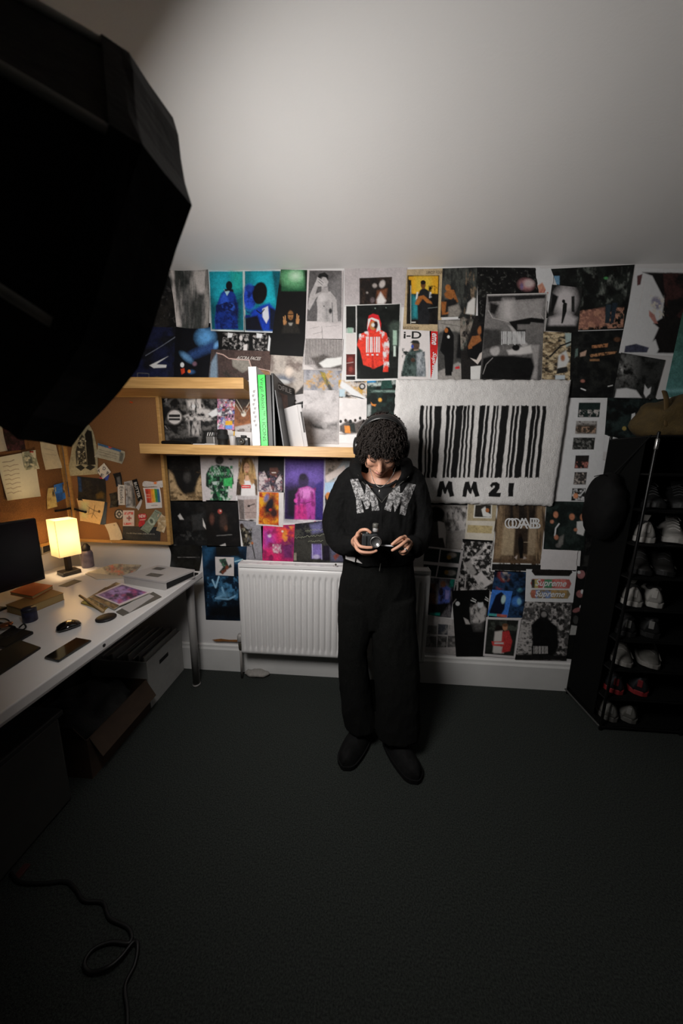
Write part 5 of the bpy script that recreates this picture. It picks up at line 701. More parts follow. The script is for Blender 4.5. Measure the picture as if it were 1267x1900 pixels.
pin('beige crinkled sweet wrapper at the right edge of the cork board', [(292, 950), (312, 955), (308, 990), (289, 985)], '9a8462', [('n', .35, 6, 527), ('e', 295, 957, 4, 3, '9a3a2c', 0, 2), ('m', 'b5a88e', 5, .62, 528), ('p', 'b8a98c', [300, 984, 308, 975, 308, 990, 302, 989], 2)], 'wrapper', 'sweet_wrapper', lay=4, curl=.012, cut=[293, 954, 298, 951, 304, 957, 310, 957, 311, 968, 308, 978, 305, 989, 297, 987, 290, 984, 293, 974, 291, 964])
o, f = pin('dark grey oblong card with a line of small pale text at the board bottom', [(228, 976), (298, 978), (297, 1004), (227, 1002)], '26282a', [('n', .1, 8, 531)], 'card', 'dark_card', lay=1, curl=0)
bm = B()
for i in range(17): a = ay(235+i*3.1, 988+i*.12, -f-.0006); b = ay(237+i*3.1, 990.5+i*.12, -f-.0006); box(bm, (a.x, a.y-.0002, b.z), (b.x-.002*(i % 3 == 0), a.y, a.z-.002*(i % 4 == 1)))
link('printed_line', bm, mat('card_ink', '8f8c88', .6), o)
pin('blank cream paper tag hanging crooked at the bottom of the cork board', [(195, 973), (217, 969), (230, 999), (208, 1007)], 'aa9f88', [('e', 212, 974, 1.5, 1, '5a503e')], 'paper', 'paper_tag', lay=3, curl=.01)
def pushpin(label, p, d, color):
    t = thing('push_pin', label, 'push pin', tuple(p), 'push pins in the cork boards'); d = Vector(d)
    bm = B(); lathe(bm, [(.0045, .004), (.0048, .006), (.0028, .008), (.0026, .013), (.0045, .016), (.0042, .018)], 14, Vector(p), d); link('head', bm, mat('pin_'+color, color, .35), t, True)
    bm = B(); lathe(bm, [(.0006, -.004), (.0006, .005)], 6, Vector(p), d); link('needle', bm, mat('steel', '8a8a8a', .3, .9), t)
pushpin('orange push pin alone near the top right of the cork board', ay(246, 747, -.0502), (0, -1, 0), 'c2481c')
GL = 'papers pinned to the left wall cork board'
pin('large cream sheet of handwritten notes on the left wall board', [(-6, 849), (64, 836), (74, 921), (12, 929)], 'b39a78', [('l', '3a3026', 1.1, [4, 858, 20, 856, 26, 853]), ]+[('l', '4a3c2c', .9, [6+i*1.2, 866+i*8.2, 14+i*1.2, 864+i*8.2, 18+i*1.2, 866+i*8.2, 26+i*1.2, 862.5+i*8.2, 34+i*.9, 862+i*8.2]) for i in range(7)], 'paper', 'handwritten_sheet', k=1.3, lay=1, wall='left', group=GL)
pin('grey green receipt clipped over the handwritten sheet', [(40, 839), (65, 835), (72, 870), (46, 872)], '5d6152', [('p', '3a3f38', [46, 846, 58, 844, 62, 866, 50, 868], 2), ('m', '8d8c78', 4, .6, 545)], 'receipt', 'receipt', k=1.3, lay=3, wall='left', group=GL)
pin('plain cream slip right of the handwritten sheet', [(73, 817), (103, 826), (115, 868), (83, 872)], '8f8772', [('l', '6f6856', .7, [82, 832, 100, 836]), ('l', '6f6856', .7, [84, 842, 104, 845]), ('n', .06, 6, 547)], 'paper', 'paper_slip', k=1.3, lay=1, wall='left', group=GL)
pin('dark photo print with plum tones at the upper left of the left wall board', [(6, 790), (44, 800), (46, 834), (10, 838)], '15100f', [('m', '2f1a1e', 8, .55, 549)], 'photo', 'photo_print', k=1.3, lay=1, wall='left', group=GL)
pin('pale sheet cut by the picture edge at the upper left of the left wall board', [(-20, 780), (2, 784), (12, 836), (-16, 842)], '77746a', [], 'paper', 'paper_sheet', k=1.3, lay=2, wall='left', group=GL)
pin('blue leaflet with a small picture near the corner of the walls', [(99, 900), (131, 892), (133, 920), (105, 932)], '23509a', [('p', '4a4238', [115, 898, 126, 895, 126, 912, 117, 915], 1.5), ('e', 120, 905, 3, 5, '8a6a44'), ('p', '1d3a70', [103, 916, 116, 913, 116, 928, 106, 931], 2)], 'leaflet', 'leaflet', k=1.3, lay=2, wall='left', group=GL)
pin('beige instruction slip below the blue leaflet', [(88, 906), (103, 904), (105, 940), (86, 945)], '9a8256', [('r', '2a2824', 97, 908, 102, 921, 1), ('m', '7d6842', 4, .6, 555)], 'paper', 'instruction_slip', k=1.3, lay=1, wall='left', group=GL)
pushpin('red push pin holding the green receipt', ax(55, 838, WALL_L+.021), (1, 0, 0), 'b02a20')
bm = B(); tube(bm, smoothpath([ax(103, 948, WALL_L+.03), ax(118, 946, WALL_L+.03), ax(132, 943, WALL_L+.04), ay(146, 947, -.066), ay(158, 950, -.064)], 5), [.006]*20+[.008], 8); o = link('cable_tie', bm, mat('rubber', '0c0c0c'), None, True); tag(o, 'black strap strung across the corner between the two cork boards', 'strap')
fr = thing('picture_frame', 'small white framed picture on the left wall just behind the lamp shade', 'picture frame', tuple(ax(84, 1018, WALL_L+.004)))
a, b, c = ax(74, 1000, WALL_L+.004), ax(94, 993, WALL_L+.004), ax(76, 1030, WALL_L+.004)
bm = B(); obb(bm, c, b-a, a-c, (.008, 0, 0)); link('frame', bm, mat('frame_white', 'a89f90', .5), fr)
bm = B(); q = lambda s, r: c+(b-a)*s+(a-c)*r+Vector((.0085, 0, 0)); prism(bm, [q(.1, .1), q(.9, .1), q(.9, .85), q(.1, .85)], (.0008, 0, 0)); link('picture', bm, mat('pic_dark', '1b1a1d', .4, vary=.8, scale=90), fr)
# ------------------------------------------------------------------ desk along the left wall
DZ = .745; DX0, DX1, DY0, DY1 = -1.785, -.905, -1.66, -.125
dwhite = mat('desk_white', (.68, .66, .64), .22, vary=.02, scale=5, spec=.5)
dk = thing('desk', 'white desk with a rounded slab top and tubular legs along the left wall', 'desk', ((DX0+DX1)/2, (DY0+DY1)/2, 0))
bm = B(); box(bm, (DX0, DY0, DZ-.036), (DX1, DY1, DZ), .004); top = link('tabletop', bm, dwhite, dk)
bm = B(); box(bm, (DX0, DY0+.01, DZ-.037), (DX1+.0015, DY1-.01, DZ-.030), 0); link('edge_band', bm, mat('edge_grey', '8b8885', .5), dk)
bm = B(); lathe(bm, [(.006, 0), (.006, .0015), (.003, .002)], 14, az(206, 1198, DZ-.018)*1.0, (1, 0, 0)); 
for v in bm.verts: v.co.x = DX1+(v.co.x-az(206, 1198, DZ-.018).x)
link('screw_cap', bm, mat('cap_dark', '1a1a1a', .5), dk)
for x, y in ((DX1-.07, DY1-.03), (DX0+.07, DY1-.03), (DX1-.07, DY0+.06), (DX0+.07, DY0+.06)):
    bm = B(); tube(bm, [(x, y, .006), (x, y, DZ-.036)], .0215, 20, cap=False); lathe(bm, [(.023, 0), (.023, .014)], 20, (x, y, 0)); link('leg', bm, mat('leg_grey', '8d8a87', .45), dk, True)
def D(x, y, z=0): p = az(x, y, DZ+z); return p
# lamp
L0 = D(129, 1064); lm = thing('table_lamp', 'small lit table lamp with a square cream shade on the desk', 'lamp', tuple(L0))
dark_w = mat('lamp_wood', '1c1510', .4)
bm = B(); box(bm, (-.04, -.04, 0), (.04, .04, .021), .003, Matrix.Translation((L0.x, L0.y, DZ)) @ Matrix.Rotation(math.radians(-23), 4, 'Z')); link('base', bm, dark_w, lm)
bm = B(); box(bm, (L0.x-.011, L0.y-.011, DZ+.021), (L0.x+.011, L0.y+.011, DZ+.13), .001); link('stem', bm, dark_w, lm)
sm = bpy.data.materials.new('lamp_shade_fabric'); sm.use_nodes = True; nt = sm.node_tree; b = nt.nodes['Principled BSDF']; b.inputs['Base Color'].default_value = col4('f2e8d2'); b.inputs['Roughness'].default_value = .9
tr = nt.nodes.new('ShaderNodeBsdfTranslucent'); tr.inputs['Color'].default_value = (.97, .90, .74, 1); mx = nt.nodes.new('ShaderNodeMixShader'); mx.inputs[0].default_value = .6
wv = nt.nodes.new('ShaderNodeTexNoise'); wv.inputs['Scale'].default_value = 700; bp = nt.nodes.new('ShaderNodeBump'); bp.inputs['Strength'].default_value = .1; nt.links.new(wv.outputs['Fac'], bp.inputs['Height']); nt.links.new(bp.outputs['Normal'], b.inputs['Normal'])
nt.links.new(b.outputs[0], mx.inputs[1]); nt.links.new(tr.outputs[0], mx.inputs[2]); nt.links.new(mx.outputs[0], nt.nodes['Material Output'].inputs[0])
S0, S1, hw, dp = DZ+.112, DZ+.316, .0485, .0485
ang = math.radians(-23); R = Matrix.Rotation(ang, 4, 'Z')
bm = B(); P = [(-hw, -dp), (hw, -dp), (hw, dp), (-hw, dp)]
for (x0, y0), (x1, y1) in zip(P, P[1:]+P[:1]):
    n = Vector((y1-y0, x0-x1, 0)).normalized()
    obb(bm, Vector((x0, y0, 0)), Vector((x1-x0, y1-y0, 0)), n*-.0012, Vector((0, 0, S1-S0)))
for v in bm.verts: v.co = Vector((L0.x, L0.y, S0))+R @ v.co
link('lamp_shade', bm, sm, lm)
bm = B(); tube(bm, [(L0.x-hw*.9, L0.y, S0+.05), (L0.x+hw*.9, L0.y, S0+.05)], .0015, 6); tube(bm, [(L0.x, L0.y-dp*.9, S0+.05), (L0.x, L0.y+dp*.9, S0+.05)], .0015, 6); tube(bm, [(L0.x, L0.y, DZ+.13), (L0.x, L0.y, S0+.06)], .012, 12); link('shade_carrier', bm, mat('steel', '8a8a8a'), lm)
bm = B(); ellipsoid(bm, (L0.x, L0.y, S0+.112), (.026, .026, .034)); bulb = link('bulb', bm, mat('bulb_glow', 'fff0d0', .5, emit=(1.0, .71, .40), estr=125.0), lm, True)
# spray can behind the lamp
c = D(164, 1052); t = thing('spray_can', 'lilac grey spray can with a black cap beside the lamp', 'spray can', tuple(c))
bm = B(); lathe(bm, [(.026, 0), (.029, .004), (.029, .085), (.024, .1), (.019, .104)], 24, c); link('body', bm, mat('can_lilac', '6d6470', .4, .2, vary=.25, scale=50), t, True)
bm = B(); lathe(bm, [(.020, .104), (.020, .128), (.015, .134), (.008, .146), (.002, .147)], 20, c); link('cap', bm, mat('cap_black', '1b1718', .4), t, True)
# monitor
M1 = D(84, 1082, .075); mt = thing('monitor', 'black computer monitor at the left edge seen at a slant, lamp beside it', 'monitor', (-1.60, -.62, DZ))
a = az(85, 1074, DZ+.07); tdir = Vector((-.13, -.80, 0)).normalized(); 
screen_w, screen_h = .56, .30
nrm = Vector((-tdir.y, tdir.x, 0)); nrm = nrm if nrm.x > 0 else -nrm
a = Vector((a.x, a.y, DZ+.07))
bm = B(); obb(bm, a-nrm*.022, tdir*screen_w, nrm*.022, Vector((0, 0, screen_h)), .004); link('housing', bm, mat('monitor_black', '080808', .4), mt)
bm = B(); obb(bm, a+tdir*.008+Vector((0, 0, .014))+nrm*.0002, tdir*(screen_w-.016), nrm*.0008, Vector((0, 0, screen_h-.022))); link('screen', bm, mat('screen_off', '040404', .25, spec=.4), mt)
mc = a+tdir*screen_w*.5
bm = B(); obb(bm, Vector((mc.x-.10, mc.y-.05, DZ+.006))-nrm*.0, Vector((.018, 0, 0)), Vector((0, .10, 0)), Vector((0, 0, .20)), .002); link('stand_neck', bm, mat('monitor_black', '080808'), mt)
bm = B(); box(bm, (mc.x-.16, mc.y-.12, DZ), (mc.x+.04, mc.y+.12, DZ+.008), .003); link('stand_base', bm, mat('monitor_black', '080808'), mt)
# helper: a flat thing on the desk spanned by photo corners at height z
def slab(bm, q, z0, z1, bev=0.0):
    P = [az(x, y, DZ+z1) for x, y in q]; bot = [Vector((p.x, p.y, DZ+z0)) for p in P]; 
    prism(bm, bot, (0, 0, z1-z0))
    if bev: bmesh.ops.bevel(bm, geom=bm.edges[:], offset=bev, segments=2, affect='EDGES')
    return bm
def flatprint(parent, q, z, bg, strokes, name='cover', k=1.0):
    u, v, X, Y = sheetgrid(q, 1.3); cols = paint(X, Y, bg, strokes, inkfun(X.mean(), Y.mean(), k)); P = onplane(X, Y, 2, DZ+z)
    return link(name, gridmesh(name, X, Y, P, cols), print_mat('glossy_print', .3), parent)
def desk_thing(name, label, cat, px, group=None): return thing(name, label, cat, tuple(D(*px)), group)
kd = 1.6
# papers and prints around the desk
t = desk_thing('index_card', 'small dark card lying in front of the lamp', 'card', (130, 1082)); bm = B(); slab(bm, [(108, 1087), (138, 1075), (152, 1078), (124, 1089)], 0, .0012); link('card', bm, mat('card_navy', '1a1d22', .5), t)
t = desk_thing('magazine', 'open brochure fanned out behind the white box, grey and orange patterned', 'magazine', (215, 1065), 'magazines and prints on the desk')
bm = B(); slab(bm, [(158, 1064), (215, 1046), (262, 1048), (240, 1072), (180, 1074)], 0, .006); link('pages', bm, mat('page_edges', 'b9b2a4'), t)
flatprint(t, [(160, 1062), (212, 1046), (262, 1048), (238, 1070)], .0068, '75705f', [('n', .3, 8, 601), ('m', '3f3a33', 7, .55, 602), ('m', '8d4a3a', 6, .68, 603), ('p', '8d8774', [160, 1062, 190, 1052, 200, 1068, 178, 1070], 3)], 'printed_page')
WB = [(232, 1074), (310, 1086), (372, 1061), (297, 1050)]
t = desk_thing('white_box', 'flat white presentation box with two grey pictures on its lid near the desk corner', 'box', (300, 1070))
bh = .048
p = [az(x, y, DZ+bh) for x, y in ((229, 1067), (305, 1079), (360, 1057), (292, 1049))]
bm = B(); prism(bm, [Vector((q.x, q.y, DZ)) for q in p], (0, 0, bh-.012)); link('tray', bm, mat('box_white', 'b3aeab', .5), t)
bm = B(); ctr = sum(p, Vector())/4; pl = [ctr+(q-ctr)*1.02 for q in p]
prism(bm, [Vector((q.x, q.y, DZ+bh-.010)) for q in pl], (0, 0, .010)); lid = link('lid', bm, mat('box_white', 'b3aeab'), t)
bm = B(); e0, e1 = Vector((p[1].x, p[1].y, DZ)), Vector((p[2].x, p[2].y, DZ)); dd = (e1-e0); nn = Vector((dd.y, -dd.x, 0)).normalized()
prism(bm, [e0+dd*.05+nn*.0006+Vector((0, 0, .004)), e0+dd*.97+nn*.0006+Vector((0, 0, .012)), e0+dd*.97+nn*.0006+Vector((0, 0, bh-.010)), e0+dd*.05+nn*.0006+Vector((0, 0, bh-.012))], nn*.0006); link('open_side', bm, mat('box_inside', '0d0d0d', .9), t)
for q in ([(281, 1056), (298, 1058), (308, 1054), (291, 1052)], [(269, 1068), (293, 1071), (304, 1066), (280, 1063)]):
    bm = B(); prism(bm, [az(x, y, DZ+bh+.0004) for x, y in q], (0, 0, .0004)); link('picture', bm, mat('box_picture', '5d5a55', .5, vary=.35, scale=90), lid)
t = desk_thing('bulldog_clip', 'black folding clip on the far corner of the desk', 'clip', (358, 1066)); bm = B(); slab(bm, [(349, 1067), (362, 1062), (368, 1063), (355, 1069)], 0, .008, .001); link('jaw', bm, mat('clip_black', '101010', .4), t)
bm = B(); tube(bm, [D(352, 1067, .009), D(362, 1064, .009)], .0012, 6); link('handle', bm, mat('steel', '8a8a8a'), t)
GM = 'magazines and prints on the desk'
t = desk_thing('print_sheet', 'grey board lowest in the pile of prints, sticking out to the right', 'print', (255, 1120), GM)
bm = B(); slab(bm, [(215, 1135), (284, 1098), (300, 1107), (228, 1142)], 0, .003); link('board', bm, mat('grey_board', '5d5850', .7, vary=.1, scale=20), t)
t = desk_thing('magazine', 'yellow edged magazine at the left of the pile of prints', 'magazine', (180, 1115), GM)
bm = B(); slab(bm, [(150, 1118), (196, 1090), (226, 1100), (193, 1132)], .0005, .006); link('pages', bm, mat('yellow_edge', 'a58a3a', .6), t)
flatprint(t, [(150, 1117), (196, 1089), (226, 1099), (193, 1131)], .0064, '4a3c28', [('m', 'a58a40', 8, .6, 611), ('m', '1f1a16', 9, .58, 612), ('m', '8a8378', 7, .66, 613)], k=1.2)
t = desk_thing('print_sheet', 'brown print half covered by the purple photograph', 'print', (205, 1115), GM)
flatprint(t, [(165, 1108), (215, 1080), (262, 1095), (212, 1130)], .010, '3d3024', [('m', '6a5a40', 9, .55, 615), ('r', '8a8479', 240, 1090, 260, 1100, 2)], 'sheet')
bm = B(); slab(bm, [(165, 1108.4), (215, 1080.4), (262, 1095.4), (212, 1130.4)], .0068, .0095); link('backing', bm, mat('page_edges', 'b9b2a4'), t)
t = desk_thing('envelope', 'white envelope under the right side of the purple photograph', 'envelope', (250, 1120), GM)
bm = B(); slab(bm, [(225, 1128), (272, 1100), (286, 1106), (240, 1136)], .0035, .0062); link('paper', bm, mat('box_white', 'b3aeab'), t)
t = desk_thing('print_sheet', 'white bordered purple nebula photograph on top of the pile', 'print', (225, 1100), GM)
flatprint(t, [(176, 1104), (226, 1082), (278, 1099), (222, 1123)], .014, '9c9496', [('p', '4a2f58', [182, 1104, 227, 1085, 272, 1099, 221, 1120], 1), ('m', '7d6a96', 12, .55, 621, .6, [182, 1104, 227, 1085, 272, 1099, 221, 1120]), ('m', '8a3a5a', 9, .64, 622, .6, [200, 1108, 240, 1090, 272, 1099, 221, 1120]), ('m', '1d1428', 10, .6, 623, .6, [182, 1104, 227, 1085, 272, 1099, 221, 1120])], 'sheet', 1.2)
bm = B(); slab(bm, [(176, 1104.4), (226, 1082.4), (278, 1099.4), (222, 1123.4)], .0108, .0135); link('backing', bm, mat('page_edges', 'b9b2a4'), t)
t = desk_thing('print_tube', 'thin rolled cream print lying across the left of the pile', 'rolled print', (172, 1118)); a, b2 = D(148, 1105, .016), D(192, 1134, .012); bm = B(); tube(bm, [a, b2], .005, 12, cap=False); link('roll', bm, mat('cream_paper', 'a8895c', .6), t, True)
t = desk_thing('hockey_puck', 'round matt black puck on the desk right of the mouse', 'puck', (197, 1147)); bm = B(); lathe(bm, [(.033, 0), (.035, .002), (.035, .007), (.033, .009), (.001, .0095)], 32, D(197, 1148)); link('disc', bm, mat('puck_black', '141012', .5), t, True)
# mouse
m0 = D(128, 1165); t = thing('computer_mouse', 'shiny low black computer mouse in front of the lamp', 'mouse', tuple(m0))
d = (D(152, 1156)-D(104, 1172)); d.z = 0; Lm = d.length; d.normalize(); s = Vector((-d.y, d.x, 0)); rings = []
for i in range(15):
    q = -1+2*i/14; w = .030*(1-abs(q)**3.2)**.5+.001; h = .020*(1-q*q)**.6+.002
    rings.append(oval(m0+d*(q*Lm*.5)+Vector((0, 0, .003+h*.5)), s*w, Vector((0, 0, h*.5)), 20, 2.5))
bm = B(); loft(bm, rings); link('shell', bm, mat('mouse_gloss', '0a0a0b', .12, coat=.6), t, True)
bm = B(); obb(bm, m0-d*Lm*.4-s*.018+Vector((0, 0, .0)), d*Lm*.8, s*.036, Vector((0, 0, .004))); link('base_plate', bm, mat('mouse_base', '5a5a5a', .4), t)
# phone
q = [(81, 1219), (142, 1182), (170, 1187), (108, 1226)]
t = desk_thing('mobile_phone', 'black smartphone lying screen up near the desk edge', 'phone', (125, 1204))
bm = B(); slab(bm, q, .0, .0078, .0022); link('body', bm, mat('phone_frame', '4a4c4b', .35, .5), t)
c = sum((Vector(az(x, y, DZ+.008)) for x, y in q), Vector())/4
bm = B(); P = [c+(az(x, y, DZ+.008)-c)*.94 for x, y in q]; prism(bm, P, (0, 0, .0004)); link('screen', bm, mat('phone_glass', '050506', .08, coat=.5), t)
# books and tin left of the mouse
GB = 'books lying under the monitor'
def lying(label, q, z0, z1, cover, pages='a58a58'):
    t = thing('book', label, 'book', tuple(az(q[0][0], q[0][1], DZ+z0)), GB); c = [az(x, y, DZ+z1) for x, y in q]; ctr = sum(c, Vector())/4
    ins = [ctr+(p-ctr)*.975 for p in c]
    bm = B(); prism(bm, [Vector((p.x, p.y, DZ+z0+.002)) for p in ins], (0, 0, z1-z0-.004)); link('pages', bm, mat('pages_'+pages, pages, .8), t)
    bm = B(); prism(bm, [Vector((p.x, p.y, DZ+z0)) for p in c], (0, 0, .002)); prism(bm, [Vector((p.x, p.y, DZ+z1-.002)) for p in c], (0, 0, .002)); link('cover', bm, cover, t)
lying('thick book with tan cover, lowest in the stack under the monitor', [(10, 1122), (92, 1092), (118, 1100), (40, 1130)], 0, .034, mat('book_tan', '8a6434', .6))
lying('bright orange paperback on top of the stack under the monitor', [(18, 1098), (58, 1080), (98, 1086), (60, 1106)], .035, .05, mat('book_orange', 'b0501c', .5))
c = D(57, 1152); t = thing('battery_tin', 'small dark violet cylinder tin left of the mouse', 'tin', tuple(c)); bm = B(); lathe(bm, [(.02, 0), (.022, .003), (.022, .052), (.02, .055), (.001, .0555)], 22, c); link('body', bm, mat('tin_violet', '2b2a40', .4, .2, vary=.5, scale=60), t, True)
bm = B(); lathe(bm, [(.0225, .044), (.0225, .055), (.018, .058), (.001, .058)], 22, c); link('lid', bm, mat('tin_lid', '1c1a28', .4), t, True)
t = desk_thing('drawing_tablet', 'large flat black tablet nearest the front edge of the desk', 'tablet', (20, 1220)); bm = B(); slab(bm, [(-60, 1240), (36, 1186), (76, 1200), (-40, 1275)], 0, .008, .002); link('body', bm, mat('tablet_black', '0e0e0e', .5), t)
t = desk_thing('laptop_sleeve', 'small black keypad behind the flat tablet', 'keypad', (20, 1178)); bm = B(); slab(bm, [(-30, 1196), (22, 1162), (62, 1171), (10, 1200)], 0, .012, .002); link('body', bm, mat('tablet_black', '0e0e0e'), t); t.name = 'keypad'
bm = B()
for i in range(4):
    for j in range(3):
        p = az(6+i*10-j*7, 1178-i*3+j*4.5, DZ+.013); box(bm, (p.x-.007, p.y-.007, DZ+.012), (p.x+.007, p.y+.007, DZ+.0145), .001)
link('key', bm, mat('key_black', '161616', .5), t)['kind'] = 'stuff'
bm = B(); tube(bm, smoothpath([D(-20, 1150, .004), D(8, 1148, .006), D(18, 1156, .018), D(4, 1164, .008), D(-10, 1172, .005)], 8), .0025, 8); o = link('cable', bm, mat('rubber', '0c0c0c'), None, True); tag(o, 'thin black cable looping over the desk beside the violet tin', 'cable')
bm = B(); tube(bm, smoothpath([D(36, 1164, .003), D(44, 1158, .016), D(48, 1164, .006), D(40, 1170, .003)], 8), .0028, 8); o = link('wrist_loop', bm, mat('rubber', '0c0c0c'), None, True); tag(o, 'short black wrist loop curling at the keypad corner', 'loop')
c = D(12, 1162, .012); t = thing('wristwatch', 'copper coloured wristwatch lying on the keypad', 'watch', tuple(c)); bm = B(); lathe(bm, [(.017, 0), (.018, .003), (.018, .006), (.015, .008), (.001, .0082)], 24, c+Vector((0, 0, .003))); link('case', bm, mat('copper', 'a0603a', .3, .8), t, True)
bm = B(); tube(bm, [c+Vector((-.05, .012, .006)), c+Vector((.05, -.012, .006))], .006, 8, flat=.35); link('strap', bm, mat('strap_brown', '1f1610', .6), t, True)
# ------------------------------------------------------------------ under the desk
fb = thing('file_box', 'grey white archive box with a slot handle standing under the desk', 'box', (-1.29, -.20, 0))
FX0, FX1, FY0, FY1, FZ = -1.46, -1.145, -.345, -.030, .29
FX1 = -1.135; w = .003; bw = mat('archive_card', 'a3a29e', .7, vary=.05, scale=30)
bm = B(); box(bm, (FX1-w, FY0, 0), (FX1, FY1, FZ)); box(bm, (FX0, FY0, 0), (FX0+w, FY1, FZ)); box(bm, (FX0+w, FY0, 0), (FX1-w, FY0+w, FZ)); box(bm, (FX0+w, FY1-w, 0), (FX1-w, FY1, FZ)); box(bm, (FX0+w, FY0+w, 0), (FX1-w, FY1-w, w)); link('carton', bm, bw, fb)
bm = B(); box(bm, (FX1, (FY0+FY1)/2-.06, FZ-.085), (FX1+.001, (FY0+FY1)/2+.02, FZ-.06), .0004); link('handle_slot', bm, mat('slot_dark', '0c0c0c', .9), fb)
for i in range(9):
    x = FX1-.02-i*.03; h = FZ+.02+.012*math.sin(i*2.3); bm = B(); box(bm, (x-.010, FY0+.012, .004), (x, FY1-.012, h), .0005, None)
    o = link('folder', bm, mat('folder_%d' % (i % 3), ('8d8b86', '6f6d69', '9b9995')[i % 3], .7), None); tag(o, '%s paper folder in the archive box, counted from its slotted side' % ('first second third fourth fifth sixth seventh eighth ninth'.split()[i]), 'folder', 'folders in the archive box')
def blob(name, label, cat, c, r, m, amp=.02, sc=7, seed=0, floor=0.0):
    bm = B(); ellipsoid(bm, c, r, sub=4); me = bpy.data.meshes.new(name); bm.to_mesh(me); bm.free(); wrinkle(me, amp, sc, seed=seed)
    for v in me.vertices:
        if v.co.z < floor: v.co.z = floor
    o = link(name, me, m, None, True); tag(o, label, cat); return o
blob('holdall', 'black soft holdall bag pushed far under the desk beside the archive box', 'bag', (-1.62, -.30, .17), (.15, .24, .17), mat('nylon_black', '0a0a0a', .55, bump=.2, bscale=80), .03, 8, 1)
kr = mat('kraft_card', '3a2a1c', .8, vary=.15, scale=25)
kb = thing('cardboard_box', 'brown cardboard carton with an open flap in front of the archive box', 'carton', (-1.30, -.53, 0))
KX0, KX1, KY0, KY1, KZ = -1.52, -1.13, -.72, -.36, .20
bm = B(); box(bm, (KX1-.004, KY0, 0), (KX1, KY1, KZ)); box(bm, (KX0, KY0, 0), (KX0+.004, KY1, KZ)); box(bm, (KX0+.004, KY0, 0), (KX1-.004, KY0+.004, KZ)); box(bm, (KX0+.004, KY1-.004, 0), (KX1-.004, KY1, KZ)); box(bm, (KX0+.004, KY0+.004, 0), (KX1-.004, KY1-.004, .004)); link('carton', bm, kr, kb)
bm = B(); obb(bm, (KX1, KY0+.01, KZ), (.05, 0, -.09), (0, KY1-KY0-.02, 0), (.003, 0, .002)); link('flap', bm, kr, kb)
bm = B(); obb(bm, (KX0+.01, KY0, KZ), (KX1-KX0-.02, 0, 0), (0, -.04, .10), (0, .002, .002)); link('flap', bm, kr, kb)
blob('jumper', 'crumpled dark grey jumper stuffed into the brown carton', 'jumper', (-1.32, -.54, .14), (.17, .16, .10), mat('wool_grey', '2b2c2a', .95, bump=.4, bscale=200), .03, 12, 4, .006)
lc = thing('storage_unit', 'low dark grey storage box under the near end of the desk', 'storage box', (-1.35, -1.15, 0)); bm = B(); box(bm, (-1.70, -1.55, .01), (-1.14, -.80, .40), .01); link('carcass', bm, mat('unit_grey', '33332f', .7, vary=.1, scale=20), lc)
bm = B(); box(bm, (-1.71, -1.56, .40), (-1.13, -.79, .425), .006); link('lid', bm, mat('unit_lid', '191917', .6), lc)
for x in (-1.66, -1.18):
    for y in (-1.5, -.85): bm = B(); box(bm, (x-.02, y-.02, 0), (x+.02, y+.02, .0105)); link('foot', bm, mat('rubber', '0c0c0c'), lc)

# ------------------------------------------------------------------ cable and tag on the carpet
path = [(20, 1620), (38, 1637), (80, 1639), (122, 1636), (140, 1650), (156, 1671), (190, 1675), (203, 1703), (238, 1722), (241, 1749)]
loop = [(241, 1749), (205, 1748), (172, 1762), (156, 1788), (168, 1804), (200, 1800), (225, 1780), (248, 1752), (256, 1760), (250, 1790), (232, 1830), (236, 1880), (236, 1960)]
P = [az(x, y, .006) for x, y in path+loop[1:]]
for i, p in enumerate(P): p.z = .006+(.009 if 14 <= i <= 17 else 0)
bm = B(); tube(bm, smoothpath(P, 8), .0052, 8); o = link('power_cable', bm, mat('cable_black', '060606', .5), None, True); tag(o, 'black power cable snaking and looping over the carpet in front', 'cable')
p = az(40, 1620, .0); bm = B(); box(bm, (p.x-.012, p.y-.02, .001), (p.x+.012, p.y+.02, .009), .002); o = link('cable_tag', bm, mat('tag_red', '3a1410', .6)); tag(o, 'small dark red tag beside the black power cable', 'tag')

# ------------------------------------------------------------------ shoe rack
SX0, SX1, SYF, SYB = 1.345, 2.16, -.292, -.040
rk = thing('shoe_rack', 'tall black ten-tier metal shoe rack against the back wall', 'shoe rack', ((SX0+SX1)/2, -.16, 0))
blackm = mat('rack_metal', '0a0a0a', .35, .3); mesh_f = mat('rack_fabric', (.0028, .003, .0028), .95, bump=.3, bscale=200, spec=.1)
TZ = [.022, .192, .362, .53, .698, .866, 1.034, 1.202, 1.372, 1.545]
for x in (SX0, (SX0+SX1)/2, SX1):
    for y in (SYF, SYB):
        bm = B(); tube(bm, [(x, y, .006), (x, y, 1.56)], .0065, 12); link('post', bm, blackm, rk, True)
for z in TZ:
    bm = B()
    for y in (SYF, SYB): tube(bm, [(SX0, y, z), (SX1, y, z)], .0055, 8)
    for x in (SX0, SX1): tube(bm, [(x, SYF, z), (x, SYB, z)], .0055, 8)
    s = link('shelf', bm, blackm, rk, True)
    bm = B(); box(bm, (SX0+.004, SYF+.004, z+.002), (SX1-.004, SYB-.004, z+.0065)); link('shelf_mat', bm, mesh_f, s)
bm = B(); box(bm, (SX0-.009, SYF+.045, .06), (SX0-.0065, SYB-.004, 1.545)); link('side_panel', bm, mesh_f, rk)
bm = B(); box(bm, (SX0, SYB+.006, .03), (SX1, SYB+.009, 1.545)); link('back_panel', bm, mesh_f, rk)
bm = B(); tube(bm, [(SX0-.012, SYB, .03), (SX0-.012, SYF, .03)], .006, 10); link('base_bar', bm, mat('rack_chrome', '5a5a58', .3, .6), rk, True)
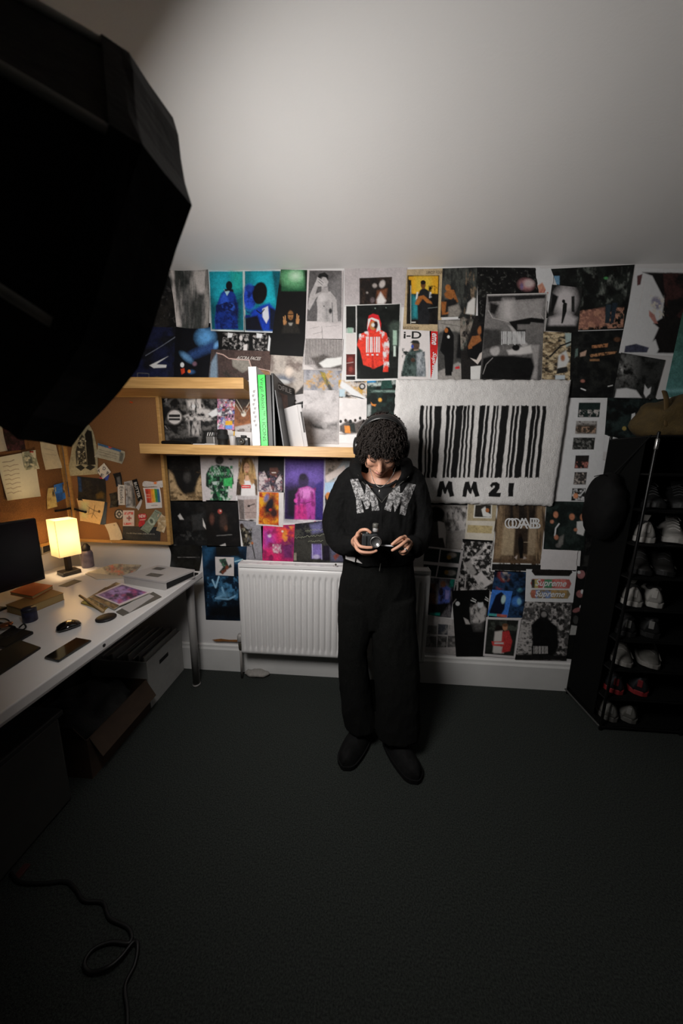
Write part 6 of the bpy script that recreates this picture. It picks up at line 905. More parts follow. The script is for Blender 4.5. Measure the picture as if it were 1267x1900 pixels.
bm = B(); tube(bm, [(SX0, SYF-.0005, 1.49), (SX0, SYF-.0005, 1.53)], .0075, 12); link('post_joint', bm, mat('rack_steel', 'a09d9a', .25, .9), rk, True)

def shoe_mesh(L=.285, W=.098, H=.105, hi=0.0):
    """upper as a lofted shell along the foot: heel at y=0, toe at y=-L ; returns sole, upper, tongue, laces builders"""
    def half(t):   # half width along length
        return W/2*(.72+.30*math.sin(math.pi*min(1, max(0, (t*.9+.08))))*(1.0 if t < .75 else 1)-.0)*(1 if t < .86 else math.sqrt(max(.02, 1-((t-.86)/.14)**2)))*(1 if t > .12 else .35+.65*math.sqrt(max(0, 1-((.12-t)/.12)**2)))
    def top(t): # instep height
        if t < .42: return H+hi-.012*math.sin(t/.42*math.pi)
        return (H+hi)*(1-s((t-.42)/.42))+.052*s((t-.42)/.42) if t < .84 else .052-(.020)*((t-.84)/.16)**2
    def s(x): x = min(1, max(0, x)); return x*x*(3-2*x)
    sole = []
    for i in range(22):
        t = i/21; w = half(t)*1.07+.002; y = -L*t; lift = .010*max(0, (t-.8)/.2)**2
        sole.append([Vector((w*math.cos(a)*1.0, y, 0)) for a in (0,)] and [Vector((-w, y, lift)), Vector((w, y, lift)), Vector((w*1.01, y, .027+lift*.6)), Vector((-w*1.01, y, .027+lift*.6))])
    ups = []
    for i in range(26):
        t = .01+.98*i/25; w = half(t); h = top(t); y = -L*t; r = []
        for k in range(20):
            a = math.pi*k/19; cx = math.cos(a); sz = math.sin(a)
            taper = 1-.42*(sz**1.5)*min(1, (h-.03)/.08)
            r.append(Vector((w*math.copysign(abs(cx)**.75, cx)*taper, y, .024+(h-.024)*sz**.8)))
        ups.append(r)
    return sole, ups, half, top
def make_shoe(up_c, sole_c, lace_c, accent=None, hi=0.0, W=.086):
    sole, ups, half, top = shoe_mesh(hi=hi, W=W)
    L = .285; out = {}
    bm = B(); loft(bm, sole); bmesh.ops.bevel(bm, geom=bm.edges[:], offset=.002, segments=1, affect='EDGES'); out['sole'] = (bm, sole_c)
    bm = B(); loft(bm, ups); out['upper'] = (bm, up_c)
    bm = B(); ellipsoid(bm, (0, -.055, top(.2)-.004), (.030, .045, .012)); out['opening'] = (bm, mat('shoe_lining', '100f0f', .9))
    bm = B()
    for i in range(5):
        t = .42+i*.07; tube(bm, smoothpath([(-.020, -L*t, top(t)-.006), (0, -L*t-.004, top(t)+.004), (.020, -L*t-.008, top(t)-.006)], 4), .0028, 6)
    tube(bm, smoothpath([(0, -L*.42, top(.42)+.006), (.016, -L*.44, top(.42)+.012), (.026, -L*.5, top(.5)+.002)], 4), .0024, 6); out['laces'] = (bm, lace_c)
    bm = B(); M = [Vector((x*.020, -L*.40+z*.03, top(.40)-.01+z*.035)) for x, z in ((-1, 0), (1, 0), (1.1, 1), (-1.1, 1))]; prism(bm, M, (0, .006, .001)); out['tongue'] = (bm, up_c)
    bm = B(); box(bm, (-.010, -.010, .050), (.010, .001, .092), .003); out['heel_tab'] = (bm, accent or lace_c)
    bm = B(); prism(bm, [Vector((half(.5)*1.0+.0015, -L*t, z)) for t, z in ((.28, .055), (.62, .045), (.80, .040), (.62, .034), (.34, .042))], (-.004, 0, 0)); bm2 = B(); prism(bm2, [Vector((-half(.5)*1.0-.0015, -L*t, z)) for t, z in ((.28, .055), (.62, .045), (.80, .040), (.62, .034), (.34, .042))], (.004, 0, 0)); out['side_stripe'] = (bm, accent or lace_c); out['side_stripe.001'] = (bm2, accent or lace_c)
    return out
SHOES = {}
def shoe(label, kind, x, tier, toe=True, yaw=0.0, mirror=False, group=None, y=None):
    z = TZ[tier]+.007; rot = (0 if toe else math.pi)+yaw
    if toe: x, yb = x-.285*math.sin(rot), -.283+.285*math.cos(rot)
    else: yb = -.262
    t = thing('shoe', label, 'shoe', (x, yb, z), group); t.rotation_euler = (0, 0, rot)
    if kind not in SHOES:
        parts = {}
        for nm, (bm, m) in make_shoe(*KINDS_[kind]).items():
            me = bpy.data.meshes.new('shoe_'+nm); bmesh.ops.recalc_face_normals(bm, faces=bm.faces[:]); bm.to_mesh(me); bm.free(); me.materials.append(m)
            if nm in ('upper', 'opening', 'laces'): me.polygons.foreach_set('use_smooth', [True]*len(me.polygons))
            parts[nm] = me
        SHOES[kind] = parts
    for nm, me in SHOES[kind].items():
        o = bpy.data.objects.new(nm.split('.')[0], me); C.objects.link(o); o.parent = t
    return t
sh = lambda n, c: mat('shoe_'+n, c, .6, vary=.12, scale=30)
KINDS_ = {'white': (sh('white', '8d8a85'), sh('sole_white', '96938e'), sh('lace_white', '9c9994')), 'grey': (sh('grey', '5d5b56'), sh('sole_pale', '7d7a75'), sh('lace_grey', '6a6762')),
          'black': (sh('black', '141414'), sh('sole_black', '101010'), sh('lace_black', '1a1a1a'), sh('glint', '6a6966')), 'redsole': (sh('darkblue', '1c1d20'), sh('sole_red', '7d1f22'), sh('lace_grey', '8f8c86'), sh('redtab', '6a1a1e')),
          'silver': (sh('silver', '66645f'), sh('sole_grey', '55534f'), sh('lace_white', 'c8c5c0'), sh('silvertab', '7a7874')), 'boot': (sh('boot', '1b1a18'), sh('sole_black', '101010'), sh('lace_black', '1a1a1a'), sh('boottab', '3a3935'), .04)}
GS = 'shoes on the black rack'
def px_x(px, py): return ay(px, py, -.29).x
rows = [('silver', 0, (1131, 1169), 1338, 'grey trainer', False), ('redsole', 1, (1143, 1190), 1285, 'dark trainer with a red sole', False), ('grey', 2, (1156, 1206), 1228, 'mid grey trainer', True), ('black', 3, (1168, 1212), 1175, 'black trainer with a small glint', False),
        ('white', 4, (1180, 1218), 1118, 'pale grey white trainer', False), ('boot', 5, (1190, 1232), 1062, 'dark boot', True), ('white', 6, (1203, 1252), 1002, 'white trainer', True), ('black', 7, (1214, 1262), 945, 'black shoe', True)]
tiern = ['bottom tier', 'second tier up', 'third tier up', 'fourth tier up', 'fifth tier up', 'sixth tier up', 'seventh tier up', 'eighth tier up']
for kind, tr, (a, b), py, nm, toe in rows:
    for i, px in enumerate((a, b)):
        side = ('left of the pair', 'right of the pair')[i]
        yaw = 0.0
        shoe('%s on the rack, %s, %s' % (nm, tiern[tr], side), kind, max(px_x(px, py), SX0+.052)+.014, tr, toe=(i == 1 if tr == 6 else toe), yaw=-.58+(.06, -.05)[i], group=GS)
# what else hangs on or lies over the rack
bagm = mat('bag_black', (.0025, .0025, .0025), .8, spec=.15, bump=.2, bscale=60)
bt = thing('drawstring_bag', 'black drawstring bag bulging from the side of the shoe rack', 'bag', (SX0-.06, -.16, 1.06))
bm = B(); ellipsoid(bm, (SX0-.075, -.16, 1.20), (.065, .09, .17), sub=4); me = bpy.data.meshes.new('sack'); bm.to_mesh(me); bm.free(); wrinkle(me, .012, 14, seed=9); link('sack', me, bagm, bt, True)
bm = B(); tube(bm, smoothpath([(SX0-.07, -.16, 1.35), (SX0-.03, -.18, 1.42), (SX0-.004, SYF+.03, 1.55)], 6), .004, 6); tube(bm, smoothpath([(SX0-.07, -.17, 1.34), (SX0-.12, -.19, 1.365), (SX0-.16, -.18, 1.355)], 6), .002, 6); link('drawstring', bm, bagm, bt, True)
cap = thing('folded_bag', 'olive brown canvas bag slumped on top of the shoe rack', 'bag', (1.62, -.17, TZ[9]))
bm = B(); ellipsoid(bm, (1.62, -.17, TZ[9]+.085), (.27, .12, .115), sub=4); me = bpy.data.meshes.new('canvas'); bm.to_mesh(me); bm.free(); wrinkle(me, .022, 9, seed=14)
for v in me.vertices: v.co.z = max(v.co.z, TZ[9]+.009)
link('canvas', me, mat('olive_canvas', '40310f', .85, vary=.2, scale=40, bump=.3, bscale=180), cap, True)
bm = B(); tube(bm, smoothpath([(1.42, -.24, TZ[9]+.06), (1.40, -.24, TZ[9]+.16), (1.42, -.2, TZ[9]+.21)], 6), .012, 8, flat=.3); link('strap', bm, mat('olive_strap', '4a3714', .8), cap, True)
blob('black_jacket', 'black folded jacket on top of the rack beside the olive bag', 'jacket', (1.98, -.17, TZ[9]+.09), (.17, .12, .09), mat('nylon_black', '0a0a0a'), .02, 10, 22, TZ[9]+.009)
# ------------------------------------------------------------------ the person leaning on the radiator
skin = mat('skin', (.50, .26, .17), .5, vary=.06, scale=40, bump=.03, bscale=300)
cloth_b = mat('hoodie_black', (.0048, .0048, .0048), .9, vary=.3, scale=120, bump=.3, bscale=350, spec=.12)
cloth_t = mat('trousers_black', (.0048, .0049, .0045), .95, vary=.3, scale=140, bump=.3, bscale=400, spec=.1)
per = thing('person', 'person in a black hoodie and wide black trousers looking down at a camera', 'person', (.13, -.42, 0))
def H(x, y, Y): return ay(x, y, Y)
# head frame
HC = H(707, 831, -.335); pitch = math.radians(43); yaw = math.radians(-3); roll = math.radians(2)
Rh = Matrix.Rotation(yaw, 3, 'Z') @ Matrix.Rotation(roll, 3, 'Y') @ Matrix.Rotation(pitch, 3, 'X')
# local head axes: x right in the picture, y backwards, z up; face looks along -y
def hd(x, y, z): return HC+Rh @ Vector((x, y, z))
bm = B()
def E3(c, r, rot=None, sub=3): ellipsoid(bm, hd(*c), r, Rh if rot is None else Rh @ rot, sub)
E3((0, .012, .030), (.074, .094, .088)); E3((0, -.030, -.010), (.064, .062, .075)); E3((0, -.044, -.062), (.050, .046, .046)); E3((0, -.066, -.098), (.024, .022, .018))
for s in (-1, 1):
    E3((s*.040, -.062, -.030), (.026, .022, .026)); E3((s*.033, -.078, .020), (.030, .014, .011)); E3((s*.076, .010, -.012), (.010, .018, .030)); E3((s*.032, -.078, .001), (.017, .012, .011))
    E3((s*.052, -.02, -.075), (.020, .035, .022)); E3((s*.0115, -.101, -.043), (.0085, .010, .0075))
tube(bm, [hd(0, -.083, .012), hd(0, -.094, -.010), hd(0, -.106, -.030), hd(0, -.112, -.038)], [.010, .0105, .012, .0125], 12)
tube(bm, [hd(-.024, -.084, -.072), hd(-.008, -.097, -.069), hd(.008, -.097, -.069), hd(.024, -.084, -.072)], [.003, .006, .006, .003], 8)
tube(bm, [hd(-.020, -.083, -.078), hd(0, -.094, -.080), hd(.020, -.083, -.078)], [.003, .007, .003], 8)
# neck, chest, limbs (mostly hidden by clothing, one continuous surface)
NB = H(706, 893, -.235); CH_ = H(704, 930, -.235); PV = H(702, 1068, -.215)
tube(bm, [hd(0, .030, -.045), hd(0, .032, -.085), NB+Vector((0, 0, .025)), NB+Vector((0, 0, -.03))], [.060, .058, .062, .075], 20)
tube(bm, [NB+Vector((-.12, .0, -.055)), NB+Vector((-.05, .0, -.005)), NB+Vector((.05, .0, -.005)), NB+Vector((.12, .0, -.055))], [.045, .05, .05, .045], 14)
tube(bm, [NB+Vector((0, 0, -.08)), CH_+Vector((0, 0, -.04)), H(703, 1000, -.225), PV], [.10, .115, .105, .12], 20, flat=.8)
SL, SR = H(648, 893, -.235), H(762, 890, -.235)
EL, ER = H(620, 975, -.245), H(781, 978, -.245)
WL, WR = H(661, 1009, -.41), H(757, 1014, -.41)
tube(bm, smoothpath([NB+Vector((0, 0, -.06)), SL, H(628, 935, -.240), H(620, 972, -.250), H(627, 998, -.290), H(642, 1009, -.350), WL], 4), [.06]*4+[.05]*4+[.046]*4+[.042]*4+[.038]*4+[.032]*4+[.027], 14)
tube(bm, smoothpath([NB+Vector((0, 0, -.06)), SR, H(776, 932, -.240), H(781, 972, -.250), H(777, 1002, -.290), H(767, 1012, -.350), WR], 4), [.06]*4+[.05]*4+[.046]*4+[.042]*4+[.038]*4+[.032]*4+[.027], 14)
AL, AR = az(668, 1366, .09)+Vector((.012, .082, .012)), az(738, 1386, .09)+Vector((-.004, .082, .012)); HL, HR = H(664, 1100, -.252), H(731, 1100, -.252); KL, KR = H(655, 1215, (HL.y+AL.y)/2), H(735, 1220, (HR.y+AR.y)/2)
tube(bm, [PV, HL, KL, AL], [.08, .07, .045, .034], 14); tube(bm, [PV, HR, KR, AR], [.08, .07, .045, .034], 14)
TL, TR = az(642, 1408, .03), az(769, 1432, .03)
tube(bm, [AL+Vector((0, .02, -.03)), (AL+TL)/2+Vector((0, 0, -.015)), TL], [.030, .024, .016], 12); tube(bm, [AR+Vector((0, .02, -.03)), (AR+TR)/2+Vector((0, 0, -.015)), TR], [.030, .024, .016], 12)
body1 = remesh(bm, .0042, 3)
# hands at a finer grain, then joined to the same surface
def finger(bm, pts, r0=.0088, r1=.0066):
    n = len(pts); P = smoothpath(pts, 4); tube(bm, P, [r0+(r1-r0)*i/(len(P)-1) for i in range(len(P))], 10)
bm = B()
# hand on the left of the picture: a C round the camera body
kL = [H(665, 990, -.470), H(660, 998, -.478), H(660, 1008, -.478), H(664, 1017, -.470)]
tube(bm, [WL+(WL-EL).normalized()*-.03, WL, H(661, 1005, -.435)], [.026, .025, .026], 14)
for k in kL: tube(bm, [H(660, 1008, -.428), k], [.019, .0115], 12)
finger(bm, [kL[0], H(670, 984, -.492), H(680, 983, -.505), H(687, 988, -.507)])
finger(bm, [kL[1], H(660, 1003, -.508), H(667, 1013, -.535), H(680, 1016, -.540), H(689, 1016, -.538)])
finger(bm, [kL[2], H(662, 1018, -.503), H(671, 1024, -.524), H(688, 1025, -.528), H(698, 1022, -.525)])
finger(bm, [kL[3], H(668, 1024, -.488), H(677, 1028, -.505), H(688, 1028, -.508)], .008, .006)
finger(bm, [H(664, 1002, -.432), H(670, 994, -.445), H(678, 992, -.452), H(686, 996, -.452)], .011, .008)
# hand on the right of the picture pinching the flip-out screen
kR = [H(751, 997, -.462), H(757, 1003, -.466), H(759, 1011, -.462), H(758, 1018, -.452)]
tube(bm, [WR+(WR-ER).normalized()*-.03, WR, H(756, 1010, -.430)], [.026, .025, .026], 14)
for k in kR: tube(bm, [H(756, 1011, -.424), k], [.019, .0112], 12)
finger(bm, [kR[0], H(744, 998, -.488), H(735, 1004, -.502), H(728, 1010, -.508)])
finger(bm, [kR[1], H(751, 1006, -.500), H(740, 1014, -.514), H(728, 1021, -.512)])
finger(bm, [kR[2], H(756, 1016, -.494), H(750, 1023, -.498), H(742, 1024, -.486)])
finger(bm, [kR[3], H(755, 1024, -.478), H(748, 1028, -.482), H(743, 1026, -.472)], .008, .006)
finger(bm, [H(752, 1004, -.428), H(745, 1003, -.450), H(736, 1007, -.468), H(728, 1010, -.478)], .011, .008)
hands = remesh(bm, .0022, 2)
bm = B(); bm.from_mesh(body1)
cut = [v for v in bm.verts if min((v.co-WL).length, (v.co-WR).length) < .012]
bm.from_mesh(hands); bpy.data.meshes.remove(body1); bpy.data.meshes.remove(hands)
me = bpy.data.meshes.new('body'); bm.to_mesh(me); bm.free()
skin_o = link('body', me, [skin, mat('lips', (.42, .17, .13), .45), mat('eyelid', (.44, .24, .17), .5)], per, True)
off_ = np.array(wloc(skin_o)); lip_c = [hd(0, -.100, -.070), hd(0, -.098, -.080), hd(-.012, -.096, -.071), hd(.012, -.096, -.071), hd(-.010, -.094, -.079), hd(.010, -.094, -.079)]
for p in me.polygons:
    c = p.center+Vector(off_)
    if any((c-q).length < .0085 for q in lip_c): p.material_index = 1
    elif any((c-hd(s*.032, -.088, .003)).length < .012 for s in (-1, 1)): p.material_index = 2
hair_m = mat('hair_brown', (.013, .009, .007), .7, vary=.4, scale=90, spec=.25)
for s in (-1, 1):
    bm = B(); tube(bm, [hd(s*.014, -.094, .020), hd(s*.030, -.096, .027), hd(s*.050, -.082, .020)], [.004, .0048, .002], 8, flat=.7); link('eyebrow', bm, hair_m, per, True)
    bm = B(); tube(bm, smoothpath([hd(s*.018, -.086, -.004), hd(s*.032, -.092, -.007), hd(s*.046, -.083, -.003)], 4), [.0014]*9, 6); link('eyelashes', bm, hair_m, per, True)
# hair: a mop of curls
rnd = random.Random(11)
bm = B(); ellipsoid(bm, hd(0, .014, .042), (.090, .108, .098), Rh, 4); me = bpy.data.meshes.new('hair'); 
for v in bm.verts:
    l = Rh.transposed() @ (v.co-HC); n = mnoise.noise(v.co*38)+.6*mnoise.noise(v.co*80)
    v.co += (v.co-hd(0, .014, .03)).normalized()*.009*n
dele = []
for v in bm.verts:
    l = Rh.transposed() @ (v.co-HC)
    if (l.y < -.035 and l.z < .040) or l.z < -.055: dele.append(v)
bmesh.ops.delete(bm, geom=dele, context='VERTS')
cnt = 0
while cnt < 1500:
    a, b = rnd.uniform(-math.pi, math.pi), rnd.uniform(-.55, 1.0); cz = b; cr = math.sqrt(1-b*b)
    dl = Vector((cr*math.cos(a), cr*math.sin(a), cz)); l = Vector((dl.x*.094, dl.y*.110+.014, dl.z*.100+.042))
    if (l.y < -.060 and l.z < .050) or l.z < -.050 or (abs(l.x) > .07 and l.z < -.01 and l.y < .02): continue
    if abs(l.y-.020) < .017 and l.z > .02: continue
    if abs(l.x) > .062 and abs(l.y-.02) < .045 and l.z < .02: continue
    cnt += 1
    base = l*.95; t1 = dl.cross(Vector((rnd.gauss(0, 1), rnd.gauss(0, 1), rnd.gauss(0, 1)))).normalized(); t2 = dl.cross(t1)
    R_ = rnd.uniform(.003, .009); turns = rnd.uniform(1.0, 2.4); rise = rnd.uniform(.012, .030); pts = []
    droop = Vector((0, -.012, -.018)) if l.y < -.02 else Vector((0, 0, -.012))
    for i in range(11):
        q = i/10; ph = q*turns*2*math.pi
        pts.append(hd(*(base+dl*(.004+rise*q)+(t1*math.cos(ph)+t2*math.sin(ph))*R_*(1-.25*q)+droop*q*q)))
    tube(bm, pts, [.0010+.0010*math.sin(math.pi*i/10) for i in range(11)], 5, cap=False)
for k in range(64):     # fringe falling over the forehead
    x = -.072+.144*k/63+rnd.uniform(-.004, .004); z0 = .088-.25*x*x*8*.1+rnd.uniform(-.012, .01); pts = []
    ln_ = rnd.uniform(.030, .060); R_ = rnd.uniform(.004, .009); ph0 = rnd.uniform(0, 6)
    yb = -.070*math.sqrt(max(.05, 1-(x/.085)**2))-.012
    for i in range(12):
        q = i/11; pts.append(hd(x+R_*math.cos(ph0+q*8), yb-.012*math.sin(q*2.2)-R_*.6*math.sin(ph0+q*8), z0-q*ln_))
    tube(bm, pts, [.0022]*12, 5)
link('hair', bm, hair_m, per, True)

# --- clothing: hoodie
def px_ring(y, xl, xr, Yc, dep, n=32, p=2.3):
    a, b = H(xl, y, Yc), H(xr, y, Yc); c = (a+b)/2; return oval(c, (b-a)/2, Vector((0, dep, 0)), n, p)
bm = B()
loft(bm, [px_ring(868, 678, 734, -.225, .060), px_ring(876, 662, 747, -.230, .085), px_ring(888, 646, 763, -.235, .105), px_ring(915, 638, 771, -.240, .128), px_ring(955, 637, 772, -.240, .138), px_ring(1000, 636, 773, -.238, .140), px_ring(1026, 636, 770, -.235, .140), px_ring(1035, 640, 766, -.232, .134)])
tube(bm, smoothpath([H(664, 887, -.232), H(648, 898, -.235), H(632, 935, -.240), H(623, 970, -.250), H(628, 998, -.285), H(640, 1010, -.345), H(652, 1010, -.395)], 4), [.066, .067, .067, .067, .066, .066, .066, .065, .065, .065, .065, .065, .065, .064, .063, .061, .059, .057, .055, .052, .050, .048, .046, .044, .042], 20)
tube(bm, smoothpath([H(746, 885, -.232), H(762, 895, -.235), H(772, 932, -.240), H(777, 970, -.250), H(774, 1002, -.285), H(768, 1014, -.345), H(762, 1014, -.398)], 4), [.066, .067, .067, .067, .066, .066, .066, .065, .065, .065, .065, .065, .065, .064, .063, .061, .059, .057, .055, .052, .050, .048, .046, .044, .042], 20)
# hood lying round the neck
tube(bm, smoothpath([H(668, 882, -.320), H(660, 868, -.275), H(668, 856, -.200), H(704, 852, -.150), H(742, 856, -.200), H(753, 866, -.275), H(746, 882, -.320)], 5), .031, 14)
ellipsoid(bm, H(706, 868, -.125), (.13, .045, .07))
hood = remesh(bm, .0055, 5)
def fold(c): return 1.0 if c.z < 1.26 else .5
wrinkle(hood, .006, 11, (1.0, 1, .55), 2.0, True, fold); wrinkle(hood, .003, 30, (1, 1, .6), 5.0, True)
# V opening: remove the cloth in front of the throat
bm = B(); bm.from_mesh(hood); V = [(672, 852), (670, 880), (688, 908), (708, 931), (729, 908), (744, 880), (742, 852)]
dele = []
for f in bm.faces:
    c = f.calc_center_median()
    if c.y < -.235:
        q = topx(c)
        if polymask(np.array([q[0]]), np.array([q[1]]), V, .01)[0] > .5: dele.append(f)
bmesh.ops.delete(bm, geom=dele, context='FACES')
seen = set(); parts_ = []
for v0 in bm.verts:      # keep the cloth, drop crumbs left by the cut
    if v0 in seen: continue
    st_, comp = [v0], []; seen.add(v0)
    while st_:
        v = st_.pop(); comp.append(v)
        for e in v.link_edges:
            w_ = e.other_vert(v)
            if w_ not in seen: seen.add(w_); st_.append(w_)
    parts_.append(comp)
big = max(len(c) for c in parts_); bmesh.ops.delete(bm, geom=[v for c in parts_ if len(c) < big*.05 for v in c], context='VERTS')
for _ in range(10):
    mv = {}
    for v in bm.verts:
        nb = [e.other_vert(v) for e in v.link_edges if e.is_boundary]
        if len(nb) >= 2: mv[v] = (v.co+sum((n.co for n in nb), Vector())/len(nb))/2
    for v, c in mv.items(): v.co = c
bm.to_mesh(hood); bm.free()
hoodie = link('hoodie', hood, cloth_b, per, True)
# T-shirt under it, rising to a round collar
bm = B(); loft(bm, [px_ring(903, 670, 740, -.240, .078), px_ring(908, 662, 746, -.240, .092), px_ring(918, 652, 758, -.240, .108), px_ring(950, 652, 758, -.240, .112)])
tube(bm, smoothpath([H(676, 892, -.285), H(688, 899, -.312), H(706, 902, -.322), H(722, 900, -.312), H(736, 892, -.285)], 5), .008, 10)
link('t_shirt', remesh(bm, .005, 3), mat('tee_black', (.004, .004, .0045), .9, bump=.2, bscale=300), per, True)
# surfaces for things that follow the hoodie
bvh = None
def on_hoodie(x, y, lift=.0025):
    global bvh
    if bvh is None:
        b2 = B(); b2.from_mesh(hood); bmesh.ops.translate(b2, verts=b2.verts, vec=wloc(hoodie)); bvh = BVHTree.FromBMesh(b2); b2.free()
    d = Vector(ray(x, y)).normalized(); hit = bvh.ray_cast(Vector(CAM), d)
    if hit[0] is None: return H(x, y, -.36)
    return hit[0]-d*lift
zipm = mat('zip_metal', '77756f', .35, .8)
bm = B(); tube(bm, [on_hoodie(x, y, .002) for x, y in [(664, 881), (672, 894), (682, 904), (694, 916), (703, 926), (708, 932)]], .0017, 6); link('zip', bm, zipm, hoodie)
bm = B(); tube(bm, [on_hoodie(x, y, .002) for x, y in [(758, 884), (747, 894), (736, 903), (724, 914), (714, 925), (709, 932)]], .0019, 6); link('zip', bm, zipm, hoodie)
bm = B(); tube(bm, [on_hoodie(708.5-.06*(y-932)*.3, y, .001) for y in range(933, 1040, 6)], .0013, 6); link('zip', bm, mat('zip_dark', '1b1b1b', .5, .5), hoodie)
c = on_hoodie(708.8, 928, .004); bm = B(); box(bm, (c.x-.0035, c.y-.002, c.z-.02), (c.x+.0035, c.y+.001, c.z+.004), .001); link('zip_pull', bm, mat('silver', 'b8b6b2', .25, .9), hoodie)
# chest print: cracked pale letters
PM = [[649, 889, 664, 888, 677, 917, 679, 898, 684, 897, 697, 918, 701, 930, 704, 947, 690, 948, 688, 931, 684, 944, 678, 945, 673, 930, 670, 928, 675, 951, 662, 953, 660, 925],
      [712, 945, 721, 918, 726, 906, 742, 899, 742, 915, 746, 914, 757, 896, 772, 899, 762, 925, 757, 936, 752, 957, 741, 954, 744, 932, 732, 951, 729, 932, 725, 950]]
for poly in PM:
    xs, ys = poly[0::2], poly[1::2]; x0, x1, y0, y1 = min(xs), max(xs), min(ys), max(ys); nx, ny = int((x1-x0)/.42), int((y1-y0)/.42)
    X, Y = np.meshgrid(np.linspace(x0, x1, nx), np.linspace(y0, y1, ny)); M_ = polymask(X, Y, poly, .5)
    n1 = .5*vnoise(X/1.6, Y/1.6, 701)+.5*vnoise(X/.8, Y/.8, 702); cr = .45*vnoise(X/4.2, Y/4.2, 703)+.55*vnoise(X/1.7, Y/1.7, 704)
    me = bpy.data.meshes.new('chest_print'); idx = -np.ones(X.shape, int); V_, cols, fs = [], [], []
    for j in range(ny):
        for i in range(nx):
            if M_[j, i] > .45: idx[j, i] = len(V_); V_.append(on_hoodie(X[j, i], Y[j, i], .0022)); k = float(np.clip((cr[j, i]-.52)/.1+.5, 0, 1)); v = .30*(.3+1.3*n1[j, i]); v = v*(1-k*.75)+.008*k; cols.append((v, v*.97, v*.96, 1))
    for j in range(ny-1):
        for i in range(nx-1):
            q = (idx[j, i], idx[j+1, i], idx[j+1, i+1], idx[j, i+1])
            if min(q) >= 0: fs.append(q)
    me.from_pydata(V_, [], fs); a = me.color_attributes.new('ink', 'FLOAT_COLOR', 'POINT'); a.data.foreach_set('color', np.array(cols, np.float32).ravel()); me.update()
    link('chest_print', me, print_mat('screen_print', .7), hoodie)
# white belt showing below the hem
for q in ([(641, 1031), (645, 1030), (659, 1035), (658, 1043), (641, 1037)], [(662, 1037), (672, 1046), (661, 1043)]):
    bm = B(); prism(bm, [on_hoodie(x, y, .006) if False else H(x, y, -.375) for x, y in q], (0, .01, 0)); link('belt', bm, mat('belt_white', 'b9b5b2', .6), per)
# --- trousers
bm = B()
loft(bm, [px_ring(1034, 640, 764, -.235, .115), px_ring(1060, 636, 766, -.245, .122), px_ring(1095, 630, 768, -.250, .126), px_ring(1130, 628, 769, -.258, .124), px_ring(1148, 629, 769, -.265, .118)])
def leg(Hp, A, xl, xr, dep):
    rs = []
    for i in range(15):
        t = i/14; c = Hp+(A-Hp)*t; row = float(topx(c)[1]); l, r_ = np.interp(row, *xl), np.interp(row, *xr); d = np.interp(t, (0, .5, 1.0), dep)
        rs.append(px_ring(row, l, r_, c.y, d, 24, 2.2))
    return rs
loft(bm, leg(HL, AL+Vector((0, 0, -.01)), ((1100, 1150, 1200, 1250, 1300, 1345, 1378, 1400), (630, 628, 628, 631, 635, 641, 650, 660)), ((1100, 1150, 1200, 1250, 1300, 1345, 1378, 1400), (700, 694, 680, 683, 691, 699, 704, 700)), (.125, .105, .086)))
loft(bm, leg(HR, AR+Vector((0, 0, -.01)), ((1100, 1150, 1200, 1250, 1300, 1345, 1385, 1410), (694, 688, 692, 696, 698, 698, 700, 704)), ((1100, 1150, 1200, 1250, 1300, 1345, 1385, 1410), (768, 769, 773, 776, 778, 778, 775, 770)), (.125, .108, .088)))
tr_ = remesh(bm, .006, 5); wrinkle(tr_, .006, 8, (1.2, 1, .5), 31.0, True); wrinkle(tr_, .0025, 26, (1, 1, .5), 8.0, True)
for v in tr_.vertices: v.co.z = max(v.co.z, .018)
link('trousers', tr_, cloth_t, per, True)
bm = B(); a = H(706, 1046, -.372); tube(bm, [a, a+Vector((-.004, -.004, -.035))], .002, 6); link('drawcord', bm, mat('cord_grey', '55534f', .6), per)
# --- shoes
shoe_b = mat('shoe_black_suede', (.006, .006, .006), .8, spec=.15, vary=.3, scale=60, bump=.2, bscale=200)
for A_, T_ in ((AL, TL), (AR, TR)):
    d = Vector((T_.x-A_.x, T_.y-A_.y, 0)).normalized(); s = Vector((-d.y, d.x, 0)); heel = Vector((A_.x, A_.y, 0))-d*.05; Ls = (Vector((T_.x, T_.y, 0))-heel).length+.03
    rings = []
    for i in range(18):
        t = i/17; w = (.043+.016*math.sin(math.pi*min(1, t*1.05)))*(1 if t < .82 else math.sqrt(max(.03, 1-((t-.82)/.18)**2)))*(1 if t > .1 else .6+4*t)
        h = (.085 if t < .3 else .085-(.085-.066)*min(1, (t-.3)/.35))*(1 if t < .85 else 1-.45*((t-.85)/.15)**2)
        c = heel+d*Ls*t; rings.append([c+s*(w*math.copysign(abs(math.cos(a))**.7, math.cos(a))*(1-.3*max(0, math.sin(a))))+Vector((0, 0, .004+max(0, math.sin(a))**.8*h if math.sin(a) > 0 else .004)) for a in [2*math.pi*k/24 for k in range(24)]])
    bm = B(); loft(bm, rings); so = link('shoe', remesh(bm, .005, 3), shoe_b, per, True)
    rings = []
    for i in range(18):
        t = i/17; w = (.0445+.0155*math.sin(math.pi*min(1, t*1.05)))*(1 if t < .82 else math.sqrt(max(.03, 1-((t-.82)/.18)**2)))*(1 if t > .1 else .6+4*t); c = heel-d*.003+d*(Ls+.006)*t
        rings.append([c-s*w+Vector((0, 0, .001)), c+s*w+Vector((0, 0, .001)), c+s*w+Vector((0, 0, .022)), c-s*w+Vector((0, 0, .022))])
    bm = B(); loft(bm, rings); link('sole', bm, mat('sole_rubber', (.006, .006, .006), .85, spec=.15), so)
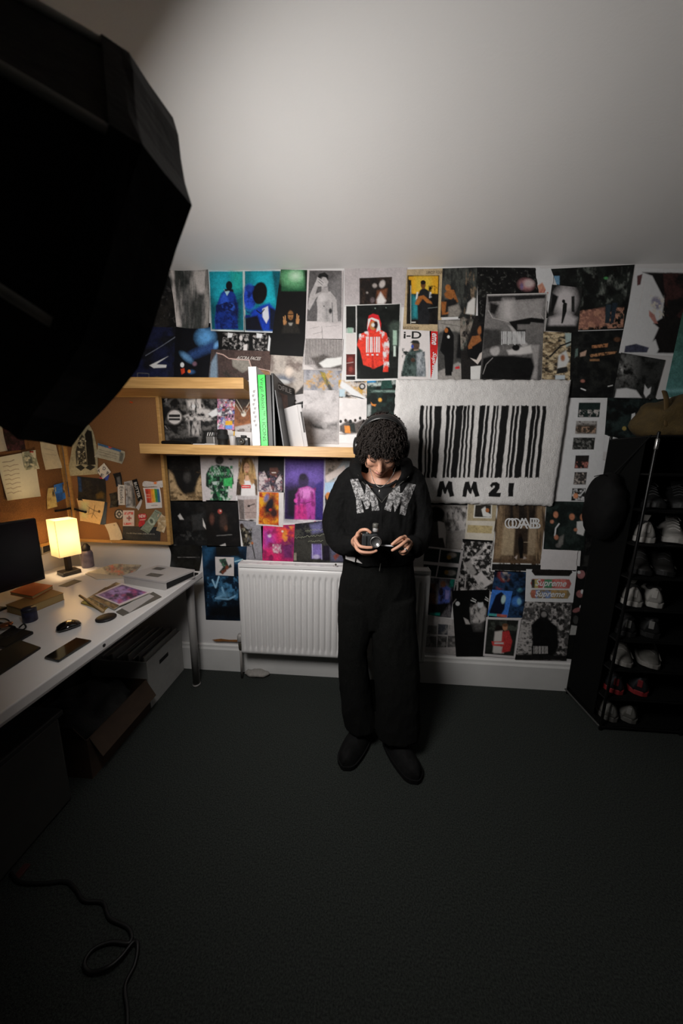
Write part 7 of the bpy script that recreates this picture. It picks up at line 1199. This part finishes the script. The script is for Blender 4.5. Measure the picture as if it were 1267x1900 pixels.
# --- necklace and ring
ch = mat('silver', 'b8b6b2', .25, .9)
bm = B()
neck = smoothpath([H(684, 858, -.305), H(687, 872, -.325), H(691, 886, -.345), H(696, 897, -.372), H(704, 904, -.385), H(712, 901, -.384), H(721, 892, -.365), H(730, 878, -.335), H(734, 866, -.315)], 6)
for i, p in enumerate(neck): ellipsoid(bm, p, (.0022, .0022, .0022), sub=1)
tube(bm, neck, .0010, 5)
nk = link('necklace', bm, ch, per, True)
bm = B(); c = H(704, 911, -.388); lathe(bm, [(.001, .008), (.0045, .002), (.0045, -.006), (.002, -.012), (.0005, -.013)], 10, c); link('pendant', bm, ch, nk, True)
bm = B(); c = H(752.5, 1019.8, -.497); r1, r2 = .0098, .0042
pr = [(r1+.0012, -.003), (r1+.002, 0), (r1+.0012, .003), (r1-.0015, .003), (r1-.0015, -.003)]
lathe(bm, pr+[pr[0]], 20, c, (H(750, 1023, -.498)-H(756, 1016, -.494)).normalized()); link('ring', bm, ch, per, True)
# --- headphones (worn, but a thing of their own)
hp = thing('headphones', 'black over-ear headphones worn over the curly hair of the person', 'headphones', tuple(hd(0, .03, .1)))
hpm = mat('headphone_black', (.008, .008, .008), .35)
P = []
for i in range(25):
    a = math.pi*(i/24); P.append(hd(-.116*math.cos(a), .028-.010*math.sin(a), .0+.156*math.sin(a)))
rings = []
for i, p in enumerate(P):
    t = (P[min(i+1, 24)]-P[max(i-1, 0)]).normalized(); side = (Rh @ Vector((0, 1, 0))).normalized(); up = t.cross(side); rings.append(oval(p, side*.017, up*.005, 12, 3))
bm = B(); loft(bm, rings); band = link('headband', bm, hpm, hp, True)
bm = B(); tube(bm, [p+(Rh @ Vector((0, -.017, .001))) for p in P[5:20]], .0012, 6); link('band_trim', bm, mat('trim_steel', '8d8b88', .25, .9), band)
for s in (-1, 1):
    bm = B(); ax_ = (Rh @ Vector((s, 0, 0))).normalized(); lathe(bm, [(.034, -.002), (.043, .002), (.043, .014), (.038, .024), (.024, .028), (.001, .029)], 28, hd(s*.103, .020, -.012), ax_); cup = link('ear_cup', bm, hpm, hp, True)
    bm = B(); lathe(bm, [(.022, .004), (.034, .002), (.041, -.006), (.034, -.015), (.022, -.015)], 28, hd(s*.103, .020, -.012), ax_); link('ear_pad', bm, mat('pad_leather', (.012, .012, .012), .5), cup, True)
    bm = B(); tube(bm, smoothpath([hd(s*.112, .028, .0), hd(s*.117, .024, .004), hd(s*.116, .020, -.010)], 4), .004, 8); link('yoke', bm, mat('trim_steel', '8d8b88'), cup, True)
# --- the camera in the hands
cm = thing('video_camera', 'small dark camera with a round lens and flip-out screen held in both hands', 'camera', tuple(H(688, 1006, -.49)))
camb = mat('cam_body', '2c2f30', .45, .2, vary=.2, scale=80)
p0, p1 = H(672, 991, -.515), H(700, 1019, -.515)
bm = B(); box(bm, (p0.x, -.515, p1.z), (p1.x, -.468, p0.z), .005); link('body', bm, camb, cm)
bm = B(); box(bm, (p0.x-.001, -.521, p1.z+.004), (p0.x+.020, -.513, p0.z-.006), .004); link('grip', bm, mat('cam_grip', '15191b', .8, bump=.4, bscale=500), cm)
lc_ = H(696.5, 1003, -.515)
bm = B(); lathe(bm, [(.024, 0), (.0255, .003), (.0255, .010), (.0235, .012), (.0235, .022), (.0215, .0245), (.0185, .0245), (.0175, .018), (.016, .018)], 40, lc_, (0, -1, 0)); ln = link('lens', bm, mat('lens_barrel_grey', '131415', .5, .1), cm, True)
bm = B(); lathe(bm, [(.0235, .0225), (.0242, .024), (.0225, .0258), (.0205, .0252), (.0205, .0238)], 40, lc_, (0, -1, 0)); link('front_ring', bm, mat('ring_silver', '9a9997', .25, .8), ln, True)
bm = B(); ellipsoid(bm, lc_+Vector((0, -.017, 0)), (.0165, .0025, .0165)); link('glass', bm, mat('lens_glass', '050608', .12, spec=.15), ln, True)
fc = H(696.5, 986, -.495); sc_ = (H(696.5, 971, -.495)-fc).length
bm = B(); lathe(bm, [(.011, 0), (.012, .001), (.012, sc_*.42), (.0115, sc_*.45)], 24, fc); link('hot_shoe_mount', bm, mat('mount_white', 'b0aeac', .3, .3), cm, True)
bm = B(); lathe(bm, [(.0125, sc_*.45), (.0135, sc_*.48), (.0135, sc_*.9), (.0115, sc_), (.001, sc_*1.01)], 24, fc); link('viewfinder', bm, mat('finder_grey', '55544f', .5, .3, vary=.4, scale=300), cm, True)
a, b2 = H(702, 1012, -.508), H(730, 1012.5, -.508)
bm = B(); obb(bm, Vector((a.x, a.y, a.z-.003)), Vector((b2.x-a.x, 0, 0)), Vector((0, .045, -.012)), Vector((0, .0015, .006)), .001); scn = link('flip_screen', bm, mat('screen_shell', 'c6c6ca', .4, .1), cm)
bm = B(); obb(bm, Vector((a.x+.004, a.y+.004, a.z+.0035)), Vector((b2.x-a.x-.008, 0, 0)), Vector((0, .037, -.010)), Vector((0, .0002, .0008))); link('display', bm, mat('screen_off', '040404', .25), scn)
bm = B(); box(bm, (p1.x-.002, -.505, a.z-.006), (a.x+.002, -.475, a.z+.006), .001); link('hinge', bm, camb, cm)
bm = B(); lathe(bm, [(.006, 0), (.0065, .002), (.0055, .005), (.001, .0055)], 16, Vector((p0.x+.022, -.498, p0.z))); link('shutter_button', bm, mat('button_grey', '6a6a68', .35, .4), cm, True)
# ------------------------------------------------------------------ softbox on its stand, the light of the scene
SBK = .62
SBC = CAM+SBK*(np.array([-.823, -.925, 1.902])-CAM); az0, el0, th0 = .497, -.254, .894; RR, LIP, LL, RH = .45*SBK, .113*SBK, .482*SBK, .078*SBK
d_ = np.array([math.sin(az0)*math.cos(el0), math.cos(az0)*math.cos(el0), math.sin(el0)]); e1 = np.array([math.cos(az0), -math.sin(az0), 0]); e2 = np.cross(e1, d_)
offs = [math.cos(th0-k*math.pi/4)*e1+math.sin(th0-k*math.pi/4)*e2 for k in range(8)]
hub = SBC-LL*d_
sb = thing('softbox', 'big black octagonal softbox filling the upper left corner of the picture', 'softbox', tuple(hub))
fabric = mat('softbox_fabric', '0b0b0b', .7, vary=.2, scale=30, bump=.25, bscale=40, spec=.3)
nseg = 10; rings = []
for i in range(nseg+1):
    t = i/nseg; rr = RH+(RR-RH)*(t**.72); c = hub+d_*LL*t; ring_ = []
    for k in range(8):
        for j in range(4):      # fabric sags a little between the rods
            a, b = offs[k], offs[(k+1) % 8]; s = j/4; sag = 1-.035*math.sin(math.pi*s)*math.sin(math.pi*min(1, t*1.0)); ring_.append(Vector(c+rr*(a*(1-s)+b*s)*sag))
    rings.append(ring_)
bm = B(); loft(bm, rings, cap=False); link('shell', bm, fabric, sb)
lr = []
for t, f in ((-.25, 1.0), (0, 1.03), (.12, 1.045), (.5, 1.03), (1, 1.02), (1, .985), (.5, .99), (0.05, .985)):
    lr.append([Vector(SBC+d_*LIP*t+RR*f*(offs[k]*(1-s)+offs[(k+1) % 8]*s)*(1+(.012*math.sin(9.0*k+7*s) if t > 0 else 0))) for k in range(8) for s in (0, .25, .5, .75)])
bm = B(); loft(bm, lr, cap=False); link('lip', bm, fabric, sb)
me = bpy.data.meshes.new('diffuser'); me.from_pydata([Vector(SBC+d_*LIP*.35)]+[Vector(SBC+d_*LIP*.30+RR*.975*o) for o in offs], [], [(0, 1+(k+1) % 8, 1+k) for k in range(8)]); me.update()
if me.polygons[0].normal.dot(Vector(d_)) < 0: me.flip_normals()
SBSTR = 33.0
_df = link('diffuser', me, mat('diffuser_glow', 'f2f2f0', .9, emit=(1.0, .975, .955), estr=SBSTR), sb)
_m = MATS['diffuser_glow']; _nt = _m.node_tree; _g = _nt.nodes.new('ShaderNodeNewGeometry'); _mt = _nt.nodes.new('ShaderNodeMath'); _mt.operation = 'SUBTRACT'; _mt.inputs[0].default_value = 1
_mu = _nt.nodes.new('ShaderNodeMath'); _mu.operation = 'MULTIPLY'; _mu.inputs[1].default_value = SBSTR
_nt.links.new(_g.outputs['Backfacing'], _mt.inputs[1]); _nt.links.new(_mt.outputs[0], _mu.inputs[0]); _nt.links.new(_mu.outputs[0], _nt.nodes['Principled BSDF'].inputs['Emission Strength'])
for k in range(8):
    pts = []
    for i in range(0, nseg+1):
        t = i/nseg; rr = RH+(RR-RH)*(t**.72); pts.append(Vector(hub+d_*LL*t+offs[k]*(rr+.002)))
    bm = B(); tube(bm, pts, .006, 8, flat=.6); link('rib', bm, mat('rib_tape', 'b4b4ae', .6), sb, True)
bm = B(); lathe(bm, [(RH*.9, -.035), (RH*1.15, -.03), (RH*1.15, .012), (RH*.9, .016)], 32, hub, d_); link('speed_ring', bm, mat('ring_metal', '2a2a2a', .4, .6), sb, True)
fl = thing('studio_flash', 'black studio flash head fixed behind the softbox', 'flash head', tuple(hub-d_*.2))
bm = B(); lathe(bm, [(.04, -.30), (.055, -.29), (.055, -.05), (.05, -.036)], 28, hub, d_); link('body', bm, mat('flash_black', '121212', .45), fl, True)
base = Vector(hub-d_*.17); st = thing('light_stand', 'black light stand holding the flash head outside the picture', 'light stand', (base.x, base.y, 0))
bm = B(); tube(bm, [(base.x, base.y, .03), (base.x, base.y, base.z-.05)], .012, 14); link('pole', bm, mat('stand_black', '101010', .4), st, True)
bm = B(); box(bm, (base.x-.02, base.y-.02, base.z-.09), (base.x+.02, base.y+.02, base.z-.045), .004); link('bracket', bm, mat('stand_black', '101010'), st)
for k in range(3):
    a = k*2*math.pi/3+2.2; bm = B(); tube(bm, [(base.x, base.y, .45), (base.x+.35*math.cos(a), base.y+.35*math.sin(a), .012)], .009, 10); link('leg', bm, mat('stand_black', '101010'), st, True)

# ------------------------------------------------------------------ world, camera
w = bpy.data.worlds.new('night'); sc.world = w; w.use_nodes = True; w.node_tree.nodes['Background'].inputs[0].default_value = (.004, .005, .005, 1); w.node_tree.nodes['Background'].inputs[1].default_value = 1
cam = bpy.data.cameras.new('camera'); co = bpy.data.objects.new('camera', cam); C.objects.link(co); sc.camera = co
cam.sensor_fit = 'HORIZONTAL'; cam.sensor_width = 24; cam.lens = F/1267*24; cam.clip_start = .02
co.matrix_world = Matrix(((RT[0], UP[0], -FWD[0], CAM[0]), (RT[1], UP[1], -FWD[1], CAM[1]), (RT[2], UP[2], -FWD[2], CAM[2]), (0, 0, 0, 1)))
cam.dof.use_dof = True; cam.dof.focus_distance = 1.65; cam.dof.aperture_fstop = 2.5
sc.view_settings.view_transform = 'Standard'; sc.view_settings.look = 'None'; sc.view_settings.gamma = 1.0; sc.view_settings.use_curve_mapping = False
sc.view_settings.exposure = 0.0
sc.cycles.use_denoising = True; sc.cycles.max_bounces = 6; sc.cycles.diffuse_bounces = 3; sc.cycles.glossy_bounces = 3; sc.cycles.transmission_bounces = 4; sc.cycles.sample_clamp_indirect = 4
